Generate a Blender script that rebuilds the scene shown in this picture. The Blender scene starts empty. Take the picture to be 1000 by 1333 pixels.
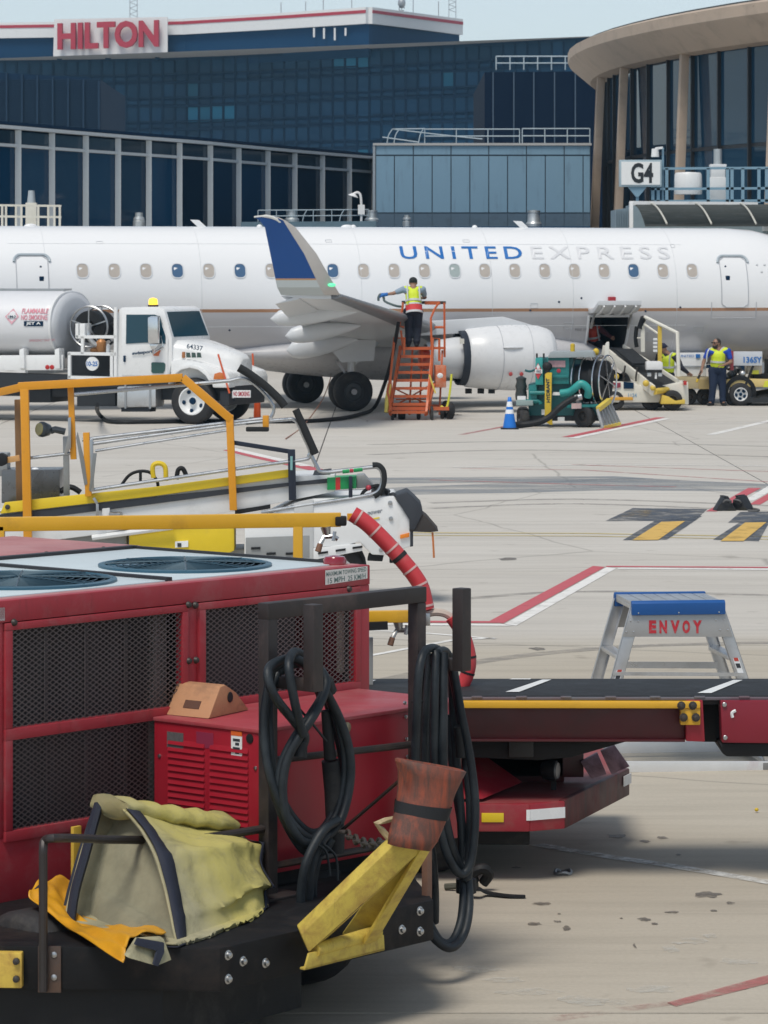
import bpy, bmesh, math, random
from mathutils import Vector as V, Matrix
R = math.radians
rnd = random.Random(11)
C = bpy.context.scene.collection

# ---------------------------------------------------------------- camera, light, exposure
F, CX, CY, H = 4465.0, 500.0, 352.0, 3.4      # focal length in photo pixels, principal column, horizon row, eye height
scene = bpy.context.scene
cam_d = bpy.data.cameras.new('camera'); cam = bpy.data.objects.new('camera', cam_d); C.objects.link(cam)
cam.location = (0, 0, H); cam.rotation_euler = (R(90), 0, 0)
cam_d.sensor_width = 36; cam_d.lens = F / 1333 * 36
cam_d.shift_y = (CY - 666.5) / 1333
cam_d.clip_start = .5; cam_d.clip_end = 6000
cam_d.dof.use_dof = True; cam_d.dof.focus_distance = 22.0; cam_d.dof.aperture_fstop = 16
scene.camera = cam

SUN_EL, SUN_AZ = 63, 205     # azimuth clockwise from +Y
world = bpy.data.worlds.new('World'); scene.world = world; world.use_nodes = True
nt = world.node_tree; nt.nodes.clear()
wo = nt.nodes.new('ShaderNodeOutputWorld'); bg = nt.nodes.new('ShaderNodeBackground')
sk = nt.nodes.new('ShaderNodeTexSky'); sk.sky_type = 'NISHITA'; sk.sun_disc = False
sk.sun_elevation = R(SUN_EL); sk.sun_rotation = R(SUN_AZ); sk.air_density = 1.0; sk.dust_density = .5; sk.ozone_density = 3.5; sk.altitude = 200
hs = nt.nodes.new('ShaderNodeHueSaturation'); hs.inputs['Saturation'].default_value = .40
hs.inputs['Value'].default_value = 1.0
tn = nt.nodes.new('ShaderNodeMix'); tn.data_type = 'RGBA'; tn.blend_type = 'MULTIPLY'; tn.inputs[0].default_value = 1; tn.inputs[7].default_value = (.94, 1.0, 1.025, 1)
nt.links.new(sk.outputs[0], hs.inputs['Color']); nt.links.new(hs.outputs[0], tn.inputs[6]); nt.links.new(tn.outputs[2], bg.inputs[0]); nt.links.new(bg.outputs[0], wo.inputs[0])
bg.inputs[1].default_value = .090
sun_d = bpy.data.lights.new('sun', 'SUN'); sun = bpy.data.objects.new('sun', sun_d); C.objects.link(sun)
sun_d.energy = 1.9; sun_d.angle = R(22); sun_d.color = (1, .93, .83)
_d = V((math.sin(R(SUN_AZ)) * math.cos(R(SUN_EL)), math.cos(R(SUN_AZ)) * math.cos(R(SUN_EL)), math.sin(R(SUN_EL))))
sun.rotation_euler = _d.to_track_quat('Z', 'Y').to_euler(); sun.location = (0, 0, 60)
scene.view_settings.view_transform = 'Standard'; scene.view_settings.look = 'None'
scene.view_settings.exposure = 0.46; scene.view_settings.gamma = 1; scene.view_settings.use_curve_mapping = False

# ---------------------------------------------------------------- helpers
def G(px, py, z=0.0):
    Y = F * (H - z) / (py - CY); return V(((px - CX) * Y / F, Y, z))
def W(px, py, Y): return V(((px - CX) * Y / F, Y, H - (py - CY) * Y / F))

class Fr:
    """ground frame of a thing: origin, heading; p() reads a point of the photo on the local plane y"""
    def __init__(s, X0, Y0, yaw):
        s.o = V((X0, Y0, 0)); s.yaw = R(yaw); s.c = math.cos(s.yaw); s.s = math.sin(s.yaw)
    def p(s, px, py, y=0.0):
        k = (px - CX) / F
        x = (k * (s.o.y + y * s.c) - s.o.x + y * s.s) / (s.c - k * s.s)
        Y = s.o.y + x * s.s + y * s.c
        return V((x, y, H - (py - CY) * Y / F))
    def loc(s, w):
        d = w - s.o; return V((d.x * s.c + d.y * s.s, -d.x * s.s + d.y * s.c, w.z))
    def g(s, px, py, z=0.0): return s.loc(G(px, py, z))
    def w(s, px, py, Y): return s.loc(W(px, py, Y))
    def thing(s, name, label, cat, group=None): return thing(name, label, cat, s.o, s.yaw, group)

def thing(name, label, cat, loc=(0, 0, 0), rz=0, group=None):
    o = bpy.data.objects.new(name, None); C.objects.link(o); o.empty_display_size = .2
    o.location = loc; o.rotation_euler = (0, 0, rz); tag(o, label, cat, group); return o
def tag(o, label=None, cat=None, group=None, kind=None):
    for k, v in (('label', label), ('category', cat), ('group', group), ('kind', kind)):
        if v: o[k] = v
    return o
def dup(root, loc, rz, label, group=None):
    def cp(o, parent):
        c = o.copy(); C.objects.link(c)
        if parent: c.parent = parent
        for ch in list(o.children): cp(ch, c)
        return c
    r = cp(root, None); r.location = loc; r.rotation_euler = (0, 0, rz); r['label'] = label
    if group: r['group'] = group
    return r

def crom(pts, n=6):
    pts = [V(p) for p in pts]; out = []
    for i in range(len(pts) - 1):
        a = pts[max(i - 1, 0)]; b = pts[i]; c = pts[i + 1]; d = pts[min(i + 2, len(pts) - 1)]
        for k in range(n):
            t = k / n
            out.append(.5 * ((2 * b) + (c - a) * t + (2 * a - 5 * b + 4 * c - d) * t * t + (3 * b - a - 3 * c + d) * t ** 3))
    out.append(pts[-1]); return out

class MB:
    def __init__(s): s.v = []; s.f = []; s.mi = []; s.m = 0
    def add(s, vs, fs):
        b = len(s.v); s.v += [V(v) for v in vs]; s.f += [tuple(i + b for i in f) for f in fs]; s.mi += [s.m] * len(fs); return s
    def poly(s, pts): return s.add(pts, [tuple(range(len(pts)))])
    def box(s, x0, x1, y0, y1, z0, z1):
        return s.add([(x0, y0, z0), (x1, y0, z0), (x1, y1, z0), (x0, y1, z0), (x0, y0, z1), (x1, y0, z1), (x1, y1, z1), (x0, y1, z1)],
                     [(3, 2, 1, 0), (4, 5, 6, 7), (0, 1, 5, 4), (1, 2, 6, 5), (2, 3, 7, 6), (3, 0, 4, 7)])
    def prism(s, pts, ext):
        pts = [V(p) for p in pts]; n = len(pts); e = V(ext)
        return s.add(pts + [p + e for p in pts], [tuple(range(n))[::-1], tuple(range(n, 2 * n))] + [(i, (i + 1) % n, n + (i + 1) % n, n + i) for i in range(n)])
    def px(s, fr, pp, y0, y1):
        return s.prism([fr.p(a, b, y0) for a, b in pp], (0, y1 - y0, 0))
    def bar(s, p, q, w, h=None, up=(0, 0, 1)):
        p = V(p); q = V(q); h = h or w; d = (q - p).normalized(); u = V(up)
        if abs(d.dot(u)) > .97: u = V((0, 1, 0)) if abs(d.y) < .9 else V((1, 0, 0))
        a = d.cross(u).normalized() * w / 2; b = a.cross(d).normalized() * h / 2
        r = [p - a - b, p + a - b, p + a + b, p - a + b]
        return s.prism(r, q - p)
    def rings(s, rs, cap=True, closed=False):
        n = len(rs[0]); m = len(rs); vs = [p for r in rs for p in r]; fs = []
        for i in range(m if closed else m - 1):
            for j in range(n):
                a = i * n + j; b = i * n + (j + 1) % n; i2 = (i + 1) % m
                fs.append((a, b, i2 * n + (j + 1) % n, i2 * n + j))
        if cap and not closed: fs += [tuple(range(n))[::-1], tuple(range((m - 1) * n, m * n))]
        return s.add(vs, fs)
    def tube(s, pts, r, n=8, smooth=0, cap=True, closed=False):
        if smooth: pts = crom(list(pts) + ([pts[0]] if closed else []), smooth)
        pts = [V(p) for p in pts]
        if closed and (pts[0] - pts[-1]).length < 1e-6: pts.pop()
        m = len(pts); rr = r if isinstance(r, (list, tuple)) else [r] * m
        if len(rr) != m: rr = [rr[min(int(i * len(rr) / m), len(rr) - 1)] for i in range(m)]
        rs = []; u = None
        for i in range(m):
            if closed: d = (pts[(i + 1) % m] - pts[i - 1]).normalized()
            else: d = (pts[min(i + 1, m - 1)] - pts[max(i - 1, 0)]).normalized()
            if u is None: u = V((0, 0, 1)) if abs(d.z) < .9 else V((0, 1, 0))
            u = (u - d * u.dot(d))
            if u.length < 1e-4: u = d.orthogonal()
            u.normalize(); w = d.cross(u)
            rs.append([pts[i] + (u * math.cos(2 * math.pi * j / n) + w * math.sin(2 * math.pi * j / n)) * rr[i] for j in range(n)])
        return s.rings(rs, cap, closed)
    def cyl(s, p, q, r0, r1=None, n=16): return s.tube([p, q], [r0, r0 if r1 is None else r1], n)
    def lathe(s, prof, c, ax, n=24, closed=False, cap=True):
        """prof: (radius, distance along axis)"""
        c = V(c); ax = V(ax).normalized(); u = ax.orthogonal().normalized(); w = ax.cross(u)
        rs = [[c + ax * h + (u * math.cos(2 * math.pi * j / n) + w * math.sin(2 * math.pi * j / n)) * max(r, 1e-4) for j in range(n)] for r, h in prof]
        return s.rings(rs, cap, closed)
    def ell(s, c, r, n=12, m=8, rot=None):
        c = V(c); rs = []
        for i in range(m + 1):
            a = math.pi * i / m; z = -math.cos(a); q = max(math.sin(a), .02)
            ring = [V((q * math.cos(2 * math.pi * j / n) * r[0], q * math.sin(2 * math.pi * j / n) * r[1], z * r[2])) for j in range(n)]
            if rot: ring = [rot @ p for p in ring]
            rs.append([c + p for p in ring])
        return s.rings(rs)
    def caps(s, p, q, r0, r1, n=10):
        p = V(p); q = V(q); L = (q - p).length
        if L < 1e-5: return s.ell(p, (r0,) * 3)
        prof = [(r0 * math.sin(a), -r0 * math.cos(a)) for a in (.15, .6, 1.1)] + [(r0, 0), (r1, L)] + [(r1 * math.cos(a), L + r1 * math.sin(a)) for a in (.5, 1.0, 1.42)]
        return s.lathe(prof, p, q - p, n)
    def mesh(s, name, mats, bevel=0, smooth=35):
        me = bpy.data.meshes.new(name); me.from_pydata([tuple(v) for v in s.v], [], s.f)
        for i, p in enumerate(me.polygons): p.material_index = s.mi[i]
        bm = bmesh.new(); bm.from_mesh(me)
        bmesh.ops.recalc_face_normals(bm, faces=bm.faces)
        if bevel:
            es = [e for e in bm.edges if len(e.link_faces) == 2 and e.calc_face_angle(0) > .6]
            if es: bmesh.ops.bevel(bm, geom=es, offset=bevel, segments=2, profile=.6, affect='EDGES', clamp_overlap=True)
        bm.to_mesh(me); bm.free()
        for m in (mats if isinstance(mats, (list, tuple)) else [mats]): me.materials.append(m)
        if smooth:
            me.polygons.foreach_set('use_smooth', [True] * len(me.polygons)); me.set_sharp_from_angle(angle=R(smooth))
        me.update(); return me
    def build(s, name, mats, parent=None, label=None, bevel=0, smooth=35, kind=None):
        me = s.mesh(name, mats, bevel, smooth)
        return link(name, me, parent, label, kind)
def link(name, me, parent=None, label=None, kind=None):
    o = bpy.data.objects.new(name, me); C.objects.link(o)
    if parent: o.parent = parent
    if label: o['label'] = label
    if kind: o['kind'] = kind
    return o

# ---------------------------------------------------------------- materials
_mc = {}
def N(t, ty, **kw):
    n = t.nodes.new(ty)
    for k, v in kw.items():
        if k in n.inputs: n.inputs[k].default_value = v
        else: setattr(n, k, v)
    return n
def mixc(t, f, a, b, blend='MIX'):
    m = t.nodes.new('ShaderNodeMix'); m.data_type = 'RGBA'; m.blend_type = blend
    for i, v in ((0, f), (6, a), (7, b)):
        if hasattr(v, 'links') or isinstance(v, bpy.types.NodeSocket): t.links.new(v, m.inputs[i])
        elif i == 0: m.inputs[0].default_value = v
        else: m.inputs[i].default_value = (*v[:3], 1)
    return m.outputs[2]
def ramp(t, src, stops):
    r = t.nodes.new('ShaderNodeValToRGB'); e = r.color_ramp.elements
    while len(e) < len(stops): e.new(.5)
    for i, (p, c) in enumerate(stops):
        e[i].position = p; e[i].color = (c, c, c, 1) if isinstance(c, (int, float)) else (*c, 1)
    t.links.new(src, r.inputs[0]); return r.outputs[0]
def noise(t, vec, scale, detail=5, rough=.6, dist=0):
    n = N(t, 'ShaderNodeTexNoise'); n.inputs['Scale'].default_value = scale; n.inputs['Detail'].default_value = detail
    n.inputs['Roughness'].default_value = rough; n.inputs['Distortion'].default_value = dist
    if vec is not None: t.links.new(vec, n.inputs['Vector'])
    return n.outputs[0]
def mapped(t, vec, sc):
    m = N(t, 'ShaderNodeMapping'); m.inputs['Scale'].default_value = sc; t.links.new(vec, m.inputs['Vector']); return m.outputs[0]
def newmat(name):
    m = bpy.data.materials.new(name); m.use_nodes = True; t = m.node_tree
    b = t.nodes['Principled BSDF']; return m, t, b
def pm(name, col, rough=.5, metal=0.0, var=.12, scale=6, dirt=None, amt=.0, dscale=3, bump=0.0, bscale=60, coat=0.0, grime=None, emit=None, alpha=None, streak=None, spec=None):
    """painted / plain surface: colour variation, wear patches, vertical streaks, fine relief"""
    if name in _mc: return _mc[name]
    m, t, b = newmat(name)
    tc = N(t, 'ShaderNodeTexCoord').outputs['Object']
    n1 = noise(t, tc, scale, 6, .65)
    lo = [c * (1 - var) for c in col]; hi = [min(1, c * (1 + var)) for c in col]
    c = mixc(t, n1, lo, hi)
    if dirt:
        vec = mapped(t, tc, streak) if streak else tc
        n2 = noise(t, vec, dscale, 8, .7, .3)
        f = ramp(t, n2, [(max(0, .62 - amt * .6), 0), (min(1, .80 - amt * .35), min(1, .35 + amt))])
        c = mixc(t, f, c, dirt)
    if grime:
        n3 = noise(t, mapped(t, tc, (7, 7, 1.1)), 1.3, 9, .78, .3); c = mixc(t, ramp(t, n3, [(.56, 0), (.78, .7)]), c, grime)
        n4 = noise(t, tc, 34, 5, .75); c = mixc(t, ramp(t, n4, [(.66, 0), (.74, .55)]), c, [k * .35 + .03 for k in col])
    t.links.new(c, b.inputs['Base Color'])
    rr = ramp(t, n1, [(.3, max(0, rough - .08)), (.7, min(1, rough + .1))]); t.links.new(rr, b.inputs['Roughness'])
    b.inputs['Metallic'].default_value = metal
    if spec is not None: b.inputs['Specular IOR Level'].default_value = spec
    if coat: b.inputs['Coat Weight'].default_value = coat; b.inputs['Coat Roughness'].default_value = .15
    if bump:
        bn = noise(t, tc, bscale, 4, .6); bp = N(t, 'ShaderNodeBump'); bp.inputs['Strength'].default_value = bump; bp.inputs['Distance'].default_value = .01
        t.links.new(bn, bp.inputs['Height']); t.links.new(bp.outputs[0], b.inputs['Normal'])
    if emit: b.inputs['Emission Color'].default_value = (*emit[0], 1); b.inputs['Emission Strength'].default_value = emit[1]
    _mc[name] = m; return m
def worn(name, col, keep=.5, scale=3.0, rough=.7, stretch=(1, 1, 1), soft=.16):
    """paint or stain on the ground, broken where it has worn off"""
    if name in _mc: return _mc[name]
    m, t, b = newmat(name); out = t.nodes['Material Output']
    pos = N(t, 'ShaderNodeNewGeometry').outputs['Position']; v = mapped(t, pos, stretch)
    n = noise(t, v, scale, 9, .72); c = mixc(t, noise(t, v, scale * 2.7, 4), [k * .82 for k in col], [min(1, k * 1.12) for k in col])
    t.links.new(c, b.inputs['Base Color']); b.inputs['Roughness'].default_value = rough
    f = ramp(t, n, [(max(0, 1 - keep - soft), 0), (min(1, 1 - keep + soft), 1)])
    tr = N(t, 'ShaderNodeBsdfTransparent'); mx = N(t, 'ShaderNodeMixShader')
    t.links.new(f, mx.inputs[0]); t.links.new(tr.outputs[0], mx.inputs[1]); t.links.new(b.outputs[0], mx.inputs[2]); t.links.new(mx.outputs[0], out.inputs['Surface'])
    _mc[name] = m; return m
def glass(name, col, rough=.06, spec=.5, var=.25):
    if name in _mc: return _mc[name]
    m, t, b = newmat(name)
    oi = N(t, 'ShaderNodeObjectInfo').outputs['Random']
    c = mixc(t, oi, [k * (1 - var) for k in col], [k * (1 + var) for k in col]); t.links.new(c, b.inputs['Base Color'])
    b.inputs['Roughness'].default_value = rough; b.inputs['Specular IOR Level'].default_value = spec
    _mc[name] = m; return m

_tc = {}
def text_me(txt, bold=.0, wide=1.0, depth=0.0):
    """letters as a flat mesh in the XZ plane, unit box: x 0..1, z 0..1"""
    cu = bpy.data.curves.new('lettering', 'FONT'); cu.body = txt; cu.offset = bold; cu.space_character = wide; cu.resolution_u = 3
    cu.align_x = 'LEFT'
    o = bpy.data.objects.new('lettering', cu); C.objects.link(o)
    bpy.context.view_layer.update()
    me = bpy.data.meshes.new_from_object(o.evaluated_get(bpy.context.evaluated_depsgraph_get()))
    bpy.data.objects.remove(o); bpy.data.curves.remove(cu)
    xs = [v.co.x for v in me.vertices]; ys = [v.co.y for v in me.vertices]
    x0, x1, y0, y1 = min(xs), max(xs), min(ys), max(ys)
    vs = [((v.co.x - x0) / (x1 - x0), (v.co.y - y0) / (y1 - y0)) for v in me.vertices]; fs = [tuple(p.vertices) for p in me.polygons]
    bpy.data.meshes.remove(me); return vs, fs
def text(txt, p00, p10, p01, mat, parent, name='lettering', bold=.0, wide=1.0, depth=0.0, fn=None):
    """letters filling the parallelogram p00 (bottom left), p10 (bottom right), p01 (top left)"""
    vs, fs = text_me(txt, bold, wide); p00, p10, p01 = V(p00), V(p10), V(p01)
    pts = [p00 + (p10 - p00) * x + (p01 - p00) * z for x, z in vs]
    if fn: pts = [fn(p) for p in pts]
    mb = MB(); mb.add(pts, fs)
    if depth:
        n = (p10 - p00).cross(p01 - p00).normalized() * depth
        bm = bmesh.new(); vv = [bm.verts.new(p) for p in pts]
        for f in fs:
            try: bm.faces.new([vv[i] for i in f])
            except ValueError: pass
        r = bmesh.ops.extrude_face_region(bm, geom=bm.faces[:]); bmesh.ops.translate(bm, verts=[g for g in r['geom'] if isinstance(g, bmesh.types.BMVert)], vec=n)
        bm.verts.index_update(); mb = MB(); mb.add([v.co.copy() for v in bm.verts], [tuple(v.index for v in f.verts) for f in bm.faces]); bm.free()
    return mb.build(name, mat, parent, smooth=0)

# ---------------------------------------------------------------- shared materials
BLACK = pm('black_rubber', (.014, .015, .017), .6, var=.2, dirt=(.09, .085, .08), amt=.1, bump=.15, spec=.3)
TYRE = pm('tyre_rubber', (.022, .022, .024), .75, var=.25, dirt=(.13, .12, .1), amt=.15, bump=.2)
WHITE = pm('white_paint', (.78, .79, .79), .38, var=.05, dirt=(.38, .35, .3), amt=.1, dscale=2.2)
STEEL = pm('steel', (.45, .46, .47), .35, 1.0, var=.12, dirt=(.25, .2, .15), amt=.1)
CHROME = pm('chrome', (.7, .71, .72), .18, 1.0, var=.05)
DKSTEEL = pm('dark_steel', (.05, .046, .043), .5, .3, var=.25, dirt=(.12, .07, .045), amt=.2, bump=.2)
ALU = pm('aluminium', (.62, .63, .64), .36, .85, var=.1, dirt=(.3, .29, .27), amt=.14)
REDP = pm('faded_red_paint', (.355, .030, .044), .5, var=.2, scale=2.2, dirt=(.33, .15, .15), amt=.20, dscale=3.2, bump=.08, bscale=9, grime=(.07, .02, .02))
DKRED = pm('dark_red_paint', (.16, .012, .02), .45, var=.18, dirt=(.05, .03, .03), amt=.25)
YEL = pm('yellow_paint', (.62, .43, .03), .45, var=.1, dirt=(.2, .09, .03), amt=.12)
ORANGE = pm('orange_yellow_paint', (.70, .30, .015), .4, var=.08, dirt=(.3, .13, .03), amt=.08)
# ---------------------------------------------------------------- the apron
def concrete(name, base, dark, light):
    m, t, b = newmat(name)
    pos = N(t, 'ShaderNodeNewGeometry').outputs['Position']
    oi = N(t, 'ShaderNodeObjectInfo').outputs['Random']
    big = noise(t, mapped(t, pos, (.35, 1, 1)), .30, 8, .62, .6)
    c = mixc(t, ramp(t, big, [(.3, 0), (.7, 1)]), dark, light)
    c = mixc(t, .45, c, base)
    c = mixc(t, .10, c, mixc(t, oi, (.34, .32, .28), (.72, .70, .66)))
    st = noise(t, mapped(t, pos, (.25, 3.2, 1)), 1.4, 8, .7, .2)                 # swept streaks along the stand
    c = mixc(t, ramp(t, st, [(.46, 0), (.74, .5)]), c, [k * .62 for k in base])
    st2 = noise(t, mapped(t, pos, (.12, 1.1, 1)), 1.1, 8, .75, .5)
    c = mixc(t, ramp(t, st2, [(.52, 0), (.78, .55)]), c, (.36, .34, .31))
    spots = noise(t, pos, 2.1, 3, .5)
    c = mixc(t, ramp(t, spots, [(.66, 0), (.74, .5)]), c, (.26, .235, .205))
    fine = noise(t, pos, 38, 4, .7)
    c = mixc(t, ramp(t, fine, [(.3, .0), (.75, .34)]), c, [k * .60 for k in base])
    sy = N(t, 'ShaderNodeSeparateXYZ'); t.links.new(pos, sy.inputs[0]); ad = N(t, 'ShaderNodeMath'); ad.operation = 'MULTIPLY_ADD'; t.links.new(big, ad.inputs[0]); ad.inputs[1].default_value = 1.2; t.links.new(sy.outputs[1], ad.inputs[2])
    near = N(t, 'ShaderNodeMapRange'); near.inputs[1].default_value = 31.2; near.inputs[2].default_value = 33.2; near.inputs[3].default_value = 1; near.inputs[4].default_value = 0; t.links.new(ad.outputs[0], near.inputs[0])
    c = mixc(t, near.outputs[0], c, mixc(t, 1.0, c, (.83, .79, .715), 'MULTIPLY'))            # older, browner concrete next to the gate
    crk = N(t, 'ShaderNodeTexVoronoi'); crk.feature = 'DISTANCE_TO_EDGE'; crk.inputs['Scale'].default_value = .16; t.links.new(mixc(t, .22, pos, N(t, 'ShaderNodeTexNoise').outputs[1]), crk.inputs['Vector'])
    c = mixc(t, ramp(t, crk.outputs[0], [(.0, .5), (.0022, 0)]), c, (.16, .15, .13))
    t.links.new(c, b.inputs['Base Color']); b.inputs['Roughness'].default_value = .82; b.inputs['Specular IOR Level'].default_value = .3
    bp = N(t, 'ShaderNodeBump'); bp.inputs['Strength'].default_value = .25; bp.inputs['Distance'].default_value = .01
    t.links.new(fine, bp.inputs['Height']); t.links.new(bp.outputs[0], b.inputs['Normal']); return m
CONC = concrete('apron_concrete', (.58, .55, .50), (.49, .455, .40), (.66, .635, .59))
JOINT = pm('joint_filler', (.09, .085, .08), .9, var=.3)
ground = MB().box(-1500, 1500, -300, 2500, -.5, -.03).build('ground', CONC, smooth=0); ground['kind'] = 'structure'
SX, SY, SW, SD = -1.2, 15.7, 7.3, 7.7
for i in range(-3, 5):
    for j in range(-1, 14):
        x0 = SX + i * SW; y0 = SY + j * SD
        MB().box(x0 + .012, x0 + SW - .012, y0 + .012, y0 + SD - .012, -.25, 0).build('concrete_slab', CONC, ground, smooth=0)
jn = MB()
jn.box(SX - 3 * SW, SX + 5 * SW, SY - SD, SY + 13 * SD, -.03, -.012).build('joint_filler', JOINT, ground, smooth=0)

MARK_N = 0
def mark(pp, mat, name='painted_line', z=.004):
    pts = [G(a, b, 0) for a, b in pp]; mb = MB(); mb.poly([(p.x, p.y, z) for p in pts])
    o = mb.build(name, mat, smooth=0); o['kind'] = 'structure'; return o
def mline(pts, w, mat, z=.004, name='painted_line'):
    P = [G(a, b, 0) for a, b in pts]; mb = MB()
    for a, b in zip(P, P[1:]):
        d = (b - a).normalized(); n = V((-d.y, d.x, 0)) * w / 2
        mb.poly([V((q.x, q.y, z)) for q in (a - n, b - n, b + n, a + n)])
    o = mb.build(name, mat, smooth=0); o['kind'] = 'structure'; return o
MRED = worn('apron_red_paint', (.52, .10, .12), .74, 2.2)
MPINK = worn('faded_red_paint_line', (.50, .18, .18), .52, 2.0)
MWHT = worn('apron_white_paint', (.78, .77, .74), .68, 2.4)
MYEL = worn('apron_yellow_paint', (.66, .42, .10), .68, 2.4)
MPYEL = worn('faded_yellow_line', (.58, .47, .18), .70, 1.4)
MBLK = worn('apron_black_paint', (.07, .085, .11), .56, 2.6)
MGRY = worn('sealed_strip', (.25, .28, .31), .48, .9, stretch=(.35, 1.5, 1), soft=.22)
mark([(637, 809), (655, 812), (788, 738.3), (772, 737)], MRED)
mark([(657, 813), (672, 815), (803, 739.8), (790, 738.6)], MWHT)
mark([(470, 808), (637, 809), (650, 811.3), (470, 810.5)], MRED); mark([(470, 811.2), (655, 813), (668, 815.2), (470, 814)], MWHT)
mark([(789, 737), (1040, 738.6), (1040, 740), (789, 738.4)], MRED); mark([(804, 739), (1040, 740.6), (1040, 742.6), (804, 741)], MWHT)
mline([(480, 693.5), (760, 694.5), (1040, 699.5)], .11, MPYEL); mline([(480, 697), (760, 698), (1040, 703)], .08, MPYEL)
mark([(788, 678.5), (824, 661.5), (921, 663), (905, 678)], MBLK); mark([(853, 678), (914, 672), (868, 703), (811, 703.5)], MBLK, z=.006)
mark([(861, 680), (892, 679), (857, 703.5), (823, 704)], MYEL, z=.009)
mark([(806, 673), (824, 665), (855, 665), (840, 674)], worn('worn_yellow_block', (.55, .38, .12), .36, 5), z=.009)
mark([(948, 680.5), (964, 666.5), (1060, 667), (1045, 681)], MBLK); mark([(962, 681), (1004, 676), (988, 705), (928, 703)], MBLK, z=.006)
mark([(970, 681), (998, 680.5), (968, 705), (938, 705)], MYEL, z=.009)
mark([(919, 666), (933, 666), (991, 635.5), (974, 635.5)], MRED); mark([(968, 652), (981, 652), (1016, 633), (1000, 633)], MWHT); mark([(975, 657), (990, 657), (1024, 637), (1012, 636)], MRED)
mline([(590, 608.5), (780, 605), (1040, 607)], .10, MWHT); mline([(600, 610), (760, 612), (1040, 630)], .10, MPINK); mline([(745, 605), (1040, 615.5)], .11, MPINK)
mline([(560, 625), (760, 631), (880, 634)], .13, MPINK)
mline([(300, 586), (345, 597), (420, 613.5)], .30, MRED); mline([(300, 584), (345, 594.5), (400, 607)], .22, MWHT, z=.006)
mark([(430, 638), (720, 626), (820, 622), (1040, 632), (1040, 641), (800, 638), (700, 641), (430, 646)], MGRY, 'sealed_strip', .002)
mark([(480, 622), (800, 620), (900, 626), (480, 630)], MGRY, 'sealed_strip', .003)
mline([(738, 569), (860, 543.5)], .22, MRED); mline([(745, 571), (868, 545)], .2, MWHT, z=.006); mline([(925, 566), (1040, 539)], .2, MWHT)
mline([(600, 566), (680, 551)], .16, MPINK); mline([(880, 552), (1040, 549)], .1, MWHT)
mline([(470, 856), (590, 833.5), (645, 831)], .075, MWHT); mline([(470, 820), (560, 825), (645, 832)], .075, MWHT)
mark([(868, 1306), (880, 1311), (1040, 1271), (1040, 1259)], worn('scrubbed_red_paint', (.46, .16, .15), .50, 3.2)); mark([(690, 1327), (870, 1304), (876, 1309), (700, 1334)], worn('scrubbed_red_trace', (.46, .24, .21), .36, 3))
CHALK = worn('chalky_crust', (.70, .70, .67), .54, 6.5, soft=.12)
mline([(700, 1100), (745, 1108), (800, 1117), (850, 1124), (930, 1137), (1030, 1154)], .11, CHALK, name='mineral_stain')
OIL = worn('oil_stain_film', (.15, .13, .11), .54, 14, soft=.2, rough=.5)
def spot(px, py, w, h, mat=OIL, name='oil_stain'):
    r = random.Random(px * 7 + py); c = G(px, py); s = c.y / F; mb = MB(); n = 15; pts = []
    for k in range(n):
        a = 2 * math.pi * k / n; q = r.uniform(.6, 1.1)
        pts.append((c.x + math.cos(a) * w * s * q / 2, c.y + math.sin(a) * q * h / 2 * c.y * c.y / (F * H), .0035))
    o = mb.poly(pts).build(name, mat, smooth=0); o['kind'] = 'structure'
for q in ((920, 1165, 42, 9), (951, 1176, 14, 4), (696, 1203, 22, 5), (705, 1177, 28, 5), (738, 1209, 12, 7), (726, 1200, 12, 3), (838, 1197, 18, 6), (852, 1203, 12, 3), (804, 1089, 30, 6), (840, 1096, 16, 4), (862, 1091, 18, 4), (876, 1188, 22, 3), (930, 1186, 10, 3), (728, 1190, 5, 2), (809, 1196, 5, 2), (672, 1130, 14, 3), (883, 1113, 8, 3), (826, 1232, 5, 9), (700, 845, 24, 5), (660, 728, 30, 4), (590, 540, 30, 3)):
    spot(*q)

TYM = worn('tyre_mark', (.30, .285, .265), .40, 4, stretch=(.6, 1.5, 1), soft=.30)
for pts, w in (([(420, 905), (620, 862), (820, 842), (1040, 836)], .22), ([(600, 780), (760, 770), (1040, 776)], .20), ([(560, 662), (760, 656), (1040, 668)], .24), ([(560, 655), (760, 650), (1040, 660)], .24), ([(480, 592), (700, 586), (1040, 596)], .26), ([(480, 579), (700, 575), (1040, 582)], .26)):
    mline([(p.x, p.y) for p in crom([(a, b, 0) for a, b in pts], 6)], w, TYM, .0025, 'tyre_mark')

CH2 = worn('chalk_speckle', (.62, .61, .56), .38, 9, soft=.22)
for q in ((622, 1262, 90, 12), (655, 1276, 60, 9), (760, 1304, 80, 14), (800, 1306, 40, 8), (872, 1236, 26, 10), (905, 1226, 40, 9), (925, 1219, 22, 6), (850, 1288, 70, 12), (690, 1292, 90, 12), (882, 1228, 16, 4), (960, 1252, 60, 9)): spot(*q, mat=CH2, name='mineral_stain')
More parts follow.
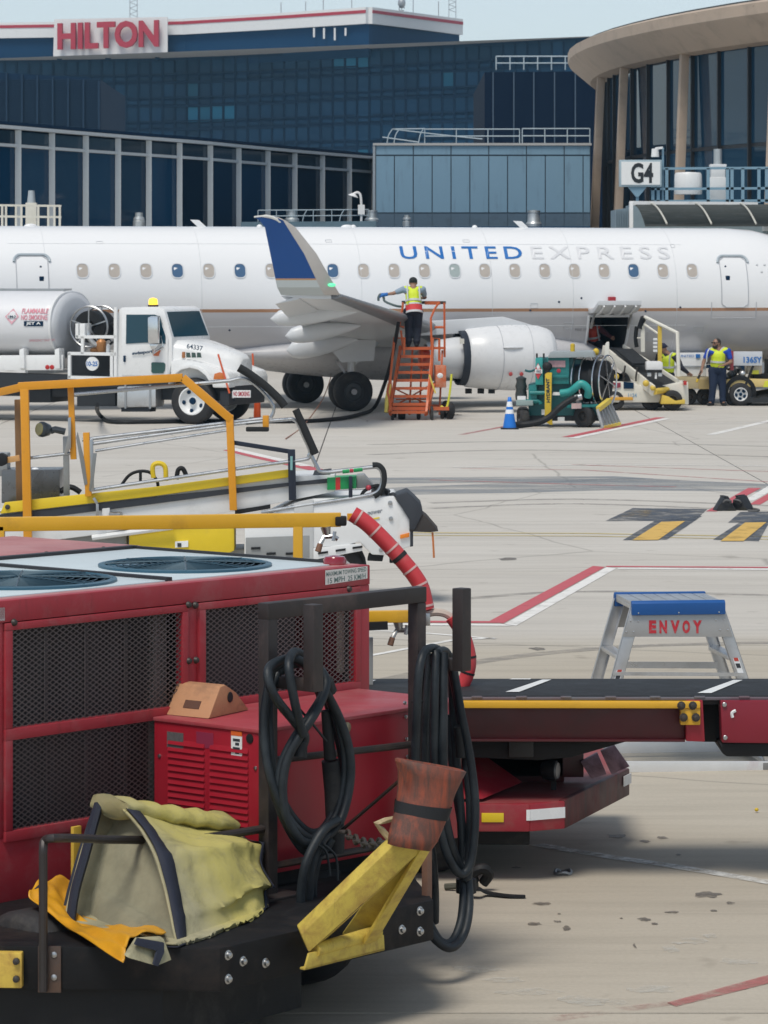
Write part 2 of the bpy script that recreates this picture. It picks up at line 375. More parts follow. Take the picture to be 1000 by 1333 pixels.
# ---------------------------------------------------------------- buildings behind the stand
def lerp(tab, x):
    for (a, va), (b, vb) in zip(tab, tab[1:]):
        if x <= b: return va + (vb - va) * (x - a) / (b - a)
    return tab[-1][1]
NAVY = glass('navy_curtain_glass', (.007, .044, .098), .2, .12, .22)
NAVY2 = glass('navy_lit_blind_glass', (.014, .13, .23), .2, .15, .3)  # light of the lit panes painted into the glass colour; blinds share it
NAVYMET = pm('navy_cladding', (.007, .045, .112), .6, .0, var=.15, spec=.12)
NAVYDK = pm('navy_frame', (.004, .026, .064), .6, var=.2, spec=.12)
HWHITE = pm('parapet_white', (.74, .75, .75), .6, var=.05, dirt=(.5, .48, .45), amt=.12)
SIGNRED = pm('sign_red', (.42, .035, .06), .5, var=.08)
KY = 1.9
HT = [(-80, 222 * KY), (71, 221 * KY), (240, 218.8 * KY), (360, 214.5 * KY), (480, 209.7 * KY), (620, 205 * KY), (790, 198.5 * KY)]
hotel = thing('hotel_building', 'long dark blue glass hotel with red letters on a white sign and red-striped parapet', 'building', (0, 222 * KY, 0))
ho = hotel.location.copy()
def HW(px, py, dy=0):
    Y = lerp(HT, px); p = W(px, py, Y); return V((p.x, Y + dy, p.z)) - ho
def hz(px, z, dy=0):
    Y = lerp(HT, px); return V(((px - CX) * Y / F, Y + dy, z)) - ho
ZR = H + 289 * HT[4][1] / F; FL = 32 * HT[4][1] / F
cw = MB(); bm_ = MB()
cols = [-74 + 15.85 * i for i in range(54)]
for a, b in zip(cols, cols[1:]):
    cw.add([hz(a, 0, .9), hz(b, 0, .9), hz(b, ZR, .9), hz(a, ZR, .9), hz(a, 0, 20), hz(b, 0, 20), hz(b, ZR, 20), hz(a, ZR, 20)], [(0, 1, 2, 3), (3, 2, 6, 7), (4, 5, 6, 7)])
wall = cw.build('curtain_wall', NAVYMET, hotel, smooth=0)
for a in cols: bm_.bar(hz(a, 0, .5), hz(a, ZR, .5), .24, .2, (0, 1, 0))
for k in range(0, 7):
    for a, b in zip(cols[::6], cols[6::6] + [cols[-1]]):
        z = ZR - k * FL; bm_.bar(hz(a, z - .15, .55), hz(b, z - .15, .55), .2, .3)
        if k: bm_.bar(hz(a, z + FL * .31, .55), hz(b, z + FL * .31, .55), .16, .18)
o = bm_.build('mullion_grid', NAVYDK, wall, smooth=0); o['kind'] = 'stuff'
lit = {(20, 2): 1, (21, 2): 1, (22, 2): 1, (23, 2): 1, (32, 0): 1, (33, 0): 1, (34, 0): 1}
hr = random.Random(5)
for i, (a, b) in enumerate(zip(cols, cols[1:])):
    m = (a + b) / 2
    if m > 745: continue
    for k in range(5):
        z1 = ZR - k * FL - .3; z0 = z1 - FL * .63
        if H + (z0 - H) and CY - (z1 - H) * F / lerp(HT, m) > 212: continue
        q = hr.uniform(-.01, .01)
        pts = [hz(a + 1.6, z0, .55 + q), hz(b - 1.6, z0, .55 - q), hz(b - 1.6, z1, .55 - q), hz(a + 1.6, z1, .55 + q)]
        mb = MB(); mb.prism(pts, (0, .2, 0)); mb.build('window_pane', NAVY2 if (i, k) in lit or hr.random() < .05 else NAVY, wall, smooth=0)
        z3 = z0 - .25; z2 = z1 - FL + .42
        mb = MB(); mb.prism([hz(a + 1.6, z2, .6), hz(b - 1.6, z2, .6), hz(b - 1.6, z3, .6), hz(a + 1.6, z3, .6)], (0, .2, 0)); mb.build('spandrel_panel', NAVY, wall, smooth=0)
# penthouse storey with parapet: left wing runs to the corner at px 480, then turns away
pc = hz(480, 0, -.2); PT = [hz(-80, 0, 3), hz(70, 0, 2.0), hz(240, 0, .9), hz(360, 0, .3), pc]
pr_ = V(((598 - CX) * 219.6 * KY / F, 219.6 * KY, 0)) - ho; PT.append(pr_)
def zat(py, p): return H + (CY - py) * (p.y + ho.y) / F
tops = [24, 26, 20, 15, 9.5, 25]; bots = [47, 47.5, 41, 36.5, 31, 44]
ph = MB(); pa = MB(); st = MB()
for i in range(len(PT) - 1):
    a, b = PT[i], PT[i + 1]; n = V(((b - a).y, -(b - a).x, 0)).normalized() * (.5)
    zt = zat(9.5, pc); zb = zat(31, pc)
    pa.prism([a + n + V((0, 0, zb)), b + n + V((0, 0, zb)), b + n + V((0, 0, zt)), a + n + V((0, 0, zt))], -n * 2.2)
    zs = zb + (zt - zb) * .64
    st.prism([a + n * 1.12 + V((0, 0, zs)), b + n * 1.12 + V((0, 0, zs)), b + n * 1.12 + V((0, 0, zs + .36)), a + n * 1.12 + V((0, 0, zs + .36))], -n * .2)
    ph.prism([a + V((0, 0, ZR - 1)), b + V((0, 0, ZR - 1)), b + V((0, 0, zb + .05)), a + V((0, 0, zb + .05))], V((0, 6, 0)))
ph.build('penthouse_wall', NAVYMET, hotel, smooth=0); pa.build('parapet', HWHITE, hotel, smooth=0); st.build('red_stripe', SIGNRED, hotel, smooth=0)
ra = MB()
for px in (-60, 30, 120, 240, 330): pass
rf = MB(); rf.add([hz(-80, ZR, -.2), hz(790, ZR, -.2), hz(790, ZR, 40), hz(-80, ZR, 40)], [(0, 1, 2, 3)]); rf.build('roof', pm('roof_grey', (.35, .36, .37), .8), hotel, smooth=0)
# the sign board
sb = MB(); p = [HW(70.5, 77, -1.2), HW(219, 73, -1.2), HW(219, 23, -1.2), HW(72, 26, -1.2)]
sb.prism(p, (0, .8, 0)); sgn = sb.build('sign_board', HWHITE, hotel, smooth=0)
text('HILTON', HW(78, 66.5, -1.75), HW(209, 62.5, -1.75), HW(78, 31.5, -1.75), SIGNRED, sgn, 'sign_letters', bold=.035, depth=.45)
for px in (79, 142, 206):
    p0 = HW(px, 77, -1.5); MB().ell(p0, (.35, .35, .25)).build('floodlight', NAVYDK, hotel)
for px, h in ((409, 12), (422, 14), (436, 16), (450, 10)):
    a = HW(px, 37, -.7); MB().bar(a, a + V((0, 0, -h * .09)), .22).build('hanging_bracket', HWHITE, hotel)
# antennas on the hotel roof
for k, (px, top, lat) in enumerate(((174, -12, 1), (366, 3, 0), (398, 2, 0), (421, -6, 0), (458, -4, 0), (571, 2, 0), (589, -14, 1), (523, -6, 2), (538, -10, 0))):
    Yh = lerp(HT, min(px, 480)) + (0 if px < 480 else 22 * KY); b0 = W(px, 16 if px > 500 else 22, Yh + 1.5); tp = W(px, top, Yh + 1.5); mb = MB()
    if lat == 1:
        w = .45
        for sx in (-w, w):
            mb.bar(b0 + V((sx, 0, -2)), tp + V((sx, 0, 0)), .09)
        nz = 9
        for q in range(nz):
            f0 = q / nz; f1 = (q + 1) / nz; z0 = b0.z + (tp.z - b0.z) * f0; z1 = b0.z + (tp.z - b0.z) * f1
            s_ = w if q % 2 else -w; mb.bar((b0.x - s_, b0.y, z0), (b0.x + s_, b0.y, z1), .07)
    else: mb.bar(b0 + V((0, 0, -2)), tp, .11)
    if lat == 2: mb.ell(W(523, 4, Yh), (.5, .5, .7)); mb.tube([W(523, 11, Yh) + V((.35 * math.cos(q * .7), 0, .35 * math.sin(q * .7))) for q in range(9)], .06)
    o = mb.build('antenna', pm('galvanised_grey', (.42, .44, .46), .5, .5)); o.location = (0, 0, 0)
    tag(o, ['tall lattice mast rising behind the hotel sign letters', 'first thin whip antenna on the hotel parapet from the sign', 'second thin whip antenna on the hotel parapet from the sign', 'third whip antenna on the hotel parapet from the sign', 'whip antenna on the hotel parapet just before its corner', 'thin whip antenna beside the lattice mast past the hotel corner', 'lattice mast at the far end of the hotel penthouse', 'white dome antenna standing just past the hotel parapet corner', 'thin mast right beside the white dome antenna on the hotel'][k], 'antenna', 'antennas on the hotel roof')

# dark louvred block in front of the hotel
YB = 260
lv = thing('louvred_building', 'dark flat-roofed block with fine horizontal louvres under the hotel sign', 'building', W(60, 352, YB)); lo_ = V((lv.location.x, lv.location.y, 0)); lv.location = lo_
LD = pm('louvre_dark', (.006, .024, .058), .7, var=.2, spec=.1); LR = pm('louvre_rib', (.018, .040, .075), .6, spec=.1)
def BW(px, py, dy=0): p_ = W(px, py, YB); return V((p_.x, p_.y + dy, p_.z)) - lo_
MB().prism([BW(-60, 355), BW(131, 355), BW(131, 104), BW(112, 101), BW(-60, 91)], (0, 25, 0)).build('wall', LD, lv, smooth=0)
for px in range(-36, 130, 20):
    MB().bar(BW(px + 5, 300, -.1), BW(px + 5, 94 + max(0, px + 5) * .09, -.1), .14, .3, (0, 1, 0)).build('rib', LR, lv, smooth=0)
sl = MB()
for k in range(60):
    y = 104 + k * 2.1; sl.bar(BW(-60, y, -.03), BW(130, y, -.03), .07, .05)
o = sl.build('louvre_slat', LR, lv, smooth=0); o['kind'] = 'stuff'

# near-black block with railing at the right
YB2 = 240
nb = thing('dark_block_building', 'near-black flat block with faint panel joints beside the round concrete building', 'building', (W(700, 352, YB2).x, YB2, 0)); no_ = nb.location.copy()
def B2(px, py, dy=0): p_ = W(px, py, YB2); return V((p_.x, p_.y + dy, p_.z)) - no_
MB().prism([B2(631, 355), B2(840, 355), B2(840, 92), B2(631, 94)], (0, 30, 0)).build('wall', pm('near_black_cladding', (.001, .007, .024), .6, var=.2, spec=.06), nb, smooth=0)
for px in (642, 669, 695, 722, 749): MB().bar(B2(px, 300, -.03), B2(px, 94, -.03), .08, .08).build('joint_strip', pm('joint_blue', (.05, .085, .13), .5), nb, smooth=0)
RAILM = pm('pale_rail_paint', (.42, .50, .55), .5, .2)
def rail_run(pts, h, name, label, mat, cat='railing', posts=None, rows=2, r=.03):
    pts = [V(p) for p in pts]; o0 = V((pts[0].x, pts[0].y, pts[0].z)); t = thing(name, label, cat, o0)
    for k in range(rows):
        MB().tube([p - o0 + V((0, 0, h * (k + 1) / rows)) for p in pts], r, 6).build('rail', mat, t)
    for a, b in zip(pts, pts[1:]):
        n = posts or max(1, int((b - a).length / 2.0))
        for q in range(n + 1):
            p = a + (b - a) * q / n - o0; MB().tube([p, p + V((0, 0, h))], r, 6).build('post', mat, t)
    return t
rail_run([W(646, 91, YB2 + 1), W(790, 91, YB2 + 1)], .95, 'roof_railing', 'thin pale railing on the near-black block', RAILM, r=.05, posts=8)

# ---------------------------------------------------------------- terminal with white mullions
TT = [(-40, 108.5), (0, 110), (260, 123.7), (486, 140.7), (520, 143)]
term = thing('terminal_building', 'glazed terminal wall with tall white mullions behind the tail of the jet', 'building', (0, 120, 0)); to = term.location.copy()
def tz(px, z, dy=0): Y = lerp(TT, px); return V(((px - CX) * Y / F, Y + dy, z)) - to
MUL = [-20, 24, 68, 112, 154, 194, 234, 274, 311, 349, 384, 420, 455, 487]
ZT = 8.0; TGL = glass('terminal_glass', (.004, .034, .080), .07, .22, .5); TGL2 = glass('terminal_glass_head', (.016, .045, .075), .10, .5, .3)
WMUL = pm('white_mullion', (.60, .64, .66), .45, var=.06)
MB().add([tz(-40, 0, .5), tz(487, 0, .5), tz(487, ZT, .5), tz(-40, ZT, .5), tz(487, ZT, 20), tz(-40, ZT, 20)], [(0, 1, 2, 3), (3, 2, 4, 5)]).build('wall', NAVYDK, term, smooth=0)
for a, b in zip(MUL, MUL[1:]):
    for z0, z1, m in ((.9, 3.9, TGL), (3.98, 7.38, TGL), (7.5, 7.9, TGL2)):
        MB().prism([tz(a, z0, .2), tz(b, z0, .2), tz(b, z1, .2), tz(a, z1, .2)], (0, .1, 0)).build('window_pane', m, term, smooth=0)
    MB().bar(tz(a, 7.44, .05), tz(b, 7.44, .05), .10, .10).build('transom', WMUL, term, smooth=0)
    MB().bar(tz(a, ZT + .02, .0), tz(b, ZT + .02, .0), .3, .11).build('roof_edge', WMUL, term, smooth=0)
    MB().bar(tz(a, .45, .1), tz(b, .45, .1), .3, .9).build('plinth', pm('plinth_grey', (.3, .3, .29), .8), term, smooth=0)
    MB().bar(tz(a, ZT + .14, .3), tz(b, ZT + .14, .3), .5, .1).build('roof_edge', NAVYDK, term, smooth=0)
for a in MUL:
    m_ = MB(); m_.box(-.10, .10, -.03, .03, 0, ZT - .05); m_.box(-.02, .02, .03, .14, 0, ZT - .05)
    for v_ in m_.v: v_ += tz(a, 0, -.05)
    m_.build('mullion', WMUL, term, smooth=0)
# ceiling light lines inside, seen through the glass as faint strips: built as thin rails behind the pane head
# ---------------------------------------------------------------- blue-grey metal annex
YA = 127
an = thing('metal_annex', 'pale blue-grey metal-panelled annex between the glazed terminal and round building', 'building', (W(625, 352, YA).x, YA, 0)); ao = an.location.copy()
def A(px, py, dy=0): p_ = W(px, py, YA); return V((p_.x, p_.y + dy, p_.z)) - ao
BLUEP = pm('blue_grey_panel', (.20, .33, .43), .5, .15, var=.07, scale=1.2, dirt=(.09, .13, .17), amt=.12, dscale=1.2, streak=(3, 3, .4))
JNT = pm('annex_joint', (.05, .075, .10), .6); BAND = pm('annex_base_band', (.085, .135, .185), .55, var=.1, dirt=(.05, .07, .09), amt=.2)
MB().prism([A(486.5, 480), A(769, 480), A(769, 188.2), A(486.5, 188.2)], (0, 14, 0)).build('wall', JNT, an, smooth=0)
MB().prism([A(486, 189.5, -.12), A(770, 189.5, -.12), A(770, 186.3, -.12), A(486, 186.3, -.12)], (0, 15, 0)).build('coping', pm('coping_grey', (.42, .42, .41), .6), an, smooth=0)
MB().prism([A(485.5, 297, -.1), A(488.7, 297, -.1), A(488.7, 186.6, -.1), A(485.5, 186.6, -.1)], (0, .3, 0)).build('corner_post', pm('corner_grey', (.3, .34, .37), .5), an, smooth=0)
J = [489 + 24.55 * i for i in range(12)] + [768.5]
for i, (a, b) in enumerate(zip(J, J[1:])):
    MB().prism([A(a + .7, 276.5, -.05), A(b - .7, 276.5, -.05), A(b - .7, 203.2, -.05), A(a + .7, 203.2, -.05)], (0, .1, 0)).build('panel', BLUEP, an, smooth=0)
    MB().prism([A(a + .3, 330, -.04), A(b - .3, 330, -.04), A(b - .3, 278, -.04), A(a + .3, 278, -.04)], (0, .1, 0)).build('base_panel', BAND, an, smooth=0)
    if i % 2 == 0: MB().prism([A(a + .7, 201.3, -.05), A(J[min(i + 2, 12)] - .7, 201.3, -.05), A(J[min(i + 2, 12)] - .7, 190, -.05), A(a + .7, 190, -.05)], (0, .1, 0)).build('panel', BLUEP, an, smooth=0)
rail_run([W(553, 186.3, YA + .5), W(676, 186.3, YA + .5)], .52, 'roof_railing', 'pale pipe railing along the middle of the metal annex roof', RAILM, group='roof railings' if 0 else None) if 0 else None
rail_run([W(553, 186.3, YA + .5), W(676.5, 186.3, YA + .5)], .52, 'roof_railing', 'long pale pipe railing on the middle of the metal annex roof', RAILM, posts=3, r=.022)
rail_run([W(680, 186.3, YA + .5), W(768, 186.3, YA + .5)], .54, 'roof_railing', 'pale pipe railing on the metal annex roof next to the round building', RAILM, posts=3, r=.022)
t = thing('roof_ladder_rail', 'curved pale handrails of a roof hatch at the left end of the annex roof', 'railing', W(510, 186.3, YA + .4)); o0 = t.location
for k, (a, b, c, d) in enumerate(((504, 186, 511, 168), (513, 186, 520, 168), (545, 186, 551, 168))):
    MB().tube([W(a, b, YA + .4) - o0, W(a + 2, b - 10, YA + .4) - o0, W(c, d, YA + .4) - o0], .022, 6, 4).build('hoop', RAILM, t)
MB().tube([W(511, 168, YA + .4) - o0, W(570, 175, YA + .4) - o0, W(628, 181, YA + .4) - o0], .022, 6).build('rail', RAILM, t)
MB().tube([W(498, 178.5, YA + .4) - o0, W(545, 185, YA + .4) - o0], .022, 6).build('rail', RAILM, t); MB().tube([W(511, 168, YA + .4) - o0, W(553, 167.5, YA + .4) - o0], .022, 6).build('rail', RAILM, t)

# low service roof in front of terminal and annex
YL = 122.5
lr = thing('low_service_building', 'low dark service building running along the foot of the terminal and annex', 'building', (W(520, 352, YL).x, YL, 0)); llo = lr.location.copy()
def LW(px, py, dy=0): p_ = W(px, py, YL); return V((p_.x, p_.y + dy, p_.z)) - llo
MB().prism([LW(318, 477.3), LW(765, 477.3), LW(765, 300), LW(318, 300)], (0, 3.8, 0)).build('wall', BAND, lr, smooth=0)
MB().prism([LW(314, 296, -.3), LW(490, 296, -.3), LW(490, 288, -.3), LW(314, 289, -.3)], (0, 4.3, 0)).build('roof_edge', pm('roof_edge_blue', (.10, .17, .22), .5, dirt=(.05, .08, .1), amt=.2), lr, smooth=0)
MB().prism([LW(490, 299, -.3), LW(768, 299, -.3), LW(768, 295, -.3), LW(490, 295, -.3)], (0, 4.1, 0)).build('roof_edge', NAVYMET, lr, smooth=0)
t = rail_run([W(336, 289, YL + .6), W(480, 288, YL + .6)], .42, 'roof_railing', 'thin grey railing with raking stays behind the winglet tip', RAILM, posts=6, r=.018)
for px in (394, 442): MB().tube([W(px, 288, YL + .5) - t.location, W(px + 2, 280, YL + .5) - t.location, W(px + 6, 273, YL + .5) - t.location], .02, 6, 3).build('stay', RAILM, t)
GALV = pm('vent_galvanised', (.50, .53, .54), .38, .6, var=.12)
VENTS = [(380, 289, 9.5, 15.5, 0, 'squat flared roof vent just right of the winglet tip'), (484, 289, 9.5, 15, 0, 'squat flared roof vent beside the gooseneck lamp'), (695, 296, 10.5, 22, 0, 'squat flared roof vent in front of the metal annex base'), (530, 299, 6, 19, 1, 'slim capped vent pipe in front of the annex, left of its flared vent')]
for px, py, w, h, k, lab in VENTS:
    Yv = YL + .8; s = Yv / F; o = W(px, py, Yv); mb = MB(); w *= s; h *= s
    if k == 0: mb.lathe([(w * 1.0, 0), (w * 1.0, h * .22), (w * .78, h * .36), (w * .74, h * .85), (w * .80, h * .87), (w * .80, h), (.01, h * 1.03)], (0, 0, 0), (0, 0, 1))
    else: mb.lathe([(w, 0), (w, h * .55), (w * .8, h * .58), (w * .8, h * .68), (w * .95, h * .7), (w * .9, h * .8), (w * .6, h * .84), (w * .6, h), (.01, h)], (0, 0, 0), (0, 0, 1))
    ob = mb.build('roof_vent', GALV); ob.location = o; tag(ob, lab, 'vent', 'vents along the low roofs')
o = W(466, 290, YL + .3); t = thing('roof_lamp', 'white gooseneck lamp on a pole above the low roof', 'lamp', o)
WL = pm('lamp_white', (.75, .76, .76), .4)
MB().tube([W(470.5, 290, YL + .3) - o, W(470.5, 268, YL + .3) - o, W(469.5, 255, YL + .3) - o, W(466, 250.5, YL + .3) - o, W(461, 252, YL + .3) - o], .045, 8, 4).build('pole', WL, t)
MB().lathe([(.02, 0), (.09, .05), (.20, .13), (.17, .14)], W(461, 251, YL + .3) - o, (-.3, 0, -1)).build('shade', WL, t)
MB().box(-.12, .12, -.08, .08, -.2, .15).build('junction_box', WL, t).location = W(470.5, 272, YL + .3) - o

# ---------------------------------------------------------------- round concrete building with G4
RC = 59.0; Y0 = 135.0; cxr = (742 - CX) * Y0 / F + RC
rot = thing('round_concourse', 'round concourse building with tan concrete roof rim, columns and tall dark glazing', 'building', (cxr, Y0, 0))
TAN = pm('tan_concrete', (.47, .375, .295), .85, var=.10, scale=.8, dirt=(.26, .21, .17), amt=.2, dscale=.9, bump=.2, bscale=8)
TANS = TAN
def rp(r, th, z): return V((-r * math.cos(th), -r * math.sin(th), z))
def th_for(px, r):
    lo, hi = 0.0, .9
    for _ in range(40):
        m = (lo + hi) / 2; p = rp(r, m, 0); x = CX + (p.x + cxr) * F / (p.y + Y0)
        if x < px: lo = m
        else: hi = m
    return lo
prof = [(RC - 2.2, 10.85), (RC - .9, 10.95), (RC - .1, 11.62), (RC, 11.75), (RC, 12.12), (RC - .25, 12.22), (RC - 6, 12.25)]
ths = [R(-60 + 3 * i) for i in range(52)]
mb = MB(); n = len(prof)
for i, a in enumerate(ths[:-1]):
    b = ths[i + 1]
    mb.add([rp(r, a, z) for r, z in prof] + [rp(r, b, z) for r, z in prof], [(k, k + 1, n + k + 1, n + k) for k in range(n - 1)])
rr_ = mb.build('roof_rim', TAN, rot, smooth=18)
mb = MB()
for a, b in zip(ths, ths[1:]): mb.prism([rp(RC - .35, a, 12.2), rp(RC - .35, b, 12.2), rp(RC - .55, b, 12.2), rp(RC - .55, a, 12.2)], (0, 0, .09))
mb.build('roof_flashing', pm('flashing_dark', (.05, .06, .065), .6), rot, smooth=0)
for px in (774, 807, 855, 906, 946, 980):
    p = rp(RC - .12, th_for(px, RC), 12.05); MB().ell(p, (.12, .12, .10)).build('drain_spout', TAN, rot)
GR = RC - 1.5; RGL = glass('concourse_glass', (.012, .045, .085), .05, .22, .4)
RGF = pm('bronze_frame', (.02, .02, .022), .5)
mb = MB()
for a, b in zip(ths, ths[1:]): mb.poly([rp(GR - .2, a, 0), rp(GR - .2, b, 0), rp(GR - .2, b, 10.95), rp(GR - .2, a, 10.95)])
mb.build('inner_wall', NAVYDK, rot, smooth=0)
cth = [th_for(px, RC - .8) for px in (771, 800.5, 879, 998)]; cth = [cth[0] - .15, *cth, cth[3] + .165, cth[3] + .33]
for a in cth:
    mb = MB()
    for (r0, r1, w0, z0), (r2, r3, w2, z2) in ((((RC - .55), RC - .85, .15, 0), (RC - 1.0, RC - 1.3, .115, 11.0)),):
        q = lambda r, w, z, s: rp(r, a + s * w / r, z)
        mb.rings([[q(r0, w0, z0, -1), q(r0, w0, z0, 1), q(r1, w0, z0, 1), q(r1, w0, z0, -1)], [q(r2, w2, z2, -1), q(r2, w2, z2, 1), q(r3, w2, z2, 1), q(r3, w2, z2, -1)]])
    mb.build('column', TAN, rot, bevel=.02)
for a, b in zip(cth, cth[1:]):
    for k in range(3):
        t0 = a + (b - a) * k / 3; t1 = a + (b - a) * (k + 1) / 3
        for z0, z1 in ((1.0, 4.9), (5.0, 7.55), (7.68, 10.9)):
            g = .05 / GR; MB().prism([rp(GR, t0 + g, z0), rp(GR, t1 - g, z0), rp(GR, t1 - g, z1), rp(GR, t0 + g, z1)], rp(.05, (t0 + t1) / 2, 0) * -1).build('window_pane', RGL, rot, smooth=0)
        MB().bar(rp(GR + .04, t0, 0), rp(GR + .04, t0, 10.95), .09, .16, rp(1, t0, 0)).build('mullion', RGF, rot, smooth=0)
    for z in (1.0, 4.95, 7.61):
        MB().bar(rp(GR + .05, a, z), rp(GR + .05, b, z), .1, .12).build('transom', RGF, rot, smooth=0)

# ---------------------------------------------------------------- boarding bridges and gate sign
YJ = 97.0
jb = thing('boarding_bridge', 'boarding bridge with dark ribbed canopy and railed roof under the G4 sign', 'boarding bridge', (W(915, 352, YJ).x, YJ, 0)); jo = jb.location.copy()
def JW(px, py, dy=0): s_ = YJ + dy; p_ = W(px, py, s_); return p_ - jo
CANV = pm('ribbed_canopy', (.075, .085, .082), .6, var=.25, scale=1.5, dirt=(.2, .2, .19), amt=.2, streak=(.4, 4, 4), dscale=3)
def crosssec(px0, px1, k): return
mb = MB(); ncr = 34
for i in range(ncr):                                   # bellows folds: the hood falls in a curve towards the aircraft
    f0 = i / ncr; f1 = (i + 1) / ncr
    def pt(x, f, bump):
        a = f * 1.25; y = 268 + 46 * (1 - math.cos(a)) * .85; return JW(x, y, 1.4 - 3.0 * math.sin(a)) + V((0, -bump, bump))
    for x0, x1 in ((826, 872), (872, 918), (918, 964), (964, 1060)):
        fm = (f0 + f1) / 2
        xa, xb = x0 + 20 * f0, x1 + 20 * f0
        mb.add([pt(x0 + 14 * f0, f0, 0), pt(x1 + 14 * f0, f0, 0), pt(x1 + 14 * fm, fm, .045), pt(x0 + 14 * fm, fm, .045), pt(x1 + 14 * f1, f1, 0), pt(x0 + 14 * f1, f1, 0)], [(0, 1, 2, 3), (3, 2, 4, 5)])
mb.build('canopy', CANV, jb, smooth=0)
for x in (846, 904, 962, 1020):
    MB().tube([pt(x + 22 * f / 10, f / 10, .07) for f in range(11)], .028, 6).build('canopy_rib', pm('rib_cream', (.55, .54, .48), .5), jb)
MB().bar(JW(821, 264.5, 1.2), JW(986, 266, 1.2), .3, .12).build('canopy_frame', WHITE, jb); MB().bar(JW(821.5, 263, 1.1), JW(821.5, 312, .9), .1, .3).build('canopy_frame', WHITE, jb)
MB().prism([JW(823, 330, 2.0), JW(1080, 330, 2.0), JW(1080, 268, 2.0), JW(823, 266, 2.0)], (0, 2.6, 0)).build('cab', pm('bridge_blue_grey', (.22, .29, .33), .5), jb, smooth=0)
MB().prism([JW(801, 330, 2.4), JW(822, 330, 2.4), JW(822, 270, 2.4), JW(801, 273, 2.4)], (0, 2, 0)).build('cab_side', pm('corrugated_blue', (.20, .27, .32), .5), jb, smooth=0)
for x in range(802, 822, 3): MB().bar(JW(x, 330, 2.36), JW(x, 273, 2.36), .025, .05).build('corrugation', pm('corrugated_blue', (.2, .27, .32)), jb, smooth=0)
MB().box(2.2, 3.0, 4.0, 4.8, 0, 2.6).build('leg', WHITE, jb); MB().box(-1.5, -.7, 4.0, 4.8, 0, 2.6).build('leg', WHITE, jb)
MB().prism([JW(1000, 300, .5), JW(1060, 300, .5), JW(1060, 262, .5), JW(1000, 275, .5)], (0, 1.5, 0)).build('white_hood', WHITE, jb, smooth=0)
BLRAIL = pm('blue_rail_paint', (.20, .33, .42), .5)
for py in (219.5, 246, 262): MB().bar(JW(848, py, 3), JW(1010, py - 1, 3), .05, .07).build('rail', BLRAIL, jb, smooth=0)
for x in (850, 857, 868, 922, 947, 953, 967, 988, 998): MB().bar(JW(x, 264, 3), JW(x, 219, 3), .09, .05).build('post', BLRAIL, jb, smooth=0)
o = JW(835, 252, 2.8) + jo
sg = thing('gate_sign', 'white G4 gate sign board on a funnel-shaped bracket', 'sign', o)
def SG(px, py, dy=0): return W(px, py, YJ + 2.8 + dy) - o
MB().prism([SG(806.5, 243), SG(861.5, 243), SG(861.5, 208), SG(806.5, 208)], (0, .3, 0)).build('frame', pm('sign_frame_blue', (.35, .45, .5), .5), sg, bevel=.01)
MB().prism([SG(809, 240.5, -.02), SG(859.5, 240.5, -.02), SG(859.5, 210.5, -.02), SG(809, 210.5, -.02)], (0, .05, 0)).build('panel', pm('sign_white', (.80, .81, .80), .4, var=.03), sg, smooth=0)
text('G4', SG(821.5, 238.5, -.03), SG(850.5, 238.5, -.03), SG(821.5, 212, -.03), pm('sign_black', (.015, .02, .025), .5), sg, bold=.03)
MB().prism([SG(818, 243.5, .05), SG(842, 243.5, .05), SG(831.5, 256, .05), SG(828, 256, .05)], (0, .2, 0)).build('bracket', BLRAIL, sg, smooth=0); MB().bar(SG(829.8, 255, .15), SG(829.8, 266, .15), .08).build('stem', BLRAIL, sg)
MB().bar(SG(863, 262, .3), SG(863, 192, .3), .06).build('mast', BLRAIL, sg)
cm = thing('security_camera', 'white camera housing on the mast above the G4 sign', 'camera', SG(853, 198, .2) + o)
MB().cyl((0, 0, -.14), (0, 0, .1), .12, .10, 12).build('housing', WL, cm); MB().bar((.0, 0, .1), (.22, 0, .13), .1, .07).build('arm', WL, cm)
ob = MB().lathe([(.01, 0), (.40, 0), (.41, .1), (.40, .58), (.36, .64), (.01, .66)], (0, 0, 0), (0, 0, 1), 28).build('air_unit', WHITE); ob.location = JW(896, 253, 4) + jo; tag(ob, 'white drum-shaped air unit on the boarding bridge roof behind the railing', 'air unit')
o = JW(934.5, 263, 3.6) + jo; vs = thing('vent_stack', 'white stepped vent stack with grey cap pipe on the boarding bridge roof', 'vent', o)
s_ = (YJ + 3.6) / F
MB().box(-11 * s_, 11 * s_, -.2, .2, 0, 32 * s_).build('lower_duct', WHITE, vs, bevel=.01); MB().box(-9.5 * s_, 9 * s_, -.18, .18, 32 * s_, 44 * s_).build('upper_duct', WHITE, vs, bevel=.01); MB().box(-10.5 * s_, 10.5 * s_, -.2, .2, 44 * s_, 49 * s_).build('collar', WHITE, vs, bevel=.01)
MB().cyl((0, 0, 49 * s_), (0, 0, 69 * s_), 5.5 * s_, 5.5 * s_, 14).build('cap_pipe', GALV, vs)
YK = 99
b2 = thing('boarding_bridge', 'cream-railed boarding bridge roof showing above the rear of the jet', 'boarding bridge', (W(20, 352, YK).x, YK, 0)); bo = b2.location.copy()
def KW(px, py, dy=0): return W(px, py, YK + dy) - bo
MB().prism([KW(-70, 372), KW(78, 372), KW(78, 296), KW(-70, 296)], (0, 2.6, 0)).build('tunnel', WHITE, b2, smooth=0)
MB().box(-.6, .2, .8, 1.6, 0, 2.9).build('leg', WHITE, b2)
CRM = pm('cream_rail', (.66, .64, .56), .5)
for py in (266.5, 281): MB().bar(KW(-60, py, .3), KW(80, py + 1.6, .3), .05, .06).build('rail', CRM, b2, smooth=0)
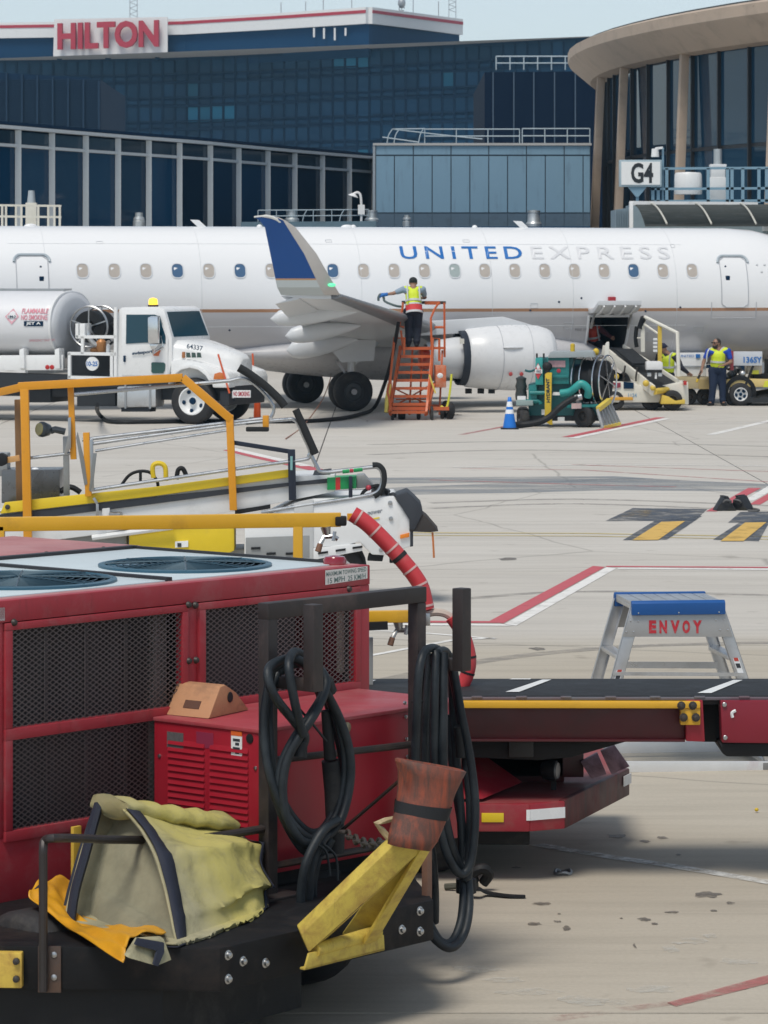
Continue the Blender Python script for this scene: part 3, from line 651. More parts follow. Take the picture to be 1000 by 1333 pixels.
for x in (-40, -20, 3, 8, 21, 28, 50, 63, 71, 78): MB().bar(KW(x, 296, .3), KW(x, 267 + .02 * x, .3), .06).build('post', CRM, b2, smooth=0)
o = KW(41, 296, 1.2) + bo; vs2 = thing('vent_stack', 'cream vent stack with grey cone cap behind the cream railing', 'vent', o); s_ = (YK + 1.2) / F
MB().box(-7 * s_, 7 * s_, -.15, .15, 0, 32 * s_).build('duct', CRM, vs2, bevel=.01); MB().cyl((0, 0, 32 * s_), (0, 0, 48 * s_), 5.5 * s_, 4 * s_, 12).build('cap_pipe', GALV, vs2)
o = W(181, 300, 112); vs3 = thing('vent_stack', 'grey two-stage vent pipe in front of a white terminal mullion', 'vent', V((o.x, 112, 0)))
s_ = 112 / F; zz = lambda py: H - (py - CY) * s_
MB().lathe([(8 * s_, 0), (8 * s_, zz(288)), (7 * s_, zz(287)), (7.5 * s_, zz(286)), (6.5 * s_, zz(283)), (5 * s_, zz(282)), (5 * s_, zz(277)), (.01, zz(276.5))], (0, 0, 0), (0, 0, 1)).build('pipe', GALV, vs3)
# ---------------------------------------------------------------- the regional jet
PF = Fr(0, 86.0, 14)
jet = PF.thing('passenger_jet', 'white regional jet with blue and pale grey lettering, blue winglet and open cargo door', 'airplane')
FA, FB, FZ = 1.50, 1.755, 2.73
def livery():
    m, t, b = newmat('jet_livery'); tc = N(t, 'ShaderNodeTexCoord').outputs['Object']
    sx = N(t, 'ShaderNodeSeparateXYZ'); t.links.new(tc, sx.inputs[0]); z = sx.outputs[2]
    mp = N(t, 'ShaderNodeMapRange'); mp.inputs[1].default_value = 0; mp.inputs[2].default_value = 5; t.links.new(z, mp.inputs[0])
    def step(h): 
        c = N(t, 'ShaderNodeMath'); c.operation = 'GREATER_THAN'; t.links.new(z, c.inputs[0]); c.inputs[1].default_value = h; return c.outputs[0]
    n = noise(t, mapped(t, tc, (.5, 1, 3)), 1.5, 7, .7)
    low = mixc(t, n, (.46, .455, .47), (.54, .535, .55)); gold = (.38, .20, .11); hi = mixc(t, n, (.80, .81, .82), (.84, .845, .85))
    c = mixc(t, step(2.375), low, gold); c = mixc(t, step(2.455), c, hi); t.links.new(c, b.inputs['Base Color'])
    b.inputs['Roughness'].default_value = .22; b.inputs['Coat Weight'].default_value = .4; b.inputs['Coat Roughness'].default_value = .08; return m
LIV = livery()
JW_ = pm('jet_white', (.80, .81, .82), .25, var=.03); JG = pm('jet_grey', (.62, .64, .66), .35, var=.06); JLE = pm('bare_leading_edge', (.21, .22, .235), .4, .15, var=.12)
SEAM = pm('panel_seam', (.45, .47, .50), .6); UBLUE = pm('airline_blue', (.016, .15, .46), .35, var=.05); EXPG = pm('pale_grey_letters', (.66, .67, .69), .4, var=.02)
# fuselage skin: sections along x, with the cargo opening left out of the starboard side
def ysurf(x, z, off=0.0):
    zc, a, b = sect(x); q = max(0.0, 1 - ((z - zc) / b) ** 2); return -(a * math.sqrt(q) + off)
ST = [(-24, 3.95, .25, .3), (-22, 3.8, .45, .5), (-18, 3.35, .95, 1.12), (-15, 3.0, 1.3, 1.5), (-12, 2.78, 1.47, 1.70), (-10, FZ, FA, FB), (9.0, FZ, FA, FB), (9.7, 2.72, 1.49, 1.72), (10.4, 2.66, 1.42, 1.62), (11.1, 2.55, 1.28, 1.42), (11.8, 2.40, 1.05, 1.10), (12.4, 2.26, .70, .72), (12.75, 2.18, .36, .36), (12.85, 2.15, .05, .05)]
def sect(x):
    for (x0, *p0), (x1, *p1) in zip(ST, ST[1:]):
        if x <= x1:
            f = (x - x0) / (x1 - x0); f = min(max(f, 0), 1)
            return [u + (v - u) * f for u, v in zip(p0, p1)]
    return ST[-1][1:]
cl = PF.p(766, 430, -1.40).x; cr = PF.p(819, 430, -1.40).x; CZ0, CZ1 = 1.36, 2.26
xs = sorted(set([s[0] for s in ST] + [-8 + 1.0 * i for i in range(17)] + [cl, cr]))
def ang(z): return math.acos((z - FZ) / FB)               # starboard angle from the top
angs = sorted(set([math.pi * i / 22 for i in range(23)] + [ang(CZ0), ang(CZ1)]))
angs = angs + [2 * math.pi - a for a in reversed(angs[1:-1])]
mb = MB(); na = len(angs)
for x in xs:
    zc, a, b = sect(x); mb.v += [V((x, -a * math.sin(t), zc + b * math.cos(t))) for t in angs]
for i in range(len(xs) - 1):
    for j in range(na):
        am = (angs[j] + (angs[(j + 1) % na] or 2 * math.pi)) / 2; xm = (xs[i] + xs[i + 1]) / 2
        if cl < xm < cr and ang(CZ1) < am < ang(CZ0): continue
        mb.f.append((i * na + j, i * na + (j + 1) % na, (i + 1) * na + (j + 1) % na, (i + 1) * na + j)); mb.mi.append(0)
fus = mb.build('fuselage', LIV, jet, smooth=40)
# cargo hold behind the opening
HOLD = pm('hold_lining', (.03, .032, .036), .7, var=.2)
mb = MB(); X0, X1 = cl - .35, cr + .35
ys = -1.1
mb.add([(cl, ysurf(cl, CZ0), CZ0), (cr, ysurf(cr, CZ0), CZ0), (cr, .9, CZ0), (cl, .9, CZ0), (cl, ysurf(cl, CZ1), CZ1), (cr, ysurf(cr, CZ1), CZ1), (cr, .9, CZ1), (cl, .9, CZ1)], [(0, 1, 2, 3), (4, 5, 6, 7), (2, 3, 7, 6), (0, 3, 7, 4), (1, 2, 6, 5)])
mb.build('cargo_hold', HOLD, jet, smooth=0)
mb = MB()                                                 # frame round the opening
for a_, b_ in (((cl, CZ0), (cl, CZ1)), ((cr, CZ0), (cr, CZ1)), ((cl, CZ1), (cr, CZ1))):
    n_ = 6; pts = [V((a_[0] + (b_[0] - a_[0]) * k / n_, ysurf(cl, a_[1] + (b_[1] - a_[1]) * k / n_, .01), a_[1] + (b_[1] - a_[1]) * k / n_)) for k in range(n_ + 1)]
    mb.tube(pts, .035, 6)
mb.build('cargo_door_frame', JG, jet)
# door swung up: a curved panel hinged along the top of the opening
mb = MB(); hy = ysurf(cl, CZ1, .03); prof_ = []
for k in range(8):
    f = k / 7; prof_.append((hy - .84 * f, CZ1 + .08 + .20 * f - .16 * math.sin(math.pi * f) * .55))
outer = [V((cl - .03, y, z)) for y, z in prof_] + [V((cl - .03, y, z + .11)) for y, z in reversed(prof_)]
mb.prism(outer, (cr - cl + .06, 0, 0)); cd = mb.build('cargo_door', JG, jet, bevel=.008)
mb = MB()
for k in range(4):
    x = cl + .12 + k * (cr - cl - .24) / 3; mb.tube([(x, y, z - .025) for y, z in prof_], .028, 5)
mb.build('door_stiffener', WHITE, cd)
for x in (cl + .05, cr - .05): MB().bar((x, hy + .02, CZ1 - .3), (x, hy - .30, CZ1 + .1), .05).build('hinge_arm', STEEL, cd)
MB().box(PF.p(795, 389, -1.45).x - .09, PF.p(795, 389, -1.45).x + .09, -1.62, -1.40, 2.60, 2.72).build('red_beacon', pm('beacon_red', (.35, .02, .03), .3), jet, bevel=.02).location.z = .02
# passenger windows
def rrect(w, h, r, n=5):
    out = []
    for cx_, cz_, a0 in ((w / 2 - r, h / 2 - r, 0), (-w / 2 + r, h / 2 - r, 90), (-w / 2 + r, -h / 2 + r, 180), (w / 2 - r, -h / 2 + r, 270)):
        for k in range(n + 1):
            a = R(a0 + 90 * k / n); out.append((cx_ + r * math.cos(a), cz_ + r * math.sin(a)))
    return out
SHADE = pm('window_shade_beige', (.46, .41, .36), .35, var=.05, coat=.5); SHADE2 = pm('window_shade_green', (.36, .42, .41), .3, var=.05, coat=.5); WDARK = pm('window_dark', (.06, .13, .24), .1, var=.1, coat=.6); WRIM = pm('window_rim', (.66, .68, .70), .35)
wx0 = PF.p(107.5, 352, -1.39).x; wx1 = PF.p(901, 352, -1.39).x; WZ = 3.395
def surf_ring(pts, cx_, cz_, off): return [V((cx_ + x, ysurf(cx_ + x, cz_ + z, off), cz_ + z)) for x, z in pts]
def wring(mbx, cx_, cz_, w, h, r, wid, off0, off1):
    n = len(rrect(w, h, r)); a = rrect(w + 2 * wid, h + 2 * wid, r + wid); b = rrect(w, h, r)
    mbx.rings([surf_ring(a, cx_, cz_, off0), surf_ring(a, cx_, cz_, off1), surf_ring(b, cx_, cz_, off1), surf_ring(b, cx_, cz_, off0)], closed=True)
for i in range(21):
    x = wx0 + (wx1 - wx0) * i / 20
    mb = MB(); wring(mb, x, WZ, .265, .325, .105, .028, -.01, .012); w = mb.build('window', WRIM, jet)
    mb = MB(); mb.poly(surf_ring(rrect(.265, .325, .105), x, WZ, .004))
    mb.build('pane', WDARK if i in (3, 5, 8, 18) else SHADE2 if i == 12 else SHADE, w, smooth=0)
# doors
def door(px0, px1, z0, z1, name, dwin, knob):
    xa, xb = PF.p(px0, 370, -1.4).x, PF.p(px1, 370, -1.4).x; xc = (xa + xb) / 2; zc = (z0 + z1) / 2
    mb = MB(); w_, h_ = xb - xa, z1 - z0
    pts = []
    for k in range(25): pass
    base = rrect(w_, h_, .13)
    grid = MB(); nz_ = 16
    rows = []
    for k in range(nz_ + 1):
        z = -h_ / 2 + h_ * k / nz_; dx = w_ / 2
        e = h_ / 2 - abs(z)
        if e < .13: dx -= .13 - math.sqrt(max(0, .13 ** 2 - (.13 - e) ** 2))
        rows.append([V((xc - dx, ysurf(xc - dx, zc + z, .008), zc + z)), V((xc + dx, ysurf(xc + dx, zc + z, .008), zc + z))])
    for r0, r1 in zip(rows, rows[1:]): grid.add([r0[0], r0[1], r1[1], r1[0]], [(0, 1, 2, 3)])
    d = grid.build(name, LIV, jet, smooth=60)
    edge = [r[0] for r in rows] + [r[1] for r in reversed(rows)]
    MB().tube(edge, .013, 5, closed=True).build('seal', SEAM, d)
    top = [V((xc + x, ysurf(xc + x, zc + z, .012), zc + z)) for x, z in rrect(w_ + .10, h_ + .08, .17, 6) if z > h_ / 2 - .16]
    MB().tube(top, .035, 6).build('door_gutter', pm('gutter_grey', (.42, .48, .52), .4), d)
    kx = PF.p(knob[0], knob[1], -1.42); MB().box(kx.x - .055, kx.x + .055, ysurf(kx.x, kx.z, .02), ysurf(kx.x, kx.z, -.02), kx.z - .06, kx.z + .06).build('handle_recess', NAVYDK, d, bevel=.01)
    kz = PF.p(dwin[0], dwin[1], -1.42); MB().ell((kz.x, ysurf(kz.x, kz.z, .005), kz.z), (.03, .012, .03), 8, 6).build('peep_window', NAVYDK, d)
zof = lambda py, px: PF.p(px, py, -1.4).z
door(938, 972.5, zof(400, 955), zof(335, 955), 'service_door', (945.5, 347), (947, 362))
door(21.5, 63, zof(400, 42), zof(333.5, 42), 'service_door', (53.5, 347.5), (54, 363))
sm = MB(); x0, x1 = PF.p(925, 405, -1.4).x, PF.p(983, 405, -1.4).x
for za, zb in ((393, 414),):
    z0, z1 = zof(414, 955), zof(393, 955)
    for a_, b_ in (((x0, z0), (x1, z0)), ((x0, z0), (x0, z1)), ((x1, z0), (x1, z1))):
        sm.tube([V((a_[0] + (b_[0] - a_[0]) * k / 5, ysurf(9, a_[1] + (b_[1] - a_[1]) * k / 5, .002), a_[1] + (b_[1] - a_[1]) * k / 5)) for k in range(6)], .008, 4)
sm.build('access_panel_seam', SEAM, jet)
for px in (60, 262, 470, 640, 745, 880):                  # circumferential skin joints
    x = PF.p(px, 350, -1.4).x; zc, a, b = sect(x)
    MB().tube([(x, -(a + .001) * math.sin(t), zc + (b + .001) * math.cos(t)) for t in [math.pi * k / 30 for k in range(31)]], .005, 4).build('skin_joint', pm('skin_joint_grey', (.62, .64, .66), .5), jet)
# lettering
def onskin(p): return V((p.x, ysurf(p.x, p.z, .012), p.z))
za, zb = zof(337, 600), zof(320.5, 600)
def lett(txt, pa, pb, mat, bold):
    a, b = PF.p(pa, 330, -1.2).x, PF.p(pb, 330, -1.2).x; k = len(txt); 
    text(txt, (a, 0, za), (b, 0, za), (a, 0, zb), mat, jet, bold=bold, wide=1.38, fn=onskin)
lett('UNITED', 521.5, 680, UBLUE, .012); lett('EXPRESS', 692, 872, EXPG, .006)
a = PF.p(750, 431, -1.4); text('MAX 1M', (a.x, 0, a.z), (a.x + .3, 0, a.z), (a.x, 0, a.z + .07), pm('stencil_grey', (.2, .2, .22)), jet, fn=onskin)
# roof antennas
for px, kind in ((258, 1), (678, 1), (40, 0), (368, 0), (452, 0), (460, 2), (618, 2), (338, 2)):
    x = PF.p(px, 296, 0).x; zt = FZ + FB
    if kind == 1:
        MB().prism([(x, -.02, zt - .02), (x + .22, -.02, zt - .02), (x + .02, -.02, zt + .16), (x - .20, -.02, zt + .17)], (0, .04, 0)).build('blade_antenna', JW_, jet, bevel=.008)
    else: MB().ell((x, 0, zt), (.16 if kind == 0 else .07, .08, .06)).build('antenna_fairing', JW_, jet)
# wing
tipLE, tipTE = PF.p(443, 385, -12.45), PF.p(366, 384, -12.45)
def foil(le, te, y, zl, th, n=9, cam=.0):
    out = []; c = le - te
    for k in range(n): 
        f = k / (n - 1); f = f * f; out.append(V((le - c * f, y, zl - th * (1.48 * math.sqrt(f) * (1 - f) * .55 + .02 * (1 - f)) - 0 * f + .06 * f * c * .0)))
    for k in range(n - 2, 0, -1):
        f = k / (n - 1); f = f * f; out.append(V((le - c * f, y, zl + th * (1.48 * math.sqrt(f) * (1 - f) * .75))))
    return out
SEC = [(-.6, 2.3, -2.7, 1.50, .80), (-1.5, 1.75, -2.6, 1.72, .74), (-4.6, .03, -2.75, 2.08, .52), (-8.5, -2.02, -4.0, 2.47, .34), (-12.45, tipLE.x, tipTE.x, 2.86, .20)]
def wing_mesh(fr0, fr1, mat, name, grow=0):
    mb = MB(); rs = []
    for y, le, te, z, th in SEC: rs.append(foil(le, te, y, z, th + grow))
    mb.rings(rs); return mb.build(name, mat, jet, smooth=50)
wing_mesh(0, 1, JG, 'wing')
mb = MB(); rs = []
for y, le, te, z, th in SEC[1:]:                        # leading-edge slat, bare dark metal
    c = le - te; f_ = foil(le + .03, te, y, z, th + .035, 13)
    low = f_[:6]; up = f_[-5:]; rs.append(up + low)
mb.rings(rs); mb.build('leading_edge_slat', JLE, jet, smooth=50)
mb = MB()
for (y, le, te, z, th), (y2, le2, te2, z2, th2) in zip(SEC[1:], SEC[2:]):   # trailing flaps, slightly drooped
    for q0, q1 in ((.03, .97),):
        A_ = V((te + .55, y - .02, z - .10)); B_ = V((te2 + .40, y2 + .02, z2 - .07)); 
        mb.add([A_, B_, V((te2 - .12, y2 + .02, z2 - .17)), V((te - .2, y - .02, z - .26)), A_ + V((0, 0, .10)), B_ + V((0, 0, .08))], [(0, 1, 2, 3), (4, 5, 2, 3), (0, 3, 4), (1, 2, 5), (0, 1, 5, 4)])
mb.build('flap', JG, jet, smooth=0)
# flap track fairings
for y, pa, pb, ztop, h in ((-9.6, 352, 478, 401, .42), (-6.9, 371, 470, 424, .42), (-4.2, 373, 466, 441, .5)):
    a = PF.p(pa, ztop, y); b = PF.p(pb, ztop, y); L = b.x - a.x; rs = []
    for k in range(13):
        f = k / 12; q = (math.sin(math.pi * f ** .62)) ** .7 if 0 < f < 1 else .03
        rs.append([V((a.x + L * f, y + .15 * q * math.cos(t), a.z - h * .45 * (1 - .35 * f) + .16 * (f - .3) + h * .52 * q * math.sin(t))) for t in [2 * math.pi * j / 12 for j in range(12)]])
    MB().rings(rs).build('flap_track_fairing', JG, jet, smooth=60)
# winglet, leaning out and swept back, grey leading edge strip and blue outer face
def wl_mat():
    m, t, b = newmat('winglet_livery'); tc = N(t, 'ShaderNodeTexCoord').outputs['Object']; sx = N(t, 'ShaderNodeSeparateXYZ'); t.links.new(tc, sx.inputs[0])
    def step(h):
        c = N(t, 'ShaderNodeMath'); c.operation = 'GREATER_THAN'; t.links.new(sx.outputs[2], c.inputs[0]); c.inputs[1].default_value = h; return c.outputs[0]
    c = mixc(t, step(3.195), (.46, .50, .50), (.45, .25, .13)); c = mixc(t, step(3.23), c, (.003, .060, .24)); t.links.new(c, b.inputs['Base Color']); b.inputs['Roughness'].default_value = .35; return m
WLM = wl_mat(); LEG = pm('winglet_edge_grey', (.50, .47, .44), .45, .1)
WS = [(-12.45, 366, 443, 384, .17), (-12.62, 361, 437, 374, .15), (-12.72, 352, 412, 330, .11), (-12.80, 345, 385, 296, .09), (-12.84, 338, 372, 287, .07), (-12.85, 331.5, 362, 282.5, .03)]
ra, rb = [], []
for y, pa, pb, py, th in WS:
    te = PF.p(pa, py, y); le = PF.p(pb, py, y); sp = te.lerp(le, .72 if py > 290 else .9); h = th / 2
    ra.append([te + V((0, -.01, 0)), sp + V((0, -h, 0)), sp + V((0, h, 0)), te + V((0, .01, 0))])
    rb.append([sp + V((-.004, -h - .003, 0)), sp.lerp(le, .7) + V((0, -h * .7, 0)), le, sp.lerp(le, .7) + V((0, h * .7, 0)), sp + V((-.004, h + .003, 0))])
MB().rings(ra).build('winglet', WLM, jet, smooth=30); MB().rings(rb).build('winglet_leading_edge', LEG, jet, smooth=50)
tipc = PF.p(334, 282, -12.85); MB().tube([PF.p(331, 282.5, -12.85), PF.p(346, 281.5, -12.85), PF.p(360, 285.5, -12.84), PF.p(371, 295, -12.80)], [.02, .035, .04, .03], 8, 3).build('winglet_tip_cap', pm('cap_cream', (.70, .70, .66), .4), jet)
nv = PF.p(432, 371, -12.7); MB().ell(nv, (.09, .05, .04)).build('navigation_light', pm('green_lens', (.05, .5, .25), .1, emit=((.2, 1, .5), .6)), jet)
# wing root fairing
mb = MB(); rs = []
for k in range(15):
    f = k / 14; x = 5.6 - 10.4 * f; q = math.sin(math.pi * min(1, f ** .75 * 1.0)) ** .6 if 0 < f < 1 else .02
    rs.append([V((x, (1.62 + .10 * q) * math.cos(t) * (.55 + .45 * q), 1.42 + (.70 * q + .03) * math.sin(t) - .08)) for t in [2 * math.pi * j / 24 for j in range(24)]])
mb.rings(rs); mb.build('belly_fairing', pm('fairing_grey', (.50, .50, .515), .3, var=.05), jet, smooth=60)
# engine
ey = -4.25; c0 = PF.p(717, 465, ey); bx = PF.p(604, 465, ey).x; L = c0.x - bx; ec = V((bx, ey, c0.z))
NAC = pm('nacelle_white', (.70, .71, .72), .3, var=.04, dirt=(.5, .5, .5), amt=.08)
Rn = .79
pf = [(.66, 0), (.70, .02 * L), (.755, .25 * L), (Rn, .52 * L), (Rn, .68 * L), (.765, .84 * L), (.70, .94 * L), (.63, .985 * L), (.57, L), (.53, .985 * L), (.52, .9 * L), (.58, .6 * L), (.6, .2 * L), (.62, 0)]
eng = MB().lathe(pf, ec, (1, 0, 0), 40, closed=True).build('engine_nacelle', NAC, jet, smooth=45)
MB().lathe([(.565, .985 * L + .012), (.60, .975 * L), (.64, .965 * L), (.70, .93 * L), (.705, .935 * L), (.645, .985 * L), (.57, L + .008)], ec, (1, 0, 0), 40, closed=True).build('inlet_lip', JG, eng, smooth=45)
MB().lathe([(.01, .7 * L), (.59, .7 * L)], ec, (1, 0, 0), 32).build('fan_disc', BLACK, eng)
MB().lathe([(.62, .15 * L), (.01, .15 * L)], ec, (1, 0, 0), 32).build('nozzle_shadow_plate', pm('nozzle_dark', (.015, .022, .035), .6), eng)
MB().lathe([(.665, -.002), (.64, .03), (.60, -.02), (.60, -.16), (.655, -.16)], ec, (1, 0, 0), 36, closed=True).build('bypass_nozzle', pm('nozzle_dark', (.015, .022, .035), .6), eng, smooth=50)
MB().lathe([(.52, .1), (.50, -.2), (.44, -.62), (.36, -.95), (.34, -.95), (.40, -.5)], ec, (1, 0, 0), 32).build('core_cowl', JG, eng, smooth=50)
MB().lathe([(.30, -.8), (.2, -1.1), (.02, -1.35)], ec, (1, 0, 0), 20).build('exhaust_cone', STEEL, eng)
for f in (.36, .70): 
    r = Rn * (.985 if f < .5 else 1.001); MB().lathe([(r - .012, f * L - .006), (r + .006, f * L - .005), (r + .006, f * L + .005), (r - .012, f * L + .006)], ec, (1, 0, 0), 40, closed=True).build('cowl_joint', SEAM, eng)
ta = PF.p(655, 453, ey - .77); tb = PF.p(682, 453, ey - .77)
MB().ell((ta + tb) / 2 + V((0, .02, .01)), ((tb.x - ta.x) / 2, .06, .035)).build('cowl_scoop', JG, eng)
for px, py in ((665, 487), (679, 487)): q = PF.p(px, py, ey - .74); MB().ell(q, (.05, .02, .05), 8, 6).build('access_marking', pm('marking_red', (.4, .05, .05), .5), eng)
MB().prism([ec + V((-1.6, -.10, .50)), ec + V((.9 * L, -.10, .70)), ec + V((.45 * L, -.10, .98)), ec + V((-2.4, -.10, .80))], (0, .2, 0)).build('engine_pylon', JG, jet, bevel=.04)
qa = PF.p(604, 442, ey - .56); MB().box(qa.x - .10, qa.x + .0, qa.y - .03, qa.y + .01, qa.z - .1, qa.z + .02).build('nozzle_placard', pm('placard_cream', (.7, .68, .6)), eng)
for px in (610, 626, 640): q = PF.p(px, 509, ey); MB().box(q.x - .07, q.x + .07, q.y - .05, q.y + .05, q.z - .06, q.z + .06).build('drain_mast', BLACK, eng)
# main gear
gx = PF.g(458, 535).x; gy = 2.62
for side in (-1, 1):
    y = side * gy; g = MB(); g.cyl((gx, y, .55), (gx + .05, y, 1.75), .10, .12, 12); g.cyl((gx, y - .42, .47), (gx, y + .42, .47), .07); g.bar((gx + .05, y, 1.1), (gx + .75, y - side * .1, 1.7), .07); g.bar((gx, y, .75), (gx - .35, y, 1.2), .06); g.bar((gx - .35, y, 1.2), (gx, y, 1.5), .06)
    leg = g.build('main_landing_gear', STEEL, jet)
    g = MB(); g.prism([(gx - .75, y - .36 * 1, 1.72), (gx + .55, y - .36, 1.72), (gx + .5, y - .36, 1.22), (gx - .3, y - .36, 1.18)], (0, .04, 0)); g.build('gear_door', JG, leg)
    for k in (-1, 1):
        yy = y + k * .27; w = MB(); w.lathe([(.25, -.13), (.36, -.15), (.43, -.13), (.475, -.08), (.48, 0), (.475, .08), (.43, .13), (.36, .15), (.25, .13)], (gx, yy, .48), (0, 1, 0), 36, closed=True); tyre = w.build('tyre', TYRE, leg, smooth=50)
        w = MB(); w.lathe([(.01, -.10), (.09, -.12), (.11, -.08), (.20, -.06), (.24, -.12), (.26, -.12), (.26, .12), (.01, .12)], (gx, yy, .48), (0, 1, 0), 28); w.build('wheel_hub', pm('hub_dark', (.05, .055, .06), .5), leg)
# nose gear and tail, outside the frame but part of the jet
g = MB(); g.cyl((10.6, 0, .4), (10.7, 0, 1.6), .07, .09, 10); ng = g.build('nose_gear', STEEL, jet)
for k in (-1, 1): MB().lathe([(.12, -.09), (.28, -.1), (.31, 0), (.28, .1), (.12, .09)], (10.6, k * .2, .31), (0, 1, 0), 24).build('tyre', TYRE, ng)
MB().prism([(-16, -.12, 4.4), (-22.6, -.12, 4.2), (-24.8, -.12, 9.0), (-22.2, -.12, 9.1)], (0, .24, 0)).build('tail_fin', UBLUE, jet, bevel=.05)
for k in (-1, 1): MB().prism([(-20.2, k * .3, 3.9), (-23.2, k * .3, 3.9), (-24.6, k * 5, 4.4), (-23.0, k * 5, 4.4)], (0, 0, .15)).build('tailplane', JW_, jet, bevel=.03)
MB().rings([foil(le, te, -y, z, th) for y, le, te, z, th in SEC]).build('wing', JG, jet, smooth=50)
MB().lathe(pf, V((bx, -ey, c0.z)), (1, 0, 0), 28, closed=True).build('engine_nacelle', NAC, jet, smooth=45)

# small panels, placards and seams on the skin
pr2 = random.Random(4)
for pxa, pya, w_, h_ in ((212, 448, 20, 12), (262, 446, 26, 16), (300, 452, 16, 14), (560, 448, 22, 12), (690, 395, 9, 6), (735, 420, 12, 8), (845, 432, 16, 12), (905, 425, 12, 8), (880, 318, 5, 4), (130, 314, 8, 3), (430, 312, 8, 3), (610, 312, 8, 3)):
    a = PF.p(pxa, pya, -1.42); b_ = PF.p(pxa + w_, pya + h_, -1.42)
    if abs((a.z - FZ) / FB) > .97 or abs((b_.z - FZ) / FB) > .97: continue
    MB().tube([V((x, ysurf(x, z, .001), z)) for x, z in ((a.x, a.z), (b_.x, a.z), (b_.x, (a.z + b_.z) / 2), (b_.x, b_.z), (a.x, b_.z), (a.x, (a.z + b_.z) / 2))], .0055, 4, closed=True).build('service_panel_seam', SEAM, jet)
for z in (2.02, 4.05): MB().tube([V((-9.6 + .9 * k, ysurf(-9.6 + .9 * k, z, .001), z)) for k in range(20)], .0045, 4).build('skin_joint', pm('skin_joint_grey', (.62, .64, .66)), jet)
for px, py in ((756, 388), (727, 393), (690, 404), (885, 400), (300, 430), (235, 425), (840, 405)):
    a = PF.p(px, py, -1.44); MB().ell((a.x, ysurf(a.x, a.z, .002), a.z), (.03, .008, .025), 8, 4).build('static_port', NAVYDK, jet)
for px, py, n in ((985, 345, 4),):
    for k in range(n): a = PF.p(px + k * 5, py + (k % 2) * 9, -1.3); MB().ell((a.x, ysurf(a.x, a.z, .004), a.z), (.035, .012, .035), 8, 4).build('sensor_port', JG, jet)
# ---------------------------------------------------------------- vehicles round the jet
def wheel(parent, c, r, w, rim=.6, rimmat=None, n=32, ax=(0, 1, 0), name='wheel', holes=0):
    """tyre with shoulders, rim dish with hub; axle along ax, near side is -ax"""
    c = V(c); ax = V(ax).normalized(); h = w / 2; q = r * rim
    tyre = MB().lathe([(q, -h * .9), (r * .86, -h), (r * .96, -h * .8), (r, -h * .45), (r, h * .45), (r * .96, h * .8), (r * .86, h), (q, h * .9)], c, ax, n, closed=True).build('tyre', TYRE, parent, smooth=50)
    mb = MB().lathe([(.01, -h * .55), (q * .22, -h * .6), (q * .26, -h * .25), (q * .62, -h * .2), (q * .85, -h * .55), (q * .93, -h * .92), (q * 1.02, -h * .9), (q * 1.02, h * .9), (.01, h * .5)], c, ax, 28)
    rim_o = mb.build('rim', rimmat or WHITE, tyre, smooth=50)
    if holes:
        u = ax.orthogonal().normalized(); v_ = ax.cross(u); hb = MB()
        for k in range(holes):
            a = 2 * math.pi * k / holes; p = c + (u * math.cos(a) + v_ * math.sin(a)) * q * .72 - ax * h * .40
            hb.ell(p, (.05, .03, .05) if abs(ax.y) > .9 else (.05, .05, .05), 8, 6)
            hb.build('hand_hole', NAVYDK, tyre); hb = MB()
        hb.lathe([(.01, -h * .95), (q * .2, -h * .9), (q * .26, -h * .5)], c, ax, 14)
        hb.build('hub', NAVYDK, tyre)
    return tyre

# fuel truck -----------------------------------------------------------------
_c = G(249, 552.5); TF = Fr(_c.x, _c.y, -20)
truck = TF.thing('fuel_truck', 'white fuel tanker truck with amber beacon and number 64337 on its hood', 'truck')
TWH = pm('truck_white', (.80, .81, .81), .3, var=.04, coat=.3); TG = pm('tank_grey_white', (.70, .71, .73), .42, .0, var=.03); CH = pm('chassis_black', (.02, .024, .03), .5, var=.2); GLS = glass('cab_glass', (.012, .055, .085), .08, .6)
TW = 2.3
def tp(px, py, y=0.0): return TF.p(px, py, y)
# cab shell lofted from near to far side with a slightly narrower roof
def mirror_prism(mb, pts, y0, y1, inset=0.0, zin=9):
    near = [TF.p(a, b, y0) for a, b in pts]
    near = [p + V((0, inset if p.z > zin else 0, 0)) for p in near]
    far = [V((p.x, y1 - (p.y - y0), p.z)) for p in near]
    n = len(near); mb.add(near + far, [tuple(range(n))[::-1], tuple(range(n, 2 * n))] + [(i, (i + 1) % n, n + (i + 1) % n, n + i) for i in range(n)])
cab = MB(); mirror_prism(cab, [(151.5, 492), (151.5, 412), (153, 402.5), (158, 400), (205, 399.5), (212, 403), (224, 440), (224, 470), (219, 492)], .06, TW - .06, .07, 2.2)
cabo = cab.build('cab', TWH, truck, bevel=.035)
zw0, zw1 = tp(215, 440).z, tp(205, 405).z
ws = MB(); a0 = tp(223.6, 438.6, .06); a1 = tp(212.8, 406, .06)
ws.prism([(a0.x + .012, .18, a0.z), (a0.x + .012, TW - .18, a0.z), (a1.x + .012, TW - .24, a1.z), (a1.x + .012, .24, a1.z)], (-.04, 0, -.01)); ws.build('windshield', GLS, cabo)
MB().px(TF, [(164, 447.5), (191, 446), (207, 447.5), (215.5, 447.5), (215.5, 438), (207, 411.5), (201, 409.5), (164.5, 409.5)], .02, .08).build('side_window', GLS, cabo)
dr = MB(); dr.px(TF, [(158.5, 489), (158.5, 406.5), (204, 406.5), (218.5, 440), (218.5, 489)], .035, .07); d = dr.build('door', TWH, cabo, bevel=.012)
MB().px(TF, [(160.5, 471), (160.5, 463), (163, 463), (163, 471)], .0, .04).build('handle', NAVYDK, d, bevel=.006)
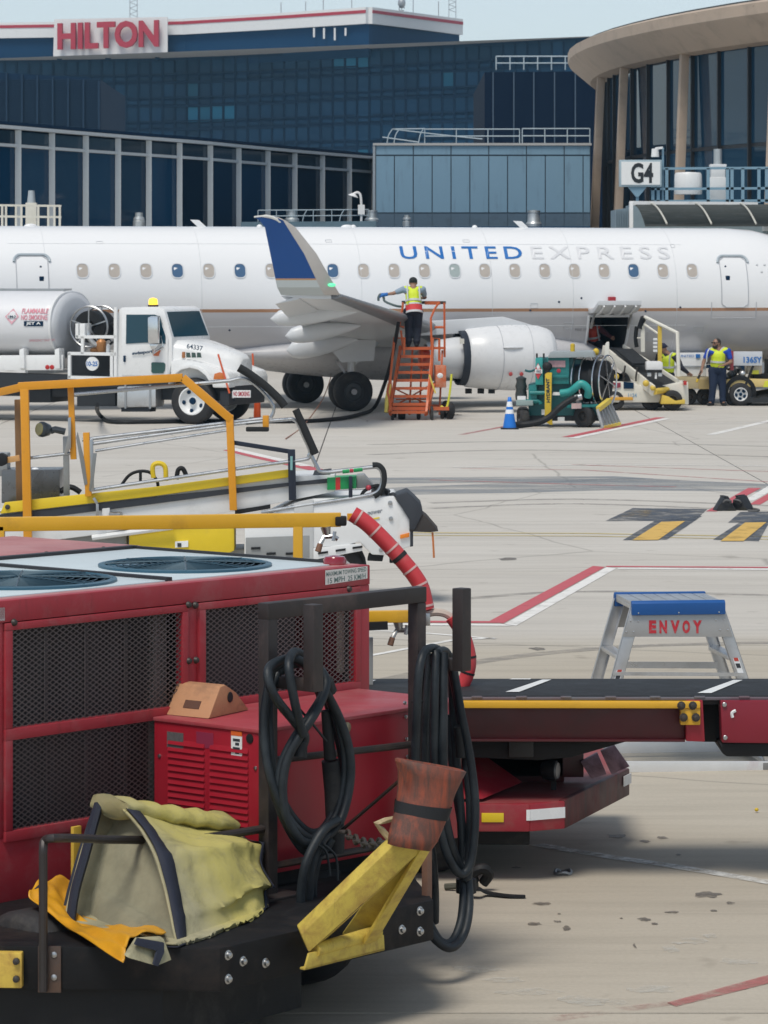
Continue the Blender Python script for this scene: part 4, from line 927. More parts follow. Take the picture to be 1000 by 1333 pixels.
MB().px(TF, [(197, 484), (197, 472.5), (199, 471.5), (213, 472), (215, 474), (214.5, 482), (212, 486), (199, 486)], .01, .05).build('lower_window', pm('green_dark_glass', (.03, .09, .085), .1), d)
sl = pm('operator_blue', (.012, .045, .09), .5); so = pm('logo_orange', (.62, .16, .06), .5)
text('swissport', tp(172, 463.5, .0), tp(199, 460.5, .0), tp(172, 458.2, .0), sl, d, bold=.05)
MB().px(TF, [(199.5, 463), (202, 456.5), (208.5, 456), (206, 463.3)], -.0, .03).build('logo_mark', so, d, smooth=0)
mr = MB(); mr.px(TF, [(192.5, 447), (192, 413), (197, 411.5), (205.5, 412), (206, 447)], -.22, -.10); m_ = mr.build('mirror', CHROME, cabo, bevel=.03)
MB().px(TF, [(194, 448), (205.5, 448), (201, 455), (197, 455)], -.2, -.12).build('lower_mirror', CHROME, m_, bevel=.02)
mr = MB(); mr.tube([tp(206, 436, -.14), tp(210, 438, .03), tp(213, 452, .03)], .02, 6); mr.tube([tp(199, 455, -.14), tp(199, 461, -.05), tp(212, 452, .03)], .018, 6); mr.build('mirror_arm', CHROME, m_)
# hood and fender
hs_ = [(222, 444, 492, .10), (245, 447.5, 500, .20), (268, 453.5, 500, .36), (290, 460, 503, .50), (302, 465, 503, .58), (305.5, 470, 500, .62)]
hood = MB(); rs = []
for px_, t_, b__, y_ in hs_:
    x_ = tp(px_, t_, .1).x if px_ < 230 else tp(px_, t_, .3).x; zt = tp(px_, t_, .3).z; zb0 = max(.78, tp(px_, b__, .3).z); e = TW - y_ - (.35 * (y_ - .1) / .52)
    rs.append([V((x_, y_, zb0)), V((x_, y_, zt - .16)), V((x_, y_ + .06, zt - .05)), V((x_, y_ + .22, zt + .03)), V((x_, e - .22, zt + .03)), V((x_, e - .06, zt - .05)), V((x_, e, zt - .16)), V((x_, e, zb0))])
hood.rings(rs); hood_o = hood.build('hood', TWH, truck, bevel=.02, smooth=50)
for yf0, yf1, sc in ((.02, .62, 0), (TW - .66, TW - .04, 1)):
    fb = MB(); pp_ = [(222, 492), (222, 470), (236, 466), (258, 471), (278, 478), (296, 485), (300, 494), (298, 503), (277, 503), (268, 489.5), (258, 482), (246, 479.5), (236, 482), (227, 489)]
    pts_ = [tp(a, b, .02) for a, b in pp_]; fb.prism([V((p.x, yf0, p.z)) for p in pts_], (0, yf1 - yf0, 0)); fb.build('fender_body', TWH, truck, bevel=.045)
fn = MB(); arc = [(219.5, 503), (220, 496), (226, 488), (236, 481), (247, 478.5), (258, 481), (268, 489), (274.5, 500)]
fe = MB(); nr = [tp(a, b, -.06) for a, b in arc]; fe.rings([[p, p + V((0, .5, 0)), p + V((0, .5, .06)), p + V((0, 0, .07))] for p in nr]); fe.build('fender', TWH, truck, bevel=.02)
gr = MB(); gx_ = tp(306.5, 484, .62).x; g0 = .68; g1 = TW - 1.02
gzt, gzb = tp(306, 468, .62).z, tp(306, 487, .62).z
gr.box(gx_ - .05, gx_ + .03, g0, g1, gzb, gzt); go = gr.build('grille', pm('grille_dark', (.02, .03, .035), .3), hood_o)
gs = MB()
for k in range(5): z = gzb + (gzt - gzb) * (k + .5) / 5; gs.box(gx_ + .03, gx_ + .05, g0, g1, z - .012, z + .012)
gs.build('grille_bar', CHROME, go)
for y in (.10, TW - .50): MB().box(gx_ - .36, gx_ - .12, y, y + .36, tp(306, 497, .2).z, tp(306, 483, .2).z).build('headlight', pm('lamp_clear', (.5, .53, .55), .1, coat=1), hood_o, bevel=.03)
MB().px(TF, [(277.5, 494), (279, 486.5), (286, 484.5), (292, 486), (292, 494)], .01, .1).build('turn_signal', pm('amber_lens', (.60, .16, .02), .25, coat=.6), hood_o, bevel=.015)
MB().px(TF, [(236.5, 466), (237, 458), (240.5, 458), (240.5, 466)], .0, .05).build('marker_light', pm('marker_brown', (.4, .16, .06), .3), hood_o, bevel=.01)
for q in (242.5, 249.5, 256.5): MB().px(TF, [(q, 465.5), (q, 458.8), (q + 3.8, 459.3), (q + 5, 465.5)], .0, .05).build('hood_vent', pm('vent_green_dark', (.05, .09, .08), .4), hood_o)
text('64337', tp(243, 453.5, .01), tp(264, 457, .01), tp(243.5, 447, .01), sl, hood_o, bold=.02)
MB().box(tp(276, 500).x, tp(299, 500, .1).x + .03, -.0, TW, tp(290, 505, 0).z, tp(290, 495, 0).z).build('bumper', TWH, truck, bevel=.05)
bx_ = tp(303, 510, .6).x; MB().box(bx_ - .1, bx_ + .12, .1, TW - .1, .42, .74).build('front_apron', CH, truck, bevel=.02)
pl = MB(); pz0, pz1 = tp(313, 517.5, .75).z, tp(313, 508.5, .75).z
pl.box(bx_ + .125, bx_ + .14, .25, 1.85, pz0, pz1); pl_o = pl.build('warning_plate', TWH, truck); 
text('NO SMOKING', (bx_ + .145, .32, pz0 + .04), (bx_ + .145, 1.78, pz0 + .04), (bx_ + .145, .32, pz1 - .04), SIGNRED, pl_o, bold=.02)
ns = MB().px(TF, [(270 + 33, 517.5), (270 + 33, 508), (326, 508), (326, 517.5)], -.12, -.09); ns_o = ns.build('warning_plate', TWH, truck)
text('NO SMOKING', tp(304, 516, -.125), tp(325, 516, -.125), tp(304, 509.5, -.125), SIGNRED, ns_o, bold=.03)
for px0, px1 in ((284, 299), (329, 331)):
    p = tp(px1, 512 if px1 < 310 else 500, .0 if px1 < 310 else TW); q = tp(px0, 461 if px1 < 310 else 460, .0 if px1 < 310 else TW)
    MB().tube([p, q], .022, 6).build('fender_marker_rod', pm('rod_orange', (.7, .12, .04), .4), truck)
bp = tp(199.5, 399, .9); b_o = MB().lathe([(.11, 0), (.12, .04), (.11, .06)], bp + V((0, 0, -.02)), (0, 0, 1)).build('beacon_base', BLACK, cabo)
MB().lathe([(.10, .05), (.105, .12), (.09, .19), (.05, .21), (.01, .215)], bp + V((0, 0, -.02)), (0, 0, 1)).build('beacon_lens', pm('beacon_amber', (.8, .42, .03), .2, emit=((1, .55, .05), 1.3)), b_o)
# wheels and frame
wheel(truck, (0, .16, .515), .515, .30, .60, TWH, 36, holes=5); wheel(truck, (0, TW - .16, .515), .515, .30, .60, TWH, 36)
for xr in (-6.6, -7.8):
    for y in (.3, TW - .3): wheel(truck, (xr, y, .515), .515, .5, .55, TWH, 28)
MB().box(-8.5, .6, .55, .75, .55, .82).build('frame_rail', CH, truck, bevel=.01); MB().box(-8.5, .6, TW - .75, TW - .55, .55, .82).build('frame_rail', CH, truck, bevel=.01)
MB().box(-1.2, .9, .35, TW - .35, .52, .95).build('engine_block', CH, truck)
ft = MB(); ft.px(TF, [(152, 531), (152, 503), (203, 502), (203, 530)], .05, .55); fo = ft.build('side_fuel_tank', ALU, truck, bevel=.05)
for q in (162, 194): MB().px(TF, [(q, 532), (q, 501), (q + 2.5, 501), (q + 2.5, 532)], .03, .1).build('tank_strap', STEEL, fo)
MB().px(TF, [(158, 536), (158, 531), (196, 531), (196, 536)], .1, .4).build('step', CH, truck)
MB().px(TF, [(100, 529), (100, 497), (150, 497), (150, 529)], .2, .9).build('pump_box', CH, truck, bevel=.02)
MB().px(TF, [(-60, 503), (-60, 484), (222, 492), (222, 505)], .1, .6).build('side_skirt', CH, truck)
MB().px(TF, [(32, 524), (32, 500), (66, 500), (66, 524)], .5, 1.6).build('spill_box', CH, truck, bevel=.02)
# tank: elliptical barrel with dished end
tz_t, tz_b = tp(60, 378.5, 1.15).z, tp(60, 466, 1.15).z; zc_ = (tz_t + tz_b) / 2; rb_ = (tz_t - tz_b) / 2; ra_ = 1.16; xe = tp(94, 420, 1.15).x
rs = []
for x, k in ((xe - 6.9, .02), (xe - 6.85, .6), (xe - 6.7, 1), (xe - .16, 1), (xe - .06, .985), (xe, .95)):
    rs.append([V((x, 1.15 - ra_ * k * math.copysign(abs(math.sin(t)) ** .85, math.sin(t)), zc_ + rb_ * k * math.copysign(abs(math.cos(t)) ** .85, math.cos(t)))) for t in [2 * math.pi * j / 40 for j in range(40)]])
rs2 = rs[-1]
tank = MB().rings(rs).build('tank', TG, truck, smooth=50)
rs = []
for x, k in ((xe - .02, .955), (xe + .05, .93), (xe + .10, .75), (xe + .14, .45), (xe + .155, .02)):
    rs.append([V((x, 1.15 - ra_ * k * math.sin(t), zc_ + rb_ * k * math.cos(t))) for t in [2 * math.pi * j / 40 for j in range(40)]])
MB().rings(rs).build('dished_head', pm('tank_head_metal', (.60, .62, .65), .45, .0, var=.04), tank, smooth=60)
MB().tube([V((xe - .03, 1.15 - (ra_ + .0) * .97 * math.copysign(abs(math.sin(t)) ** .85, math.sin(t)), zc_ + rb_ * .97 * math.copysign(abs(math.cos(t)) ** .85, math.cos(t)))) for t in [2 * math.pi * j / 40 for j in range(40)]], .03, 6, closed=True).build('end_ring', TWH, tank)
MB().box(xe - 6.5, xe - .1, .95, 1.35, tz_t - .01, tz_t + .05).build('walkway', STEEL, tank)
sk_ = MB(); sk_.px(TF, [(-60, 482), (-60, 463), (82, 462), (82, 482)], .12, .2); sk_o = sk_.build('rear_skirt', TWH, truck, bevel=.01)
for q in (62, 68): MB().lathe([(.01, -.03), (.05, -.02), (.055, .02)], tp(q, 478, .12), (0, 1, 0), 14).build('tail_light', pm('lens_red', (.45, .02, .02), .25), sk_o)
for q in (25, 71): MB().px(TF, [(q, 480), (q, 455), (q + 6, 453), (q + 7, 480)], .02, .3).build('tank_support', TWH, truck, bevel=.02)
def ontank(p):
    w = min(.98, abs((p.z - zc_) / rb_)); s_ = (1 - w ** (2 / .85)) ** (.85 / 2); return V((p.x, 1.15 - ra_ * s_ - .012, p.z))
TPK = pm('tank_letter_pink', (.62, .22, .28), .5)
for tx, a, b, y0, y1, m_ in (('FLAMMABLE', 29, 63, 408, 401.5, TPK), ('NO SMOKING', 29, 63, 416.5, 409.8, TPK)):
    text(tx, tp(a, y0, .05), tp(b, y0, .05), tp(a, y1, .05), m_, tank, bold=.02, fn=ontank)
bpts = [ontank(tp(a, b, .05)) for a, b in ((33, 424.5), (58, 424.5), (58, 418), (33, 418))]; MB().poly(bpts).build('name_plate', NAVYDK, tank, smooth=0)
text('JET A', tp(36, 423.6, .05), tp(55, 423.6, .05), tp(36, 419, .05), TWH, tank, bold=.03, fn=lambda p: ontank(p) + V((0, -.006, 0)))
dm = [ontank(tp(a, b, .05)) for a, b in ((17, 422.5), (26, 412), (17, 401.5), (8, 412))]; MB().poly(dm).build('hazard_diamond', pm('diamond_pink', (.66, .36, .42), .5), tank, smooth=0)
dm = [ontank(tp(a, b, .05)) + V((0, -.004, 0)) for a, b in ((11, 414), (23, 414), (23, 410), (11, 410))]; MB().poly(dm).build('hazard_number_plate', TWH, tank, smooth=0)
text('1863', tp(12, 413.6, .05), tp(22, 413.6, .05), tp(12, 410.4, .05), NAVYDK, tank, bold=.02, fn=lambda p: ontank(p) + V((0, -.01, 0)))
text('EMERGENCY SHUT OFF', tp(38, 445, .05), tp(72, 444, .05), tp(38, 442, .05), TPK, tank, fn=ontank)
# hose compartment between tank and cab
for a, b in (((89, 460), (152, 461)), ((89, 491), (152, 492.5)), ((91, 459), (91, 492)), ((146, 460), (146, 492)), ((108, 438), (108, 461)), ((100, 438.5), (152, 438.5)), ((151, 400), (151, 492)), ((101, 421), (101, 440))):
    for y in (.05, TW - .1): MB().bar(tp(*a, .05) + V((0, y - .05, 0)), tp(*b, .05) + V((0, y - .05, 0)), .07, .07, (0, 1, 0)).build('frame_bar', TWH, truck)
MB().px(TF, [(93, 490), (93, 463), (150, 463), (150, 490)], .5, TW - .2).build('equipment_box', CH, truck)
MB().px(TF, [(103.5, 438), (103.5, 421), (110.5, 421), (110.5, 438)], .05, .4).build('control_box', TWH, truck, bevel=.01)
rd = tp(120.5, 473.5, .05); sgn2 = MB().lathe([(.01, -.02), (.155, -.02), (.155, .02), (.01, .02)], rd, (0, 1, 0), 24).build('round_number_sign', TWH, truck)
text('10-25', rd + V((-.135, -.024, -.055)), rd + V((.135, -.024, -.055)), rd + V((-.135, -.024, .055)), UBLUE, sgn2, bold=.03)
rc = tp(124, 425, .9); rr = MB()
for yy in (-.34, .34):
    cx_ = rc + V((0, yy, 0)); rr.tube([cx_ + V((math.cos(t) * .46, 0, math.sin(t) * .46)) for t in [2 * math.pi * j / 28 for j in range(28)]], .026, 6, closed=True)
    for k in range(5): a = 2 * math.pi * k / 5 + .3; rr.bar(cx_, cx_ + V((math.cos(a) * .45, 0, math.sin(a) * .45)), .03)
ro = rr.build('hose_reel', STEEL, truck)
MB().lathe([(.14, -.33), (.36, -.33), (.37, -.2), (.34, -.1), (.37, 0), (.34, .1), (.37, .2), (.36, .33), (.14, .33)], rc, (0, 1, 0), 28, closed=True).build('reel_hose', BLACK, ro)
MB().tube([tp(115, 422, .2), tp(114.5, 432, .2), tp(117, 441, .2), tp(124, 448, .25), tp(130, 449, .3)], .055, 10, 5).build('delivery_pipe', ALU, truck)
COP = pm('copper_filter', (.48, .22, .08), .4, .3)
MB().lathe([(.01, 0), (.10, .01), (.11, .08), (.11, .24), (.06, .3), (.01, .31)], tp(132, 459, .3), (0, 0, 1), 18).build('filter_housing', COP, truck); MB().ell(tp(124, 456, .35), (.12, .12, .07)).build('pump_casing', COP, truck)
MB().lathe([(.01, 0), (.05, .01), (.05, .16), (.03, .2), (.01, .21)], tp(141, 460, .2), (0, 0, 1), 12).build('canister', TWH, truck)
for q in (134, 149): MB().tube([tp(q, 438, .6), tp(q + 1, 428, .6), tp(q - 4, 420, .6)], .04, 7, 4).build('hose_loop', BLACK, truck)
# fuelling hose from truck to stairs and the wing port
hp = [G(127, 527, .62), G(127, 535, .35), G(133, 543, .06), G(146, 549, .05), G(200, 549, .05), G(260, 548, .05), G(350, 548.5, .05), G(400, 548, .05), G(440, 545, .05), G(466, 540, .05), G(487, 531, .10)]
hq = [W(500, 502, 79.3), W(508, 475, 78.9), W(514, 448, 78.5), W(519, 420, 78.2)]
o = MB().tube(hp + hq, .045, 8, 5).build('fuel_hose', BLACK); tag(o, 'long black fuel hose lying from the tanker truck to the orange stairs', 'hose')
gw = MB().tube([G(372, 571, .02), G(395, 554, .02), W(420, 520, 83), W(431, 490, 83.5)], .012, 5, 5).build('grounding_cable', pm('cable_rust', (.30, .12, .07), .5)); tag(gw, 'thin rusty red grounding cable rising to the main wheels', 'cable')

# orange stairs --------------------------------------------------------------
_c = G(532, 547); SF = Fr(_c.x, _c.y, 4); OR = pm('stair_orange', (.56, .115, .03), .45, var=.15, dirt=(.35, .12, .06), amt=.25, dscale=6); SYEL = pm('guard_yellow', (.72, .56, .10), .4)
stairs = SF.thing('fuelling_stairs', 'orange mobile fuelling stairs with eight steps standing under the wing', 'stairs')
nst = 9; st_b = SF.p(532, 536, 0); tw0 = .72
dep = 1.1
def sp(px, py, y): return SF.p(px, py, y * .63)
steps = []
for k in range(nst):
    f = k / (nst - 1); y = dep * f; py = 535 + (452 - 535) * f; z = SF.p(532, py, y).z
    xl = SF.p(508 + (522.5 - 508) * f + 1, py, y).x; xr = SF.p(553.5 + (562 - 553.5) * f, py, y).x
    steps.append((xl, xr, y, z)); mb = MB(); mb.box(xl, xr, y - .07, y + .10, z - .03, z); mb.box(xl, xr, y - .075, y - .055, z - .06, z + .004); mb.build('step', OR, stairs)
xl0, xr0, y0_, z0_ = steps[0]; xl1, xr1, y1_, z1_ = steps[-1]
for a, b in ((xl0 - .03, xl1 - .03), (xr0 + .03, xr1 + .03)): MB().bar((a, y0_ - .05, z0_ - .05), (b, y1_, z1_), .05, .14).build('stringer', OR, stairs)
MB().box(xl1 - .05, SF.p(578, 452, dep).x, dep, dep + .55, z1_ - .05, z1_).build('platform', OR, stairs)
st_r = MB()
# handrails
for (a, b, y) in (((507, 521), (522, 447), .15), ((562, 510), (570, 452), .6)): pass
pr1 = [sp(508.5, 512, .2), sp(508.5, 490, .2), sp(513.5, 440, 1.1), sp(526.5, 440, 1.1), sp(526, 462, 1.1)]
MB().tube(pr1, .03, 6).build('handrail', OR, stairs); MB().tube([sp(508.5, 490, .2), sp(504.5, 510, .1), sp(509.5, 535, 0)], .03, 6).build('handrail', OR, stairs)
MB().tube([sp(556, 534, -.02), sp(562.5, 470, 1.0), sp(563.5, 440, 1.1), sp(572, 441, 1.1), sp(572, 470, 1.1)], .03, 6).build('handrail', OR, stairs)
for pts in ([(526, 426, 1.75), (520, 424, 1.8), (524.5, 398, 1.8), (524.5, 393.5, 1.8)], [(562, 452, 1.75), (561, 414, 1.75), (566, 402, 1.9), (571.5, 394, 1.9)], [(579, 465, 1.9), (578.5, 394, 1.9)], [(522, 430, 1.8), (525, 455, 1.8)], [(566, 426, 1.9), (578, 426, 1.9)]):
    MB().tube([sp(*p) for p in pts], .028, 6).build('guard_rail', OR, stairs)
MB().bar(sp(523, 393.5, 2.5), sp(580.5, 394, 2.4), .07).build('top_rail', DKSTEEL, stairs); MB().bar(sp(553, 394.2, 2.35), sp(573, 394.6, 2.35), .075, .08).build('rail_pad', OR, stairs)
for px in (533, 546, 560, 572): MB().bar(sp(px, 540, 1.2), sp(px + 4, 456, 1.9), .04).build('post', OR, stairs)
MB().bar(sp(509, 541, 0), sp(509, 500, .5), .05).build('post', OR, stairs); MB().bar(sp(554, 541, 0), sp(566, 500, .6), .05).build('post', OR, stairs)
for a, b in (((511, 530, .9), (566, 498, 1.6)), ((512, 505, 1.5), (560, 528, .7)), ((515, 520, 1.2), (560, 520, 1.2)), ((520, 485, 1.7), (562, 485, 1.7))): MB().bar(sp(*a), sp(*b), .03).build('brace', OR, stairs)
MB().box(sp(568, 500, .5).x, sp(582, 500, .5).x, .5, .95, sp(570, 505, .5).z, sp(570, 476, .5).z).build('hose_cabinet', pm('cabinet_orange', (.60, .13, .035), .5, dirt=(.6, .5, .4), amt=.3, dscale=7), stairs, bevel=.02)
MB().ell(sp(573, 489, .45), (.07, .02, .06)).build('cabinet_label', TWH, stairs)
MB().box(sp(548, 460, 1.4).x, sp(563, 460, 1.4).x, 1.4, 1.8, sp(550, 482, 1.4).z, sp(550, 456, 1.4).z).build('hose_coil_box', pm('coil_red', (.45, .06, .04), .5, dirt=(.6, .3, .2), amt=.4, dscale=9), stairs, bevel=.06)
MB().tube([sp(588, 487, .2), sp(586, 508, .2), sp(583, 526, .2), sp(580, 531, .2), sp(574, 529, .3)], .026, 7, 4).build('tow_handle', pm('lime_yellow', (.68, .68, .05), .4), stairs)
MB().tube([sp(503, 537, .0), sp(504, 520, .1), sp(507, 500, .2)], .05, 7).build('side_bumper', SYEL, stairs); MB().tube([sp(559, 488, .2), sp(563, 500, .15), sp(567, 512, .1)], .02, 6).build('safety_chain_tube', SYEL, stairs)
MB().box(sp(509, 540, .0).x, sp(585, 540, .0).x, .05, .12, .22, .30).build('base_frame', OR, stairs); MB().box(sp(509, 540, .0).x, sp(585, 540, .0).x, 1.3, 1.38, .22, .30).build('base_frame', OR, stairs)
for px, y, r, w in ((511, .1, .12, .07), (523, .35, .13, .16), (545, .35, .13, .08), (562, .0, .16, .06), (576, .6, .15, .08), (514, 1.3, .15, .08)):
    x = SF.p(px, 541, y).x; wheel(stairs, (x, y, r), r, w, .45, DKSTEEL, 18, ax=(1, 0, 0)); MB().bar((x, y, r), (x, y, .3), .05).build('castor_fork', DKSTEEL, stairs)
x = sp(587, 533, .3).x; wheel(stairs, (x, .5, .20), .20, .14, .5, DKSTEEL, 24, ax=(1, .25, 0)); wheel(stairs, (x, 1.25, .20), .20, .14, .5, DKSTEEL, 24, ax=(1, .25, 0))
mb = MB(); mb.bar((x - .3, .5, .2), (x, .5, .2), .05); mb.build('axle', DKSTEEL, stairs); MB().bar((x - .3, 1.25, .2), (x, 1.25, .2), .05).build('axle', DKSTEEL, stairs)

# teal hydrant cart ----------------------------------------------------------
_c = G(738, 556.5); HF = Fr(_c.x, _c.y, -6)
cart = HF.thing('hydrant_cart', 'teal hydrant fuelling cart with silver hose reel and grey ladder', 'fuelling cart')
TEAL = pm('teal_paint', (.015, .20, .195), .4, var=.18, dirt=(.02, .08, .08), amt=.2); TEAL2 = pm('dark_teal_paint', (.012, .10, .11), .45, var=.2)
def hp_(px, py, y=0.0): return HF.p(px, py, y)
def hb(pp, y0, y1, name, mat, bev=.015, par=None): return MB().px(HF, pp, y0, y1).build(name, mat, par or cart, bevel=bev)
body = hb([(688, 541), (688, 500), (698, 498), (698, 466), (746, 466), (748, 541)], .25, 1.25, 'body', TEAL2)
hb([(712, 500), (712, 465), (741, 465), (741, 500)], .12, .3, 'control_panel', TEAL); hb([(714, 478), (714, 469.5), (736, 469.5), (736, 478)], .09, .13, 'placard', pm('placard_red_white', (.45, .28, .30), .5, var=.5, scale=22), .0)
MB().lathe([(.01, -.03), (.045, -.02), (.05, .02)], hp_(727.5, 482.5, .12), (0, 1, 0), 12).build('stop_button', SIGNRED, cart)
hb([(712, 492), (712, 488), (740, 488), (740, 492)], .08, .2, 'shelf', TEAL)
hb([(697, 501), (697, 466), (706.5, 466), (707.5, 501)], .05, .25, 'side_cabinet', pm('bright_teal', (.03, .30, .28), .4))
d_ = [hp_(a, b, .03) for a, b in ((700.5, 494), (706, 483), (700.5, 472.5), (695.5, 483))]; MB().prism(d_, (0, .012, 0)).build('hazard_diamond', pm('placard_red', (.55, .04, .05), .4), cart, smooth=0)
hb([(696.5, 486), (696.5, 480.8), (706, 480.8), (706, 486)], .015, .03, 'hazard_number_plate', TWH, 0); text('1863', hp_(698, 485.2, .012), hp_(704.5, 485.2, .012), hp_(698, 481.5, .012), NAVYDK, cart, bold=.02)
fl = [hp_(a, b, .022) for a, b in ((699, 480), (702.5, 480), (702.8, 477), (700.8, 474), (698.6, 477))]; MB().poly(fl).build('flame_symbol', TWH, cart, smooth=0)
hb([(713, 466), (716, 458.5), (772, 457.5), (775, 465)], .0, 1.4, 'roof', pm('cart_roof_grey', (.30, .34, .35), .4), .01)
for a, b in ((699, 705), (708, 713)): MB().bar(hp_(a, 466, .4), hp_(a, 460, .4), .04).build('stub_pipe', DKSTEEL, cart)
MB().lathe([(.05, 0), (.05, .18), (.02, .2)], hp_(745.5, 459, .4), (0, 0, 1), 10).build('yellow_stack', YEL, cart)
hb([(746, 520), (746, 468), (758, 468), (758, 520)], .35, 1.1, 'pipe_bay', TEAL2); hb([(748, 500), (748, 474), (757, 474), (757, 500)], .33, .36, 'pipe_bay_panel', NAVYDK, 0)
# yellow upright with black letters
hb([(709, 548), (709.5, 487), (712.5, 485), (718.5, 485), (717.5, 538), (719.5, 553), (716, 553)], -.12, -.02, 'upright', YEL, .008); text('HYDRANT', hp_(716.2, 524, -.125), hp_(715.4, 492.5, -.125), hp_(711.6, 524, -.125), NAVYDK, cart, bold=.04)
mb = MB(); mb.ell(hp_(712.5, 477, -.06), (.11, .08, .1)); mb.cyl(hp_(712.5, 480, -.06), hp_(712.5, 492, -.06), .06, .05); mb.build('coupler', BLACK, cart)
# valve, pipes, hoses
hb([(688, 524), (688, 502), (699, 500), (699, 526)], .1, .5, 'valve_block', TEAL); MB().cyl(hp_(690, 511.5, .05), hp_(716, 511.5, .05), .045).build('manifold_pipe', TEAL, cart); hb([(719, 514.5), (720, 510.5), (735, 510.5), (733.5, 514.5)], .0, .04, 'white_label', TWH, 0)
MB().tube([hp_(730, 512, .0), hp_(742, 510, -.05), hp_(750, 504, -.1), hp_(756, 499.5, -.1), hp_(762, 502, -.1), hp_(766, 508, -.08), hp_(765, 516, .0)], .085, 12, 5).build('bent_pipe', pm('bright_teal', (.03, .3, .28)), cart)
MB().tube([hp_(752, 517.5, -.25), hp_(742, 521, -.3), hp_(728, 531, -.38), hp_(715, 543, -.42), hp_(700, 550, -.45), hp_(680, 553, -.5), hp_(672, 553, -.4)], .07, 10, 5).build('inlet_hose', BLACK, cart); MB().cyl(hp_(748, 518.5, -.26), hp_(757, 516.5, -.22), .075).build('hose_cuff', STEEL, cart)
MB().tube([hp_(676, 523, .1), hp_(700, 522, .1), hp_(704, 526, .1)], .04, 8, 3).build('front_pipe', TEAL, cart)
hb([(672, 528), (672, 521), (694, 521), (694, 528)], .05, .7, 'front_shelf', pm('shelf_grey_teal', (.28, .36, .35), .5), .01)
mb = MB(); mb.lathe([(.01, 0), (.12, .01), (.13, .12), (.11, .24), (.13, .3), (.10, .4), (.12, .48), (.05, .52), (.01, .53)], hp_(678.5, 521, .3), (0, 0, 1), 16); mb.build('meter', pm('meter_dark', (.05, .06, .06), .35, .3, var=.4, scale=14), cart); hb([(673.5, 520.5), (673.5, 515.5), (684.5, 515.5), (684.5, 520.5)], .08, .12, 'meter_dial', TWH, .0)
MB().tube([hp_(683.5, 482, .0), hp_(690, 483.5, .0), hp_(697, 481, .05)], .025, 6, 3).build('lever', TEAL2, cart)
hb([(744, 532), (744, 525), (757, 525), (757, 532)], -.05, 0, 'red_white_placard', pm('placard_pale', (.6, .45, .44), .5, var=.3, scale=20), 0); hb([(738, 531), (738, 527), (785, 526), (785, 530)], .0, .08, 'step_bar', TEAL)
hb([(688, 541), (688, 526), (786, 526), (786, 541)], .3, 1.2, 'lower_body', TEAL2); hb([(705, 540), (705, 533), (713, 533), (713, 540)], .2, .3, 'white_label', TWH, 0); hb([(726, 548), (726, 543), (735, 543), (735, 548)], .2, .28, 'white_label', TWH, 0)
hb([(684, 548), (684, 540), (790, 540), (790, 548)], .3, 1.1, 'chassis', CH)
for px, y, r in ((681, .2, .2), (681, 1.2, .2), (761, .12, .24), (764, 1.2, .24)): wheel(cart, (hp_(px, 540, y).x, y, r), r, .2, .5, DKSTEEL, 24, ax=(1, .35, 0) if px < 700 else (.5, 1, 0))
# hose reel: two silver rims tilted to the viewer, with spokes
rc = hp_(772, 496, .55); axd = V((.95, -.31, 0)).normalized(); u_ = V((0, 0, 1)); w_ = axd.cross(u_); rmb = MB(); rad = .56
for off in (-.30, -.12, .18, .34):
    cc = rc + axd * off; rmb.tube([cc + (u_ * math.cos(t) + w_ * math.sin(t)) * rad for t in [2 * math.pi * j / 32 for j in range(32)]], .02, 6, closed=True)
for off in (-.12, .34):
    cc = rc + axd * off
    for k in range(6): a = math.pi * k / 3 + .26; rmb.bar(cc, cc + (u_ * math.cos(a) + w_ * math.sin(a)) * rad, .03, .03)
reel = rmb.build('hose_reel', CHROME, cart); MB().lathe([(.12, -.28), (.46, -.28), (.47, -.15), (.44, -.05), (.47, .05), (.44, .12), (.46, .3), (.12, .3)], rc, axd, 30, closed=True).build('reel_hose', BLACK, reel)
hb([(775, 534), (780, 468), (789, 468), (789, 534)], .75, 1.0, 'reel_post', pm('cream_white', (.72, .71, .64), .45), .02)
hb([(786, 470), (788, 448), (790, 445), (793, 445), (793, 470)], .8, .9, 'reel_mast', pm('cream_white', (.72, .71, .64), .45), .01)
MB().ell(hp_(776, 458, .7), (.07, .06, .08)).build('yellow_lamp', YEL, cart)
# leaning aluminium ladder rack at the right end
la, lb_, lc, ld = hp_(777.5, 533, -.25), hp_(792, 521.5, .25), hp_(806, 552, .25), hp_(784.5, 557, -.3)
lad = MB(); nn = (lb_ - la).cross(ld - la).normalized() * .07
lad.prism([la, lb_, lc, ld], nn * .5); lo2 = lad.build('ladder_rack', pm('grey_ladder', (.33, .35, .36), .5, .2), cart)
for k in range(6):
    f = k / 5; MB().bar(la.lerp(lb_, f) - nn * .3, ld.lerp(lc, f) - nn * .3, .035, .05, nn).build('slat', ALU, lo2)
MB().bar(la - nn * .4, lb_ - nn * .4, .10, .10).build('yellow_edge', pm('guard_yellow', (.72, .56, .1)), lo2); MB().bar(ld - nn * .4, lc - nn * .4, .05, .06).build('foot_edge', SYEL, lo2)

